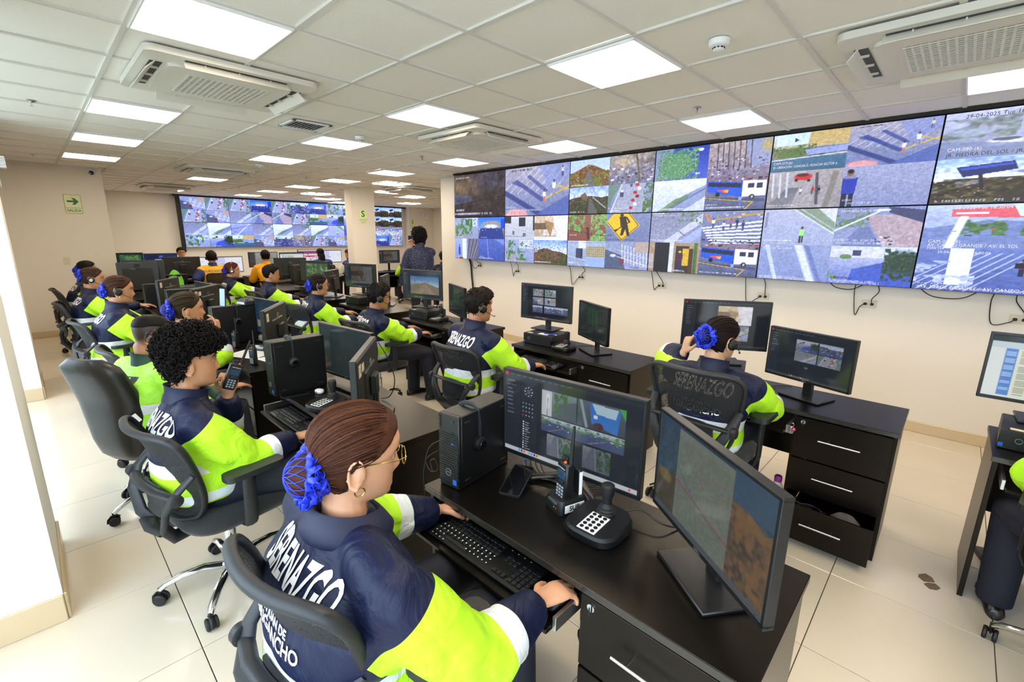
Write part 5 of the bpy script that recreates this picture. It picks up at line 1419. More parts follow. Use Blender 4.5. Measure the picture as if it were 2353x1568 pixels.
def strands(name, mat, M, parent, n, bun, seed, thick=.0022, cap_off=.012):
    r = random.Random(seed); mb = MB(); c0 = Vector((0, -.012, -.005)); bdir = (Vector(bun) - c0)
    hl = HAIRLINES['pulled']
    for k in range(n):
        u = r.uniform(-1, 1) * math.radians(150); z0 = float(np.interp(abs(u), HL_T, hl)) + .002
        z0 = z0 + (r.random() ** 2) * (.108 - z0) * .9
        if 1.3 < abs(u) < 2.05 and z0 < .04: continue
        x, y = head_xy(np.array([u]), np.array([z0])); s = Vector((float(x[0]), float(y[0]), z0)) - c0
        ls, lb = s.length, bdir.length * .8
        sn, bn = s.normalized(), bdir.normalized(); ang = sn.angle(bn)
        if ang < .35: continue
        pts = []; rr_ = []
        m = max(6, int(ang * 6)); j = r.uniform(-.0015, .0025)
        for q in range(m + 1):
            t = q / m; dv = (sn * math.sin((1 - t) * ang) + bn * math.sin(t * ang)) / math.sin(ang)
            # radius of the head in that direction
            zz = max(-.1, min(.113, (c0 + dv * .09).z)); 
            lo, hi = .03, .14
            for _ in range(9):
                mid = (lo + hi) / 2; pp = c0 + dv * mid; zc_ = max(-.117, min(.1139, pp.z))
                w_, f_, b_ = np.interp(zc_, HZ, HW), np.interp(zc_, HZ, HF), np.interp(zc_, HZ, HB)
                ins = abs(pp.z) < .114 and (pp.x / w_) ** 2 + (pp.y / (f_ if pp.y > 0 else b_)) ** 2 < 1
                lo, hi = (mid, hi) if ins else (lo, mid)
            rad = lo + (cap_off + j) * min(1, t * 5 + .25)
            pts.append(M @ (c0 + dv * rad)); rr_.append(thick * min(1, .5 + t * 3))
        mb.tube(pts, rr_, 4, r.choice((0, 0, 1, 2)))
    return mb.build(name, mat, parent, smooth=True, kind='stuff')
def make_bun(parent, M, pos, hm, size=.042, net=BLUENET, ruffle=True, lod=1, axis=(0, -1, .1)):
    ax = Vector(axis).normalized(); Q = frame_M((0, 0, 0), ax.orthogonal(), ax.cross(ax.orthogonal()))
    B = M @ TR(*pos) @ Q
    MB().lathe([(size * math.cos(a), size * .95 * math.sin(a)) for a in np.linspace(-1.5, 1.5, 11)], 18, M=B).build('hair_bun', hm, parent, smooth=True)
    nt_ = MB(); k1 = size * 1.05
    for k in range(13):
        a = 2 * PI * k / 13
        for sg in (-1, 1):
            nt_.tube([B @ Vector((k1 * math.cos(q) * math.cos(a + sg * (q + 1) * .55), k1 * math.cos(q) * math.sin(a + sg * (q + 1) * .55), k1 * math.sin(q))) for q in np.linspace(-.3, 1.5, 8)], .0012 * (1 if lod else 2), 4)
    nt_.build('hair_net', net, parent, smooth=True, kind='stuff')
    if ruffle:
        rf = MB(); rn = 20 if lod else 8
        for k in range(rn * 3):
            a = 2 * PI * k / (rn * 3) + (k % 3) * .2; rr_ = size * (.6 + .27 * (k % 3)); zz = -size * .55 + .016 * (k % 3) - .002
            c = B @ Vector((rr_ * math.cos(a), rr_ * math.sin(a), zz)); rad = (B.to_3x3() @ Vector((math.cos(a), math.sin(a), .2))).normalized()
            tn = (B.to_3x3() @ Vector((-math.sin(a), math.cos(a), 0))).normalized(); up = rad.cross(tn)
            pts = [c + tn * (.013 * math.cos(q)) + up * (.011 * math.sin(q)) + rad * (.007 + .01 * math.sin(q * 2 + k * 1.7)) for q in np.linspace(0, 2 * PI, 9)[:-1]]
            rf.tube(pts, [(.009, .0018)] * 8, 6, closed=True)
        rf.tube([B @ Vector((size * .8 * math.cos(a), size * .8 * math.sin(a), -size * .45)) for a in np.linspace(0, 2 * PI, 20)[:-1]], size * .25, 6, closed=True)
        rf.build('scrunchie', net, parent, smooth=True)
def headset(parent, M, colr=None, mic=1, both=True, cushion=None):
    band = [M @ Vector((.086 * math.sin(a), -.012, -.005 + .128 * math.cos(a) if abs(a) < PI / 2 else -.005)) for a in np.linspace(-1.52, 1.52, 15)]
    hs = MB().tube(band, [(.0022, .007)] * 15, 6, up=(0, 1, 0)).build('headset_band', colr or BLK, parent)
    for s in ((-1, 1) if both else (mic,)):
        e = MB().lathe([(.004, -.012), (.026, -.012), (.03, -.004), (.03, .004), (.022, .012), (.004, .014)], 18, M=M @ TR(s * .088, -.012, -.012) @ RY(s * PI / 2)).build('ear_cup', BLK, parent)
        MB().lathe([(.004, .0145), (.017, .0145), (.015, .0165), (.004, .0165)], 14, M=M @ TR(s * .088, -.012, -.012) @ RY(s * PI / 2)).build('ear_cup_cap', cushion or BLK, e)
    MB().tube([M @ Vector((mic * .092, -.005, -.02)), M @ Vector((mic * .09, .04, -.045)), M @ Vector((mic * .07, .08, -.065)), M @ Vector((mic * .045, .105, -.07))], [.0025, .0022, .0022, .005], 6).build('microphone_boom', BLK, parent)
def glasses(parent, M, m):
    g = MB()
    for s in (-1, 1):
        g.tube([M @ Vector((s * .033 + .024 * math.cos(a), .1 - .004 * math.cos(a) * s, .0 + .02 * math.sin(a))) for a in np.linspace(0, 2 * PI, 17)[:-1]], .0014, 5, closed=True)
        g.tube([M @ Vector((s * .057, .098, .006)), M @ Vector((s * .073, .07, .008)), M @ Vector((s * .077, 0, .008)), M @ Vector((s * .076, -.02, -.004))], .0016, 5)
    g.tube([M @ Vector((-.009, .104, .006)), M @ Vector((0, .107, .009)), M @ Vector((.009, .104, .006))], .0014, 5)
    g.build('glasses', m, parent)
def lettering_on(parent, bvh, txt, zc, size, mat, cx=0, sx=1.0, arch=0.0, bold=.0, up_off=0.0, name='back_lettering', ysrc=-1.2, dirv=(0, 1, 0), off=.0035):
    if txt is None:
        nx, nz_ = 16, 6; me = MB().add([(-sx / 2 + sx * i / nx, -size / 2 + size * j / nz_, 0) for j in range(nz_ + 1) for i in range(nx + 1)], [(j * (nx + 1) + i, j * (nx + 1) + i + 1, (j + 1) * (nx + 1) + i + 1, (j + 1) * (nx + 1) + i) for j in range(nz_) for i in range(nx)]).mesh('patch')
    else: me = text_mesh(txt, size, bold=bold, sx=sx)
    bm = bmesh.new(); bm.from_mesh(me); bpy.data.meshes.remove(me)
    bmesh.ops.triangulate(bm, faces=bm.faces[:])
    for _ in range(3):
        ed = [e for e in bm.edges if e.calc_length() > .014]
        if not ed: break
        bmesh.ops.subdivide_edges(bm, edges=ed, cuts=1); bmesh.ops.triangulate(bm, faces=bm.faces[:])
    dv = Vector(dirv)
    for v in bm.verts:
        x, z = v.co.x, v.co.y
        z = z - arch * x * x
        o = Vector((cx + x, ysrc, zc + z)); hit = bvh.ray_cast(o, dv)
        if hit[0] is None: hit = bvh.find_nearest(Vector((cx + x, -.2, zc + z)))
        v.co = hit[0] - dv * off
    nm = bpy.data.meshes.new(name); bm.to_mesh(nm); bm.free(); nm.materials.append(mat)
    return obj(name, nm, parent)

def person(label, x, y, rz, head=(0, .06, 1.17), hr=(0, 0, 0), lh=(-.2, .42, .70), rh=(.2, .42, .70), lpose='flat', rpose='flat', ldir=(0.15, 1, -.1), rdir=(-.1, 1, -.1), lnor=(0, .1, 1), rnor=(0, .1, 1),
           girth=1.1, shw=.2, outfit='serenazgo', skin='a8714f', hair='bun', hcol='2a1a12', vox=.008, hset=None, glass=None, text=None, scr=BLUENET, standing=False, seat=.47, earring=None,
           legs=True, bun=(0, -.098, -.012), bunsize=.042, collar=True, jv=None, knees=((-.12, .42), (.12, .42)), feet=None, sleeve_r=1.12, lean_hint=None, hairseed=1, capthick=.009, lod=1, elb=None, hs=1.04):
    t = thing('person', label, 'person', (x, y, 0), rz, 'people in the control room')
    HM = TR(*head) @ RZ(hr[0]) @ RX(hr[1]) @ RY(hr[2]) @ Matrix.Scale(hs, 4)
    hips = Vector((0, -.07, seat + .1))
    if standing: hips = Vector((0, -.01, .95))
    N = Vector((head[0] * .9, head[1] - .045, head[2] - .16)); 
    mid = (hips + N) / 2 + Vector((0, -.035, 0))
    def spine(q):
        return hips * (1 - q) ** 2 + mid * (2 * q * (1 - q)) + N * q * q
    SL = spine(.86)
    Sh = {-1: SL + Vector((-shw, .0, -.005)), 1: SL + Vector((shw, .0, -.005))}
    W = {-1: Vector(lh), 1: Vector(rh)}
    EL = {}
    for s in (-1, 1):
        hint = Vector((s * .55, -.35, -.9)) if elb is None else Vector(elb[s])
        EL[s] = elbow_ik(Sh[s], W[s], .29, .245, hint)
    # --- body (skin): head, neck, core, limbs and hands, one continuous surface
    mb = MB(); head_mb(mb, HM, 46 if lod else 26, 56 if lod else 32)
    nb = HM @ Vector((0, -.03, -.07)); nm_ = HM @ Vector((0, -.022, -.03))
    mb.tube([N + Vector((0, -.0, -.06)), N, (N + nb) / 2, nb, nm_], [.062, .058, .053, .052, .045], 16)
    mb.tube([hips, spine(.3), spine(.6), N], [.09, .09, .1, .05], 12)
    for s in (-1, 1):
        mb.tube([SL + Vector((0, 0, -.02)), Sh[s] + Vector((-s * .03, 0, -.02))], [.035, .03], 10); mb.tube([Sh[s] + Vector((-s * .03, 0, -.02)), EL[s], W[s]], [.03, .032, .026], 10)
        hand_mb(mb, W[s], ldir if s < 0 else rdir, lnor if s < 0 else rnor, s, lpose if s < 0 else rpose)
    body = remesh(mb, vox * .62 if lod else vox, 1, .4)
    V = coords(body); R3 = np.linalg.inv(np.array(HM.to_3x3())); Lc = (V - np.array(HM.translation)) @ R3.T
    inh = (np.abs(Lc[:, 0]) < .09) & (np.abs(Lc[:, 2]) < .13)
    lip = np.exp(-((Lc[:, 0]) / .021) ** 4 - ((Lc[:, 2] + .071) / .0085) ** 4) * (Lc[:, 1] > .06) * inh
    brow = np.exp(-((np.abs(Lc[:, 0]) - .033) / .018) ** 4 - ((Lc[:, 2] - .021 + .12 * (np.abs(Lc[:, 0]) - .033) ** 2 * 10) / .004) ** 4) * (Lc[:, 1] > .05) * inh
    stub = np.zeros(len(V))
    if hair == 'fade':
        ang = np.arctan2(np.abs(Lc[:, 0]), Lc[:, 1]); zl = np.interp(ang, HL_T, HAIRLINES['short']) 
        stub = np.clip((Lc[:, 2] - zl + .015) / .05, 0, .97) * inh
    fattr(body, 'lip', lip * .7); fattr(body, 'stub', np.clip(np.maximum(stub, brow * .9), 0, 1))
    body.materials.clear(); body.materials.append(skin_mat(skin)); smoothall(body)
    obj('body', body, t)
    for s in (-1, 1):      # eyes
        if not lod: continue
        e = MB().lathe([(.0115 * math.cos(a), .0115 * math.sin(a)) for a in np.linspace(-1.55, 1.55, 9)], 14, M=HM @ TR(s * .031, .0665, .002) @ RX(-PI / 2)).build('eye', EYEW, t, smooth=True)
        MB().lathe([(.0055, .0102), (.0045, .0118), (.001, .0122)], 12, M=HM @ TR(s * .031, .0665, .002) @ RX(-PI / 2)).build('iris', EYEI, e, smooth=True)
    # --- upper garment
    o = OUT.get(outfit)
    mb = MB()
    g = girth; rings = []
    prof = [(-.06, .17, .15), (0, .19, .165), (.12, .192, .16), (.3, .182, .148), (.5, .187, .142), (.68, .19, .135), (.8, .178, .118), (.88, .145, .1), (.94, .105, .085), (1.0, .076, .078), (1.03, .066, .068)]
    for q, rx, ry in prof:
        c = spine(max(q, 0)) + (Vector((0, 0, q * .5)) if q < 0 else Vector((0, 0, 0)))
        if q > 1: c = N + Vector((0, .005, .012))
        gg = g if q < .8 else 1 + (g - 1) * .45
        wx = rx * gg * (shw / .19 if .4 < q < .93 else 1)
        rings.append([(c.x + wx * math.copysign(abs(math.cos(a)) ** .85, math.cos(a)), c.y + ry * gg * math.copysign(abs(math.sin(a)) ** .9, math.sin(a)), c.z) for a in [2 * PI * k / 32 for k in range(32)]])
    mb.loft(rings)
    ar = {}
    for s in (-1, 1):
        d1 = (EL[s] - Sh[s]); d2 = (W[s] - EL[s])
        pts = [Sh[s] * .55 + SL * .45 - d1 * .05, Sh[s] + Vector((0, 0, .0)), Sh[s] + d1 * .3, Sh[s] + d1 * .65, EL[s] - d1 * .08 + d2 * .02, EL[s] + d2 * .15, EL[s] + d2 * .45, EL[s] + d2 * .8, EL[s] + d2 * .97]
        k = sleeve_r
        rad = [.05, .074 * (1 + (g - 1) * .5), .077 * k, .073 * k, .069 * k, .067 * k, .063 * k, .058, .047]
        if outfit == 'shirt': rad = [r_ * .85 for r_ in rad]
        if outfit == 'yellow': pts = pts[:5]; rad = rad[:5]
        mb.tube(pts, rad, 16)
        mb.tube([N + Vector((s * .02, 0, -.045)), N * .5 + Sh[s] * .5 + Vector((0, 0, .0)), Sh[s] + Vector((0, 0, .005))], [.05, .055 * (1 + (g - 1) * .5), .066 * (1 + (g - 1) * .5)], 14)
        ar[s] = (Sh[s], EL[s], W[s])
    jac = remesh(mb, jv or vox, 26 if lod > 1 else 14, .6)
    V = coords(jac); nrm = vnormals(jac)
    best = np.full(len(V), -9.); tt = np.zeros(len(V)); rsel = np.zeros(len(V))
    for s in (-1, 1):
        P0, P1, P2 = [np.array(q) for q in ar[s]]
        l1, l2 = np.linalg.norm(P1 - P0), np.linalg.norm(P2 - P1)
        def seg(a, b):
            ab = b - a; q = np.clip(((V - a) @ ab) / (ab @ ab), -.3, 1); dd = np.linalg.norm(V - a - np.clip(q, 0, 1)[:, None] * ab, axis=1); return q, dd
        q1, d1_ = seg(P0, P1); q2, d2_ = seg(P1, P2)
        use2 = d2_ < d1_
        tpar = np.where(use2, l1 + np.clip(q2, 0, 1) * l2, q1 * l1) / (l1 + l2)
        dist = np.where(use2, d2_, d1_)
        score = .108 * sleeve_r - dist
        out_ = (V[:, 0] * s > shw * .84) | use2 | (tpar > .35)
        score = np.where(use2 | (tpar > .35), score, np.minimum(score, V[:, 0] * s - shw * .84))
        up = score > best
        best = np.where(up, score, best); tt = np.where(up, tpar, tt)
    fattr(jac, 'arm', best); fattr(jac, 't', tt)
    hem = spine(0).z - .03
    fattr(jac, 'h', V[:, 2] - hem)
    r = np.random.RandomState(int(abs(x * 100)) % 1000)
    disp = np.zeros(len(V))
    for k in range(9):      # soft folds
        dirn = r.randn(3); dirn /= np.linalg.norm(dirn); fq = r.uniform(16, 45)
        disp += np.abs(np.sin(V @ dirn * fq + r.rand() * 6 + 1.5 * np.sin(V @ r.randn(3) * 9))) - .6
    amp = .0012 + .003 * np.exp(-((tt - .54) / .2) ** 2) * (best > 0)
    setco(jac, V + nrm * (disp * amp)[:, None])
    jac.materials.clear()
    if outfit == 'shirt': jac.materials.append(SHIRT)
    else: jac.materials.append(zone_mat('cloth_' + outfit, o['cols'], o['hb'], o['tb']))
    smoothall(jac)
    jo = obj('shirt' if outfit == 'shirt' else ('vest' if outfit in ('green', 'yellow', 'bluevest') else 'jacket'), jac, t)
    if collar:
        cm = {'serenazgo_wide': pmat('navy_cloth', NAVY, .6), 'serenazgo': pmat('navy_cloth', NAVY, .6), 'green': pmat('dark_green_cloth', '23443a', .6), 'yellow': pmat('blue_cloth', '26346e', .6), 'bluevest': pmat('blue_cloth', '26346e', .6), 'yellowjacket': pmat('yellow_cloth', 'f4ac14', .6)}.get(outfit, None) or SHIRT
        rg = []
        ax = (nb - N).normalized()
        for q, rad in (((-.03, .105), (-.012, .108), (.012, .094), (.03, .082), (.036, .077), (.03, .07), (-.01, .07)) if collar == 'flat' else ((-.02, .082), (.02, .074), (.045, .075), (.055, .078), (.052, .072), (.03, .066), (-.01, .07))):
            c = N + ax * q + Vector((0, .006, 0))
            rg.append([(c.x + rad * math.cos(a), c.y + rad * 1.08 * math.sin(a), c.z - .02 * math.sin(a) - .012 * max(0, math.sin(a)) ** 4) for a in [2 * PI * k / 28 for k in range(28)]])
        MB().loft(rg, caps=False).build('collar', cm, t, smooth=60)
    # --- trousers and shoes
    if legs:
        mb = MB()
        if not standing:
            mb.lathe([(.02, -.1), (.14, -.08), (.165, 0), (.15, .09), (.05, .12)], 20, M=TR(hips.x, hips.y + .01, hips.z - .01))
            ft = feet or ((-.12, .45), (.12, .45))
            for s, (kx, ky), (fx, fy) in ((-1, knees[0], ft[0]), (1, knees[1], ft[1])):
                mb.tube([(s * .08, -.05, seat + .08), (s * .1, .1, seat + .09), ((kx * .95), ky * .7, seat + .085), (kx, ky, seat + .055), (kx * .5 + fx * .5, ky * .5 + fy * .5, .3), (fx, fy, .09), (fx, fy, .05)], [.1, .1, .088, .078, .072, .066, .066], 14)
        else:
            ft = feet or ((-.1, .02), (.1, .0))
            mb.lathe([(.08, -.16), (.15, -.1), (.165, .0), (.15, .1), (.05, .14)], 20, M=TR(0, -.005, .92))
            for s, (fx, fy) in ((-1, ft[0]), (1, ft[1])):
                mb.tube([(s * .08, 0, .9), (s * .09, .01, .7), (fx, .02, .48), (fx, fy - .01, .25), (fx, fy, .05)], [.1, .088, .07, .062, .06], 14)
        tr = remesh(mb, max(vox, .011), 3, .5); tr.materials.clear(); tr.materials.append(TROU); smoothall(tr)
        obj('trousers', tr, t)
        for fx, fy in ft:
            rg = []
            for q, hw, hh in ((-.1, .02, .03), (-.09, .034, .06), (-.03, .038, .075), (.04, .042, .06), (.1, .046, .045), (.15, .036, .035), (.165, .015, .02)):
                rg.append([(fx + hw * math.cos(a), fy + q + .02, max(.001, hh * .5 + hh * .5 * math.sin(a))) for a in [2 * PI * k / 14 for k in range(14)]])
            MB().loft(rg).build('shoe', SHOE, t, smooth=60)
    # --- hair
    hm = hair_mat(hcol)
    if hair == 'bun':
        MB().loft(cap_mesh('pulled', capthick, HM, hairseed, .12), caps=False).build('hair', hm, t, smooth=True)
        if lod: strands('hair_strands', [hm, hair_mat(tone(hcol, .72)), hair_mat(tone(hcol, 1.3))], HM, t, 750 if lod > 1 else 170, bun, hairseed, .0015 if lod > 1 else .003, capthick + .0015)
        make_bun(t, HM, bun, hm, bunsize, scr, True, lod)
    elif hair in ('short', 'fringe'):
        lift = (lambda th, z, v: .012 * np.clip(z / .1, 0, 1) * np.clip(np.cos(th) * .6 + .5, 0, 1))
        MB().loft(cap_mesh(hair, capthick + .006, HM, hairseed, .35, lift=lift), caps=False).build('hair', hm, t, smooth=True)
        if lod:
            r2 = random.Random(hairseed + 5); tf = MB()
            for k in range(420):
                u = r2.uniform(-PI, PI); hl = float(np.interp(abs(u), HL_T, HAIRLINES[hair])); z = hl + (.108 - hl) * r2.random() ** .7
                xx, yy = head_xy(np.array([u]), np.array([z])); p = Vector((float(xx[0]), float(yy[0]), z)); nn = p.normalized(); p = p + nn * (capthick + .002) 
                d = (nn * .45 + Vector((0, .5, .35)) * r2.uniform(.3, 1) + Vector((r2.gauss(0, .25), r2.gauss(0, .25), -.4 if p.z < .04 else .1))).normalized()
                tf.tube([HM @ (p - d * .006), HM @ (p + d * .012), HM @ (p + d * .024 - nn * .004)], [.0035, .003, .0006], 4)
            tf.build('hair_tufts', hm, t, smooth=True, kind='stuff')
    elif hair == 'fade':
        MB().loft(cap_mesh('fade', .004, HM, hairseed, .1), caps=False).build('hair', hm, t, smooth=True)
    elif hair == 'curly':
        MB().loft(cap_mesh('curls', .02, HM, hairseed, .3), caps=False).build('hair', hm, t, smooth=True)
        curl_hair('hair_curls', hm, HM, t, 2600, hairseed, .045, .0095, .052, .0026)
    elif hair == 'wavy':
        lf = (lambda th, z, v: .014 * np.clip(v * 3, 0, 1))
        MB().loft(cap_mesh('long', .014, HM, hairseed, .3, lift=lf), caps=False).build('hair', hm, t, smooth=True)
        curl_hair('hair_curls', hm, HM, t, 420, hairseed, .06, .012, .045, .004, 'long')
    elif hair == 'long':
        MB().loft(cap_mesh('long', .012, HM, hairseed, .15), caps=False).build('hair', hm, t, smooth=True)
        MB().tube([HM @ Vector((0, -.06, .0)), HM @ Vector((0, -.095, -.06)), HM @ Vector((0, -.12, -.15)), HM @ Vector((0, -.13, -.26))], [(.05, .07), (.04, .075), (.03, .065), (.012, .03)], 14).build('hair_length', hm, t, smooth=True)
    if hset: headset(t, HM, **hset)
    if glass: glasses(t, HM, glass)
    if earring:
        for s in (-1, 1):
            MB().tube([HM @ Vector((s * .078, -.012 + .011 * math.cos(a), -.052 + .011 * math.sin(a))) for a in np.linspace(0, 2 * PI, 15)[:-1]], .002, 6, closed=True).build('earring', earring, t)
    if text:
        Vj = coords(jac); polys = [tuple(p.vertices) for p in jac.polygons]
        bvh = BVHTree.FromPolygons([tuple(v) for v in Vj], polys)
        top = spine(.80).z
        for args in text:
            kw = dict(args); dz = kw.pop('dz')
            lettering_on(t, bvh, zc=top + dz, **kw)
    return t
SHIRT = None
def _shirt():
    m = bpy.data.materials.new('navy_speckled_shirt'); m.use_nodes = True; nt = m.node_tree; b = nt.nodes['Principled BSDF']
    v = nt.nodes.new('ShaderNodeTexVoronoi'); v.inputs['Scale'].default_value = 55; tc = nt.nodes.new('ShaderNodeTexCoord'); nt.links.new(tc.outputs['Object'], v.inputs['Vector'])
    g = nt.nodes.new('ShaderNodeMath'); g.operation = 'LESS_THAN'; g.inputs[1].default_value = .22; nt.links.new(v.outputs['Distance'], g.inputs[0])
    k = nt.nodes.new('ShaderNodeMix'); k.data_type = 'RGBA'; k.inputs[6].default_value = srgb('141836') + (1,); k.inputs[7].default_value = srgb('7c84b0') + (1,)
    nt.links.new(g.outputs[0], k.inputs[0]); nt.links.new(k.outputs[2], b.inputs['Base Color']); b.inputs['Roughness'].default_value = .7
    return m
SHIRT = _shirt()
BACKT = [dict(txt='SERENAZGO', cx=0, dz=.01, size=.1, mat=WHT, sx=.58, bold=.0025, arch=.25), dict(txt='SAN JUAN DE', cx=0, dz=-.075, size=.03, mat=WHT, sx=.9, bold=.0008), dict(txt='LURIGANCHO', cx=0, dz=-.112, size=.048, mat=WHT, sx=.85, bold=.001, arch=-.3)]
BACK1 = BACKT[:1]
# ================================================================== the people, one by one
GRT = [dict(txt=None, dz=-.0, size=.055, sx=.3, mat=pmat('black_patch', '141414', .6), name='patch', off=.0035), dict(txt=None, dz=-.0, size=.045, sx=.25, cx=-.015, mat=WHT, name='patch_field', off=.0055), dict(txt='INTELIGENCIA', dz=-.0, size=.036, sx=.95, cx=-.015, mat=BLKP, off=.0075)]
person('person in front wearing a blue hair net, gold glasses and a lettered navy jacket', .37, -1.80, -.05, head=(-.02, .0, 1.155), hr=(-.18, -.12, .04), hs=1.09, collar='flat', lh=(-.27, .40, .70), rh=(.30, .345, .715), lpose='chin', rpose='mouse',
       ldir=(.5, 1, .05), rdir=(.12, 1, -.1), lnor=(-.5, .1, 1), girth=1.22, shw=.235, skin='cf9a78', hair='bun', hcol='45281b', vox=.0085, outfit='serenazgo_wide', glass=GOLD, text=BACKT, earring=GOLD, sleeve_r=1.2, bun=(0, -.104, -.035), bunsize=.05, lod=2, capthick=.013)
person('person in navy and lime jacket speaking into a handheld radio', -1.0, -1.83, -.05, head=(-.04, -.04, 1.135), hr=(.0, -.05, 0), lh=(-.14, .10, .915), rh=(.09, .32, .70), lpose='hold', rpose='mouse',
       ldir=(.0, .2, 1), lnor=(-.9, .45, 0), rdir=(-.1, 1, -.12), skin='c28d68', hair='curly', hcol='15110f', vox=.0085, text=BACK1, shw=.2, sleeve_r=1.15, lod=2, knees=((-.1, .42), (.16, .44)))
person('person in lime vest with dark collar sitting on the leather chair', -2.06, -1.9, .3, head=(.05, .02, 1.10), hr=(-.35, -.25, 0), lh=(-.12, .36, .66), rh=(.14, .38, .68), text=GRT, skin='b5835f', hair='fade', hcol='14110f', outfit='green', vox=.010, shw=.215, girth=1.08)
person('person with net-covered bun and hoop earring resting a hand by the chin', -2.7, -1.74, -.05, head=(-.06, .2, 1.135), hr=(-.05, -.02, .05), lh=(-.2, .38, .72), rh=(.04, .36, .95), rpose='chin', rdir=(-.12, -.05, 1), rnor=(.5, .9, 0),
       skin='c48f6c', hair='bun', hcol='33291f', vox=.010, shw=.175, earring=SILV, bun=(0, -.11, .0), bunsize=.048, elb={-1: (-.5, -.3, -.9), 1: (.5, .3, -.9)})
person('person with drop earrings, blue hair net and black headset by the window aisle', -4.12, -1.82, -.05, head=(.04, .04, 1.18), hr=(-.05, -.08, 0), lh=(-.22, .44, .72), rh=(.2, .4, .70), skin='bf8a66', hair='bun', hcol='3b241a', vox=.011, hset=dict(mic=1), text=BACK1, earring=GOLD, bun=(0, -.105, -.01))
person('person with silver-capped headset, second seated from the exit wall', -5.75, -1.87, -.05, head=(.0, .03, 1.165), hr=(-.05, -.1, 0), lh=(-.2, .44, .80), rh=(.2, .42, .70), skin='bf8a66', hair='bun', hcol='3a261c', vox=.011, hset=dict(mic=1, cushion=ALU), text=BACK1, bun=(0, -.1, .03))
person('person nearest the exit sign wall, mostly hidden behind two others', -7.45, -1.85, -.05, head=(.0, .08, 1.165), hr=(-.05, -.1, 0), skin='bf8a66', hair='bun', hcol='14100e', vox=.012, text=BACK1, lod=0, bun=(0, -.105, -.02))
person('person with blue hair flower and headset facing the video wall, one hand raised', .46, .33, .0, head=(.02, -.02, 1.15), hr=(-.35, -.05, 0), lh=(-.19, .0, 1.03), rh=(.2, .38, .765), lpose='chin', rpose='flat', ldir=(.2, .15, 1), lnor=(-.6, -.6, .2),
       skin='c79a78', hair='bun', hcol='1a1210', vox=.010, hset=dict(mic=1), glass=GOLD, text=BACKT, bun=(-.01, -.1, .015), bunsize=.042, shw=.205, girth=1.1, elb={-1: (-.55, -.1, -1), 1: (.6, -.3, -.8)})
person('person with headset in lettered jacket seated just below the video wall', -1.2, -.01, -.1, head=(.03, .0, 1.185), hr=(-.2, -.06, 0), lh=(-.2, .42, .70), rh=(.24, .36, .70), rpose='mouse', skin='b37d59', hair='short', hcol='1d1613', vox=.010, hset=dict(mic=1), text=BACKT, shw=.215, girth=1.15, sleeve_r=1.15)
person('person with black glasses and headset typing in the middle row', -2.64, -.04, -.12, head=(.08, .0, 1.115), hr=(-.1, -.1, 0), lh=(-.25, .44, .72), rh=(.12, .40, .72), rpose='mouse', skin='ad7855', hair='short', hcol='15110f', vox=.010, hset=dict(mic=1), glass=BLKW, text=BACK1, seat=.45, shw=.2, knees=((-.12, .45), (.13, .47)), feet=((-.1, .42), (.16, .5)))
person('person with silver glasses, headset and dark blue hair net in the middle row', -4.05, -.05, -.1, head=(.1, .04, 1.115), hr=(-.05, -.05, 0), lh=(-.2, .44, .72), rh=(.22, .40, .70), skin='bd8a67', hair='bun', hcol='231a17', vox=.011, hset=dict(mic=1), glass=SILV, text=BACK1, seat=.45, bun=(0, -.105, -.01))
person('person without headset between two headset wearers in the middle row', -5.6, .0, -.1, head=(.05, .02, 1.135), hr=(-.15, -.05, 0), lh=(-.2, .44, .72), rh=(.2, .40, .70), skin='b07d5b', hair='short', hcol='120f0e', vox=.012, seat=.45, lod=0)
person('person with white headset and bright blue hair ribbon in the middle row', -6.93, -.1, -.1, head=(.0, .0, 1.115), hr=(-.1, -.05, 0), lh=(-.2, .44, .72), rh=(.2, .40, .70), skin='c18c6b', hair='bun', hcol='4a2318', vox=.012, hset=dict(mic=1, colr=WHP, cushion=WHP), glass=SILV, seat=.45, text=BACK1, lod=0)
person('person at the right edge, only lime sleeve, dark trousers and black shoes visible', 2.0, .27, .1, head=(.1, .1, 1.18), lh=(-.1, .40, .70), rh=(.2, .42, .72), skin='b07d5b', hair='short', hcol='120f0e', vox=.011, seat=.45, shw=.225, girth=1.12, knees=((-.22, .40), (.1, .42)), feet=((-.22, .36), (.05, .42)), elb={-1: (-1, -.2, -.6), 1: (.6, -.3, -.8)})
# far rows
VT = [dict(txt='LURIGANCHO', cx=0, dz=.0, size=.062, mat=pmat('navy_print', '26284e', .6), sx=.9, bold=.001), dict(txt='TRANSITO', cx=0, dz=-.075, size=.05, mat=pmat('brown_print', '7a5a1c', .6), sx=1.1, bold=.0005)]
person('person in a yellow vest lettered on the back over a blue shirt', -9.36, .22, PI / 2, head=(0, .06, 1.2), hr=(-.35, 0, 0), lh=(-.33, .1, .68), rh=(.3, .35, .72), outfit='yellow', skin='9d6b4b', hair='short', hcol='1c1512', vox=.012, hset=dict(mic=1), text=VT, shw=.22, girth=1.12, lod=0)
person('person in a plain yellow jacket half hidden by a monitor', -9.22, 1.2, PI / 2, head=(0, .12, 1.2), hr=(-.3, 0, 0), outfit='yellowjacket', skin='9d6b4b', hair='short', hcol='14100e', vox=.013, shw=.21, girth=1.1, lod=0)
BV = [dict(txt='SERENAZGO', cx=0, dz=.02, size=.045, mat=WHT), dict(txt='POLICIA', cx=0, dz=-.12, size=.06, mat=WHT)]
person('person in a blue vest with pale sleeves seated upright at the far desks', -10.4, 2.88, PI / 2, head=(0, .06, 1.2), outfit='bluevest', skin='bf8a66', hair='long', hcol='14100e', vox=.014, lod=0, text=BV[:1])
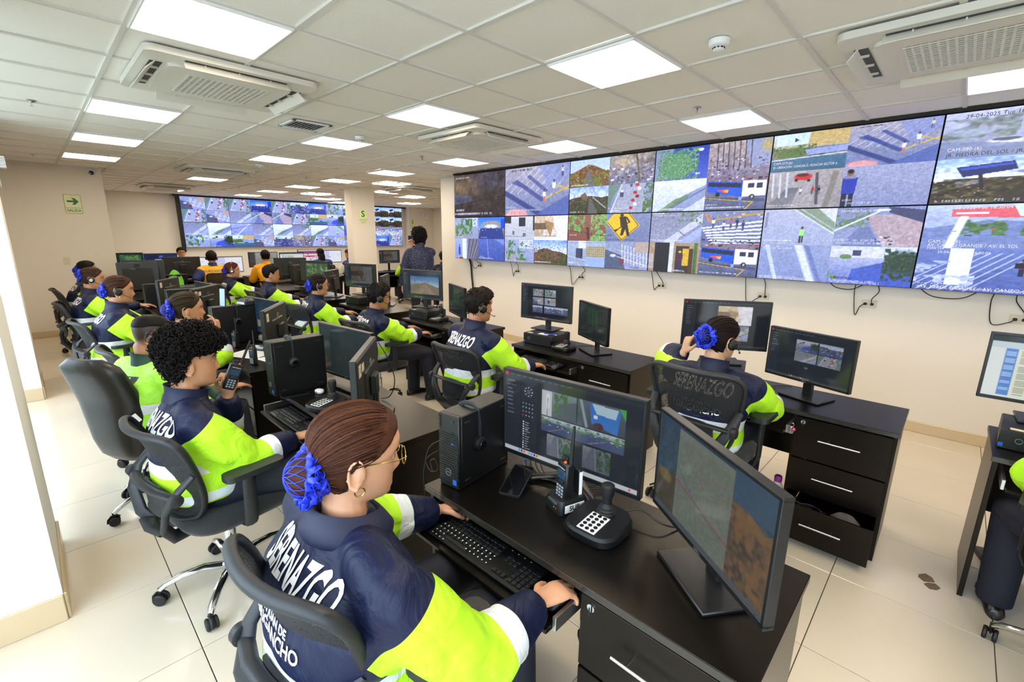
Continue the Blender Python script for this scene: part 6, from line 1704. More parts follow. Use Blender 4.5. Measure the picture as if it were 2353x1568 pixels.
person('person in a blue vest beside the column, leaning forward', -9.95, 3.52, PI / 2 + .3, head=(-.05, .12, 1.19), outfit='bluevest', skin='bf8a66', hair='bun', hcol='3a1c18', vox=.014, lod=0, text=BV, scr=hair_mat('3a1c18'))
person('person with lime sleeve partly hidden by the standing person', -8.55, 4.3, PI / 2 - .2, head=(0, .05, 1.17), skin='bf8a66', hair='short', hcol='3a1c14', vox=.014, lod=0)
person('person in lime jacket almost hidden behind the standing person beside the wall end', -7.0, 4.15, PI / 2 - .5, head=(0, .05, 1.2), skin='bf8a66', hair='short', hcol='14100e', vox=.014, lod=0)
person('person just showing above a monitor before the far video wall', -12.5, .3, -PI / 2, head=(0, .05, 1.19), skin='bf8a66', hair='short', hcol='100e0d', vox=.014, lod=0)
chair('far mesh chair of the person in lime behind the standing man', -7.0, 4.15, PI / 2 - .5)
chair('farthest mesh chair before the far video wall', -12.5, .3, -PI / 2)
person('standing person in a dark speckled shirt holding up a phone', -5.12, 2.22, PI / 2 - .35, head=(0, .03, 1.645), hr=(.15, .02, 0), lh=(-.3, .06, .86), rh=(-.06, .30, 1.5), rpose='hold', ldir=(0, .2, -1), lnor=(-1, 0, 0), rdir=(-.2, .3, 1), rnor=(.3, 1, 0),
       outfit='shirt', skin='bd8a67', hair='wavy', hcol='17120f', vox=.010, standing=True, shw=.205, girth=1.06, elb={-1: (-.6, -.6, -.2), 1: (.8, -.2, -.8)}, capthick=.012, hs=1.1)
# ================================================================== computers
PCB = pmat('computer_case_black', '0a0b0c', .45, bump=.06, bscale=300, spec=.5)
PCT = pmat('computer_case_top', '26241f', .4)
BLU = pmat('blue_sticker', '2a62c0', .35)
def pc_tower(label, x, y, rz=0.0, w=.1, d=.30, h=.30, ridges=True, z=ZT):
    t = thing('computer_tower', label, 'computer', (x, y, z), rz, 'computer towers')
    MB().box((0, .004, h / 2), (w, d - .012, h), bev=.004).build('case', PCB, t)
    f = MB().box((0, -d / 2 + .004, h / 2), (w, .018, h), bev=.004).build('front_panel', PCB, t)
    if ridges:
        r = MB()
        for k in range(22): r.box((0, -d / 2 - .006, .02 + k * .0095), (w * .94, .004, .0045))
        for k in range(8): r.box((-w * .42, -d / 2 - .006, .235 + k * .0075), (w * .12, .004, .0035))
        r.build('front_ridges', PCB, t, smooth=None, kind='stuff')
    for k in range(3): MB().box((w * .2, -d / 2 - .0065, h * .62 + k * .022), (.012, .003, .005)).build('usb_port', BLKP if k else BLU, f, smooth=None)
    MB().cyl((w * .2, -d / 2 - .004, h * .92), (w * .2, -d / 2 - .008, h * .92), .006, n=12).build('power_button', GRY, f)
    MB().tube([(.014 * math.cos(a), -d / 2 - .0095, h * .22 + .014 * math.sin(a)) for a in [k * PI / 8 for k in range(16)]], .001, 5, closed=True).build('logo_ring', TXG, f)
    label_text('DELL', .009, TXG, f, frame_M((0, -d / 2 - .0098, h * .22), (1, 0, 0), (0, 0, 1)), 'logo')
    MB().box((w * .3, -d / 2 - .0088, .03), (.02, .001, .022)).build('sticker', BLU, f, smooth=None)
    for zz in (.03, h - .03):
        for yy in (-d * .36, d * .36):
            MB().box((w / 2 + .001, yy, zz), (.003, .03, .006), bev=.001).build('rubber_foot', GRY, t)
    return t
def pc_flat(label, x, y, rz=0.0, z=ZT):
    t = thing('desktop_computer', label, 'computer', (x, y, z), rz, 'flat desktop computers under monitors')
    MB().box((0, 0, .0475), (.31, .29, .093), bev=.004).build('case', PCB, t)
    f = MB().box((0, -.148, .0475), (.31, .012, .093), bev=.003).build('front_panel', PCB, t)
    MB().tube([(-.09 + .012 * math.cos(a), -.155, .05 + .012 * math.sin(a)) for a in [k * PI / 8 for k in range(16)]], .001, 5, closed=True).build('logo_ring', TXG, f)
    MB().box((-.145, -.1545, .02), (.016, .001, .018)).build('sticker', BLU, f, smooth=None)
    for k in range(4): MB().box((.06 + k * .02, -.1545, .03), (.012, .003, .006)).build('usb_port', BLKP, f, smooth=None)
    MB().box((.13, -.1545, .05), (.008, .003, .05)).build('card_slot', GRY, f, smooth=None)
    MB().box((-.1, -.12, .0945), (.05, .03, .001)).build('paper_label', TANL, t, smooth=None)
    return t
pc_tower('black ridged computer tower with headset hung over it on the front desk', .075, -1.155, .12, .105, .3, .297)
pc_tower('tall black computer tower with headset beside the radio-holding person', -1.47, -1.255, .05, .1, .32, .33, False)
pc_tower('black computer tower carrying a phone and charger beside the chin-resting person', -3.14, -1.14, .05, .1, .34, .33, False)
pc_tower('black computer tower beside the person with drop earrings', -4.82, -1.16, .05, .1, .34, .33, False)
pc_tower('black computer tower seen dark beside the stickered monitor back', -5.98, -1.2, .05, .1, .34, .3, False)
pc_flat('flat black computer under the monitor facing the video wall', .27, .98, math.radians(15)); pc_flat('flat black computer with paper and blue pen on top below the video wall', -1.24, .88, .05)
pc_flat('flat black computer under the hillside picture monitor', -3.05, .86, .1); pc_flat('flat black computer under the monitor before the column', -4.62, .86, .1)
pc_flat('flat black computer with blue sticker at the right edge of the photo', 1.80, .89, -.05); pc_flat('flat black computer behind the person with silver glasses', -6.25, .88, .1)

# ================================================================== keyboards, mice, joysticks, phones, radios, headsets
KEY = pmat('keyboard_key_black', '131417', .5)
kb = MB()
rows = [(.052, 15, .018), (.032, 14, .0195), (.013, 14, .0195), (-.006, 13, .0195), (-.025, 12, .0195), (-.044, 9, .0195)]
for yy, n, st in rows:
    for k in range(n): kb.box((-.205 + k * st + (.004 * (yy < .03)), yy, .0155 + yy * .06), (st - .0035, .0155, .007), bev=.0015)
kb.box((-.1, -.044, .0132), (.1, .0155, .007), bev=.0015)
for k in range(3):
    for q in (0, 1, 4): kb.box((.095 + k * .019, .032 - q * .0193, .0155), (.0155, .0155, .007), bev=.0015)
for k in range(4):
    for q in range(5): kb.box((.162 + k * .019, .032 - q * .0193, .0155), (.0155, .0155, .007), bev=.0015)
kb_keys = kb.mesh('keys', [KEY]); kb_base = MB().box((0, 0, .007), (.442, .135, .012), bev=.003).mesh('keyboard_body', [BLK])
lg = MB(); _r = random.Random(3)
for k in range(60): lg.box((-.2 + (k % 14) * .0195, .013 - (k // 14) * .0193 + .003, .0196 - (k // 14) * .0011), (.004, .005, .0003))
for k in range(14): lg.box((-.2 + k * .0275, .062, .014), (.006, .002, .0003))
kb_leg = lg.mesh('key_legends', [WHT])
def keyboard(label, x, y, z, rz=0.0):
    t = thing('keyboard', label, 'keyboard', (x, y, z), rz, 'black keyboards')
    obj('keyboard_body', kb_base, t); obj('keys', kb_keys, t, kind='stuff'); obj('key_legends', kb_leg, t, kind='stuff')
for k in ('D1', 'D2', 'D3', 'D4', 'E', 'F', 'G', 'H', 'I', 'R'):
    keyboard('black keyboard on the tray of ' + STN[k], DESKX[k] - .235, DY(k) - .272, .654, .02)
def mouse(label, x, y, z, rz=0.0):
    t = thing('computer_mouse', label, 'mouse', (x, y, z), rz, 'black computer mice')
    rg = []
    for q, hw, hh in ((-.055, .008, .01), (-.05, .022, .022), (-.02, .031, .036), (.02, .03, .034), (.048, .026, .022), (.056, .012, .012)):
        rg.append([(hw * math.cos(a), q, max(.0005, hh * .5 + hh * .5 * math.sin(a))) for a in [2 * PI * k / 16 for k in range(16)]])
    MB().loft(rg).build('shell', BLK, t, smooth=60); MB().cyl((-.003, .03, .03), (.003, .03, .03), .007, n=12).build('scroll_wheel', GRY, t)
mouse('black mouse under the hand of the frontmost person', .69, -1.37, .654, -.1); mouse('black mouse under the hand of the radio-holding person', -.88, -1.41, .654)
mouse('black mouse under the hand of the headset wearer just below the video wall', -.84, .52, .654); mouse('black mouse on the tray of the person with black glasses', -2.45, .52, .654)
def joystick(label, x, y, z=ZT, rz=0.0):
    t = thing('joystick_controller', label, 'joystick', (x, y, z), rz, 'camera joystick controllers')
    out = [(.095 * math.copysign(abs(math.cos(a)) ** .6, math.cos(a)), .1 * math.copysign(abs(math.sin(a)) ** .6, math.sin(a))) for a in [2 * PI * k / 40 for k in range(40)]]
    MB().loft([[(a * .96, b * .96, 0) for a, b in out], [(a, b, .006) for a, b in out], [(a, b, .026 + .10 * (b + .1) * .12) for a, b in out], [(a * .93, b * .93, .034 + (b + .1) * .06) for a, b in out]]).build('housing', BLK, t, smooth=35)
    tilt = math.atan(.06)
    pad = MB().box((0, -.035, .0392), (.066, .098, .002), M=RX(tilt)).build('keypad', WHP, t, smooth=None)
    bt = MB()
    for a in range(3):
        for b in range(5): MB().lathe([(.007, 0), (.007, .003), (.004, .004)], 10, M=TR(-.02 + a * .02, -.073 + b * .019, .0395 + (b - 2) * .0012)).build('button', BLK, pad)
    MB().lathe([(.034, 0), (.034, .006), (.029, .009), (.031, .014), (.025, .019), (.026, .024), (.02, .03), (.016, .036)], 24, M=TR(0, .045, .04)).build('boot', BLK2, t)
    st = MB().lathe([(.015, 0), (.017, .03), (.021, .036), (.023, .06), (.022, .072), (.017, .076), (.004, .077)], 24, M=TR(0, .045, .07)).build('stick', BLK2, t)
    return t
joystick('camera joystick with white keypad on the front desk', .65, -1.12, ZT, .02); joystick('camera joystick with white keypad before the radio-holding person', -1.05, -1.27, ZT, .3)
joystick('camera joystick beside the flat computer below the video wall', -.97, .78, ZT, .1); joystick('camera joystick beside the hillside picture monitor', -2.76, .80, ZT, .1)
GLB = pmat('phone_glass', '08090b', .06, spec=.6)
def phone(label, x, y, z, rz=0.0, col=GLB, upright=False, tilt=0.0, sc=1.0):
    t = thing('phone', label, 'phone', (x, y, z), rz, 'phones')
    M = RX(PI / 2 - .1) if upright else Matrix.Identity(4)
    oz = TR(0, 0, .073) if upright else TR(0, 0, .0)
    if tilt: M = TR(0, 0, .076 * sc * math.sin(tilt)) @ RX(tilt) @ Matrix.Scale(sc, 4)
    MB().prism(rrect(.037, .076, .009), 0, .008, M=oz @ M).build('phone_body', GRY, t); MB().prism(rrect(.034, .073, .007), .008, .0085, M=oz @ M).build('phone_screen', col, t)
phone('black smartphone lying on the front desk before the monitor', .27, -1.115, ZT, .38, tilt=.2, sc=1.15); phone('black smartphone lying at the foot of the tall computer tower', -1.38, -1.32, ZT, -.1)
phone('pale blue phone standing on the computer tower top', -3.14, -1.2, ZT + .33, .3, pmat('pale_blue_cover', '8fa8cc', .4), True)
ap = thing('earphone_case', 'white earphone case beside the tall computer tower', 'case', (-1.31, -1.2, ZT), .3)
MB().loft([[(.03 * s * math.copysign(abs(math.cos(a)) ** .7, math.cos(a)), .011 * s * math.sin(a) * 2, z) for a in [2 * PI * k / 20 for k in range(20)]] for z, s in ((0, .75), (.004, .95), (.012, 1), (.02, .95), (.024, .75))]).build('case_body', WHP, ap, smooth=60)
MB().cyl((.0, -.0225, .012), (.0, -.0235, .012), .004, n=10).build('status_mark', BLK, ap)
RAD = pmat('radio_black', '0e0f11', .5)
ORG = pmat('orange_button', 'f06a22', .4)
def radio_parts(t, M):
    MB().box((0, 0, .065), (.056, .034, .13), bev=.006).build('radio_body', RAD, t).matrix_local = M
    def add(mb, n, m, **k):
        o = mb.build(n, m, t, **k); o.matrix_local = M; return o
    add(MB().box((0, -.0175, .088), (.04, .002, .03), bev=.0008), 'radio_screen', pmat('radio_lcd', '2c4258', .15))
    kp = MB()
    for a in range(4):
        for b in range(3): kp.box((-.013 + b * .013, -.018, .015 + a * .011), (.008, .002, .006))
    add(kp, 'radio_keys', pmat('radio_key_grey', '9aa4ae', .5), smooth=None, kind='stuff')
    nv = MB().box((0, -.018, .064), (.022, .003, .01), bev=.001); add(nv, 'navigation_key', GRY)
    for s in (-.016, -.002): add(MB().lathe([(.007, .13), (.0065, .146), (.004, .147)], 12, M=TR(s, .002, 0)), 'knob', BLK2)
    add(MB().lathe([(.005, .13), (.005, .134), (.002, .136)], 10, M=TR(.008, -.01, 0)), 'emergency_button', ORG)
    add(MB().tube([(.018, .004, .128), (.018, .004, .16), (.018, .004, .255)], [.0075, .0065, .0045], 10), 'antenna', BLK2)
    lt = label_text('MOTOROLA', .007, WHT, t, frame_M((0, -.0187, .111), (1, 0, 0), (0, 0, 1)), 'radio_logo'); lt.matrix_local = M
rt = thing('radio_in_charger', 'handheld radio standing in its charger labelled SUR on the front desk', 'radio', (.49, -1.09, ZT), -.3)
MB().loft([[(a, b, z) for a, b in rrect(hx, hy, .015)] for z, hx, hy in ((0, .046, .055), (.03, .046, .055), (.045, .04, .048))]).build('charger', RAD, rt, smooth=40)
MB().box((0, -.052, .032), (.05, .012, .01), bev=.002, M=RX(.5)).build('charger_lip', GRY, rt)
radio_parts(rt, TR(0, -.012, .03) @ RX(-.06))
MB().box((.012, .035, .085), (.03, .014, .09), bev=.003).build('battery_pack', RAD, rt)
MB().box((.0275, .035, .085), (.001, .012, .08)).build('battery_label', WHT, rt, smooth=None)
rt.scale = (1.1, 1.1, 1.1)
sr = MB().box((.0465, .0, .02), (.001, .075, .026)).build('sticker', WHT, rt, smooth=None)
label_text('SUR', .024, BLKP, rt, frame_M((.0475, 0, .02), (0, 1, 0), (0, 0, 1)), 'sticker_lettering', bold=.0006)
for k, c in enumerate(('38c060', 'e03a30')): MB().box((.01 + k * .012, -.0562, .018), (.004, .001, .004)).build('indicator', pmat('indicator_' + c, c, .4), rt, smooth=None)
r2 = thing('handheld_radio', 'handheld radio standing on the desk before the white papers', 'radio', (-2.26, -1.27, ZT), .3, 'handheld radios'); radio_parts(r2, Matrix.Identity(4))
r3 = thing('handheld_radio', 'handheld radio held at the mouth of the radio-holding person', 'radio', (-1.085, -1.735, .96), 0, 'handheld radios'); radio_parts(r3, RX(-.45) @ RZ(PI / 2))
for k, (xx, yy) in enumerate(((-3.03, -1.31), (-2.93, -1.2))):
    q = thing('handheld_radio', 'dark handheld radio standing before the computer tower, %s' % ('nearest its front' if k == 0 else 'with the red dot'), 'radio', (xx, yy, ZT), .3, 'handheld radios'); radio_parts(q, Matrix.Identity(4))
    if k: MB().box((.0, -.019, .01), (.02, .003, .02), bev=.001).build('red_mark', pmat('red_plastic', 'd02a3a', .4), q)
ch = thing('radio_charger', 'grey radio charger lying on top of the computer tower', 'charger', (-3.13, -1.03, ZT + .331), .3)
MB().loft([[(a, b, z) for a, b in rrect(hx, hy, .02)] for z, hx, hy in ((0, .06, .05), (.03, .06, .05), (.05, .04, .035))]).build('charger_shell', GRY, ch, smooth=40)
MB().box((0, -.051, .014), (.1, .001, .02)).build('paper_label', WHT, ch, smooth=None)
def loose_headset(label, x, y, z, rz, drop=.12):
    t = thing('headset', label, 'headset', (x, y, z), rz, 'headsets hung on computer towers')
    band = [(-.05, 0, -.03), (-.035, 0, -.006), (-.01, 0, .006), (.03, 0, .007), (.052, 0, -.004), (.062, 0, -.05), (.062, 0, -drop)]
    MB().tube(band, [(.0035, .011)] * 7, 6, up=(0, 1, 0)).build('headset_band', GRY, t)
    e = MB().lathe([(.004, 0), (.028, 0), (.032, .008), (.03, .018), (.02, .024), (.004, .026)], 20, M=TR(.058, 0, -drop - .015) @ RY(PI / 2)).build('ear_cup', BLK, t)
    MB().lathe([(.004, .0265), (.018, .0265), (.016, .0285), (.004, .0285)], 16, M=TR(.058, 0, -drop - .015) @ RY(PI / 2)).build('ear_cup_cap', GLB, e)
    MB().lathe([(.01, -.014), (.03, -.012), (.031, 0), (.01, .002)], 20, M=TR(.062, 0, -drop - .015) @ RY(PI / 2)).build('ear_cushion', BLK2, e)
loose_headset('black headset hung over the ridged computer tower on the front desk', .075, -1.2, ZT + .305, .12, .13)
loose_headset('black headset hung over the tall computer tower beside the radio-holding person', -1.47, -1.3, ZT + .338, .05, .13)
loose_headset('black headset hung over the computer tower beside the chin-resting person', -3.14, -1.13, ZT + .338, .05, .13)

# ================================================================== cables
CAB = pmat('black_cable', '0e0e10', .45)
def cable(label, pts, r=.0025, m=CAB, name='cable', smooth=True):
    P = [Vector(p) for p in pts]; out = []
    for i in range(len(P) - 1):           # Catmull-Rom
        p0, p1, p2, p3 = P[max(i - 1, 0)], P[i], P[i + 1], P[min(i + 2, len(P) - 1)]
        for k in range(7):
            t = k / 7; out.append(.5 * ((2 * p1) + (p2 - p0) * t + (2 * p0 - 5 * p1 + 4 * p2 - p3) * t * t + (3 * p1 - p0 - 3 * p2 + p3) * t ** 3))
    out.append(P[-1])
    o = MB().tube(out, r, 6).build(name, m, smooth=True)
    return tag(o, label, 'cable')
OUTL = pmat('ivory_outlet', 'd8d0b8', .45)
outs = [(-4.55, 1.19), (-3.66, 1.15), (-2.43, 1.14), (-1.23, 1.12), (-.08, 1.10), (.82, 1.12), (1.78, 1.10)]
OW = ['first', 'second', 'third', 'fourth', 'fifth', 'sixth', 'seventh']
WL = YV - .001
for k, (xx, zz) in enumerate(outs):
    t = thing('wall_outlet', 'ivory wall outlet with black plugs below the video wall, %s from the wall end' % OW[k], 'outlet', (xx, WL, zz), 0, 'wall outlets below the video wall')
    MB().box((0, -.005, 0), (.115, .01, .072), bev=.003).build('cover_plate', OUTL, t)
    for s in (-.025, .025): MB().box((s, -.022, 0), (.024, .026, .022), bev=.004).build('plug', CAB, t)
    a = xx - .17 + .06 * (k % 2); b = xx - .05 + .05 * (k % 3)
    yb = VY + .09
    cable('looping black power cable from the video wall to the %s outlet' % OW[k], [(a, yb, 1.31), (a - .01, WL - .03, 1.22), (a + .02, WL - .02, zz - .05 - .03 * (k % 3)), (xx - .06, WL - .03, zz - .03), (xx - .027, WL - .036, zz)], .004)
    cable('short black power cable dropping to the %s outlet below the video wall' % OW[k], [(b, yb, 1.31), (b + .01, WL - .02, 1.24), (xx + .02, WL - .03, zz + .05), (xx + .025, WL - .036, zz)], .004)
cable('thick black cable bundle hanging from the left end of the video wall', [(-4.75, VY + .09, 1.31), (-4.77, WL - .03, 1.2), (-4.75, WL - .03, 1.0), (-4.72, WL - .03, .75), (-4.72, WL - .03, .3)], .016)
cable('slack black cable sagging under the fifth video wall panel', [(.5, VY + .08, 1.31), (.56, VY + .08, 1.26), (.68, VY + .08, 1.25), (.78, VY + .08, 1.31)], .004)
cable('slack black cable sagging under the last video wall panel', [(1.15, VY + .08, 1.31), (1.25, VY + .08, 1.24), (1.42, VY + .08, 1.24), (1.52, VY + .08, 1.31)], .004)
cable('thin cable from the front tower hanging down past the desk corner', [(.1, -1.32, .96), (.06, -1.37, .93), (.045, -1.39, .84), (.05, -1.395, .76), (.045, -1.39, .66)], .002)
cable('tangled loop of thin cable on the front computer tower', [(.06, -1.335, .9), (.02, -1.345, .87), (.0, -1.35, .84), (.03, -1.35, .81), (.07, -1.345, .83), (.06, -1.35, .87), (.03, -1.35, .85), (.05, -1.355, .82)], .0016)
cable('blue network cable behind the front monitor', [(.18, -.93, .76), (.2, -1.0, .79), (.26, -.99, .83), (.31, -.94, .8), (.33, -.89, .755)], .003, pmat('blue_cable', '2a7ac8', .4))
for k in range(4):
    cable('black monitor cable on the front desk, %s from the tower' % OW[k], [(.19 + .02 * k, -.95, .86), (.2 + .03 * k, -.99, .78), (.26 + .05 * k, -1.0, .756), (.36 + .05 * k, -.95, .756), (.45 + .04 * k, -.89, .755)], .0025)
cable('black cable from the joystick curling across the front desk', [(.66, -1.03, .765), (.72, -.98, .79), (.8, -.98, .775), (.84, -.93, .756), (.86, -.88, .755)], .003)
for k in range(5):
    cable('black cable hanging in a bundle under the front desk, strand %s' % OW[k], [(.68 + .01 * k, -1.1, .6), (.62 + .02 * k, -1.15, .42), (.68 - .015 * k, -1.16, .25 + .02 * k), (.62 + .03 * k, -1.12, .1), (.7, -1.05 + .03 * k, .02)], .005)
for k, (xx, yy, rr_) in enumerate(((-.92, -1.12, 1), (-2.7, -1.0, 1), (-1.0, .93, .8), (-2.6, .8, .8), (.55, .95, .8))):
    cable('black cable on the desk of ' + STN[('D2', 'D3', 'F', 'G', 'E')[k]], [(xx - .12, yy + .05, .757), (xx - .05, yy - .03, .757), (xx + .04, yy - .02, .757), (xx + .1, yy + .06, .757), (xx + .16, yy + .1, .757)], .003)
cable('black cable hanging behind the stickered monitor number 32', [(-.93, -1.0, 1.1), (-.88, -.97, 1.0), (-.86, -.95, .88), (-.9, -.96, .78), (-.95, -.99, .757)], .003)

# ================================================================== papers and odds and ends
def paper(label, x, y, z, w, h, rz, m=WHT):
    return tag(MB().box((0, 0, .0006), (w, h, .0012)).build('paper_sheet', m, smooth=None, loc=(x, y, z), rz=rz), label, 'paper')
paper('white paper sheet under the handheld radio on the chin-resting person\'s desk', -2.6, -1.2, ZT, .3, .21, .5); paper('second white paper sheet behind the handheld radio', -2.33, -1.12, ZT, .21, .15, .2)
paper('small white paper on the flat computer below the video wall', -1.2, .79, ZT + .0945, .1, .06, .1)
pn = thing('pen', 'blue pen on the flat computer below the video wall', 'pen', (-1.14, .8, ZT + .1005), .2)
MB().cyl((-.06, 0, 0), (.05, 0, 0), .004, n=8).build('barrel', pmat('blue_pen', '2a48c8', .3), pn); MB().cyl((.05, 0, 0), (.066, 0, 0), .0038, .001, n=8).build('tip', WHP, pn)
rm = thing('remote_control', 'white remote-like case on the papers of the chin-resting person\'s desk', 'remote', (-2.78, -1.08, ZT), .4)
MB().prism(rrect(.075, .02, .016), 0, .018).build('shell', WHP, rm); MB().prism(rrect(.02, .012, .006), .018, .0195, M=TR(.04, 0, 0)).build('button', GRY, rm)
# torn brown paper on the floor
dbm = pmat('torn_brown_card', '6a5846', .8, var=.3, scale=30)
for k, (dx, dy, P) in enumerate(((0, 0, [(-.03, -.022), (.02, -.03), (.036, .0), (.028, .03), (-.012, .026), (-.03, .01)]), (.025, -.052, [(-.028, -.02), (.0, -.028), (.03, -.018), (.032, .012), (.0, .02), (-.026, .014)]))):
    tag(MB().prism(P, 0, .003).build('torn_card', dbm, smooth=None, loc=(1.51 + dx, .66 + dy, .0005), rz=.8), 'torn brown card scrap on the floor, %s piece' % ('larger' if k == 0 else 'smaller'), 'scrap')
ps = thing('power_strip', 'grey power strip on the floor under the desk at the right edge', 'power strip', (1.76, 1.0, 0), 1.9)
MB().box((0, 0, .02), (.3, .05, .04), bev=.006).build('strip_body', GRY, ps)
for k in range(5): MB().cyl((-.11 + k * .055, 0, .04), (-.11 + k * .055, 0, .0415), .016, n=14).build('socket', BLK, ps)
# water bottle
bt = thing('water_bottle', 'clear water bottle with purple cap beside the open drawer', 'bottle', (.79, .66, 0), 0)
WAT = pmat('clear_bottle_plastic', 'c9c4b8', .1, alpha=.45)
MB().lathe([(.03, 0), (.036, .01), (.036, .06), (.033, .075), (.036, .09), (.036, .2), (.03, .235), (.017, .26), (.017, .275)], 20).build('bottle_body', WAT, bt)
MB().lathe([(.0365, .1), (.0365, .17)], 20, caps=False).build('bottle_label', pmat('orange_label', 'd89a5a', .5), bt); MB().lathe([(.021, .262), (.022, .29), (.018, .298)], 18).build('bottle_cap', pmat('purple_cap', '8a2a78', .4), bt)
# things in the open drawer and on the tray beside it
dc = MB(); rr = random.Random(9)
tag(MB().tube([(.95 + .09 * math.cos(a) + .06 * (a / 19), .56 + .035 * math.sin(a), .2 + .012 * math.sin(a * 2.3)) for a in np.linspace(0, 19, 80)], .005, 6).build('coiled_cable', CAB, smooth=True), 'coiled black cable in the open bottom drawer', 'cable')
tag(MB().loft([[(1.15 + s * .07 * math.cos(a), .56 + s * .035 * math.sin(a), .155 + z) for a in [2 * PI * k / 14 for k in range(14)]] for z, s in ((0, .6), (.02, 1), (.06, .95), (.09, .5))]).build('cloth_bundle', pmat('grey_cloth', '55504a', .9, bump=.4, bscale=60), smooth=60), 'grey cloth bundle in the open bottom drawer', 'cloth')
kr = thing('key_ring', 'bunch of keys with pink charm hanging under the tray facing the video wall', 'keys', (.83, .585, .675), 0)
MB().tube([(.012 * math.cos(a), 0, -.012 + .012 * math.sin(a)) for a in np.linspace(0, 2 * PI, 13)[:-1]], .0015, 5, closed=True).build('ring', CHR, kr)
for k in range(3): MB().box((-.012 + k * .012, -.002, -.045), (.009, .002, .04), bev=.0008, M=RY(.3 * (k - 1))).build('key_blade', ALU, kr)
MB().lathe([(.002, -.012), (.011, 0), (.002, .012)], 10, M=TR(.014, -.008, -.035)).build('charm', pmat('pink_charm', 'e0487c', .4), kr)
# keyring hook so that it hangs from the tray
# ================================================================== signs and wall fittings
SGN = pmat('photoluminescent_cream', 'e4ecc0', .5, var=.02); GRN = pmat('sign_green', '1f6a34', .5, var=.03)
def plate(name, label, cat, loc, rz, w, h):
    t = thing(name, label, cat, loc, rz)
    MB().box((0, -.004, 0), (w, .008, h), bev=.0015).build('sign_plate', SGN, t)
    return t
s1 = plate('exit_sign', 'cream exit sign with green arrow and the word SALIDA', 'sign', (-9.098, -1.685, 2.115), PI / 2, .215, .30)
for a, b, w, h in ((0, .145, .2, .004), (0, -.145, .2, .004), (-.1, 0, .004, .29), (.1, 0, .004, .29), (0, -.062, .2, .005)): MB().box((a, -.0085, b), (w, .001, h)).build('border_line', GRN, s1, smooth=None)
MB().prism([(-.07, -.014), (.015, -.014), (-.015, -.05), (.025, -.05), (.072, 0), (.025, .05), (-.015, .05), (.015, .014), (-.07, .014)], 0, .0012, M=frame_M((0, -.0082, .042), (1, 0, 0), (0, 0, 1))).build('arrow', GRN, s1, smooth=None)
label_text('SALIDA', .052, GRN, s1, frame_M((0, -.0095, -.103), (1, 0, 0), (0, 0, 1)), 'lettering', bold=.0012)
for lab, loc in (('cream sign with a green letter S on the free-standing column', (-8.598, 3.115, 2.08)), ('small far cream sign with a green letter S beside the far video wall', (XF + .352, 8.2, 2.1))):
    s2 = plate('safety_sign', lab, 'sign', loc, PI / 2, .2, .30); s2['group'] = 'safe zone signs'
    MB().box((0, -.0085, .055), (.18, .001, .17)).build('sign_field', pmat('sign_lime_field', 'dff0b0', .5), s2, smooth=None)
    label_text('S', .19, GRN, s2, frame_M((0, -.0095, .055), (1, 0, 0), (0, 0, 1)), 'letter', bold=.004)
    label_text('ZONA SEGURA', .03, GRN, s2, frame_M((0, -.0095, -.065), (1, 0, 0), (0, 0, 1)), 'lettering'); label_text('EN CASOS DE', .024, GRN, s2, frame_M((0, -.0095, -.098), (1, 0, 0), (0, 0, 1)), 'lettering'); label_text('SISMOS', .03, GRN, s2, frame_M((0, -.0095, -.128), (1, 0, 0), (0, 0, 1)), 'lettering')
ls = thing('light_switch', 'ivory light switch plate on the wall below the exit sign', 'switch', (-9.098, -1.895, 1.215), PI / 2)
MB().box((0, -.004, 0), (.08, .008, .12), bev=.002).build('cover_plate', OUTL, ls); MB().box((0, -.01, 0), (.03, .006, .05), bev=.002).build('rocker', OUTL, ls)
cc = thing('security_camera', 'small white security camera at the top corner of the exit wall', 'camera', (-9.09, -1.4, 2.62), PI / 2)
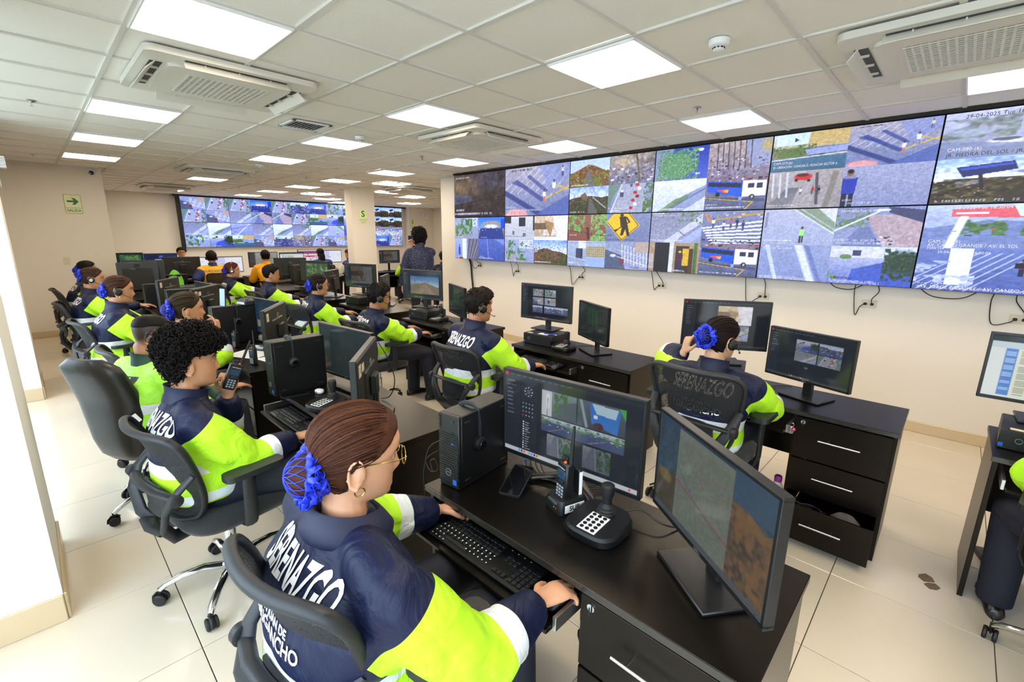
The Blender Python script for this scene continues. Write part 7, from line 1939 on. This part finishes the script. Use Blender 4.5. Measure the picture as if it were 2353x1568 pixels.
MB().box((0, -.03, 0), (.11, .06, .1), bev=.02).build('camera_housing', WHP, cc); MB().lathe([(.032, 0), (.032, .02), (.026, .028), (.004, .03)], 20, M=TR(0, -.058, -.005) @ RX(PI / 2)).build('lens', GLB, cc)
MB().box((0, 0, .03), (.04, .02, .08), bev=.004).build('mount', WHP, cc)
el = thing('emergency_light', 'white ribbed emergency light with hanging cord at the left edge', 'light', (-5.27, -2.42, 2.32), PI)
for k in range(7): MB().box((0, -.06, -.045 + k * .015), (.13, .07, .011), bev=.003).build('lamp_rib', WHP, el)
MB().box((0, -.02, .0), (.16, .04, .13), bev=.012).build('lamp_body', WHP, el)
MB().tube([(0, -.02, -.06), (.05, -.03, -.16), (.13, -.03, -.22), (.16, -.03, -.2), (.12, -.03, -.14)], .004, 6).build('cord', WHP, el)
e2 = thing('emergency_light', 'small white twin emergency light on the far passage wall', 'light', (-14.14, 8.75, 2.35), PI / 2)
MB().box((0, -.03, 0), (.26, .06, .1), bev=.01).build('lamp_body', WHP, e2)
for s in (-1, 1): MB().lathe([(.01, 0), (.05, .03), (.05, .045), (.01, .05)], 16, M=TR(s * .09, -.04, .08) @ RX(PI / 2)).build('lamp_head', WHP, e2)
# lime vest hung over the far chair
mb = MB(); rings = []
for z, hw, yy in ((1.0, .02, -.27), (.97, .06, -.275), (.9, .11, -.27), (.8, .13, -.28), (.68, .12, -.29)):
    rings.append([(hw * math.cos(a), yy + (.03 + .02 * math.cos(3 * a)) * math.sin(a), z + .01 * math.sin(5 * a)) for a in [2 * PI * k / 24 for k in range(24)]])
lv = thing('safety_vest', 'bright lime safety vest hung over a far chair between monitors', 'vest', (-9.35, -.56, 0), PI / 2 + .3)
MB().loft(rings).build('vest_cloth', pmat('lime_cloth', '8cf05a', .6), lv, smooth=60)
# phone in the standing person's hand
phone('black smartphone held up by the standing person', -5.47, 2.27, 1.53, PI / 2 - .35 + .3, GLB, True)
# lettering patch on the lime vest of the man on the leather chair
bpy.data.scenes.remove(BENCH)
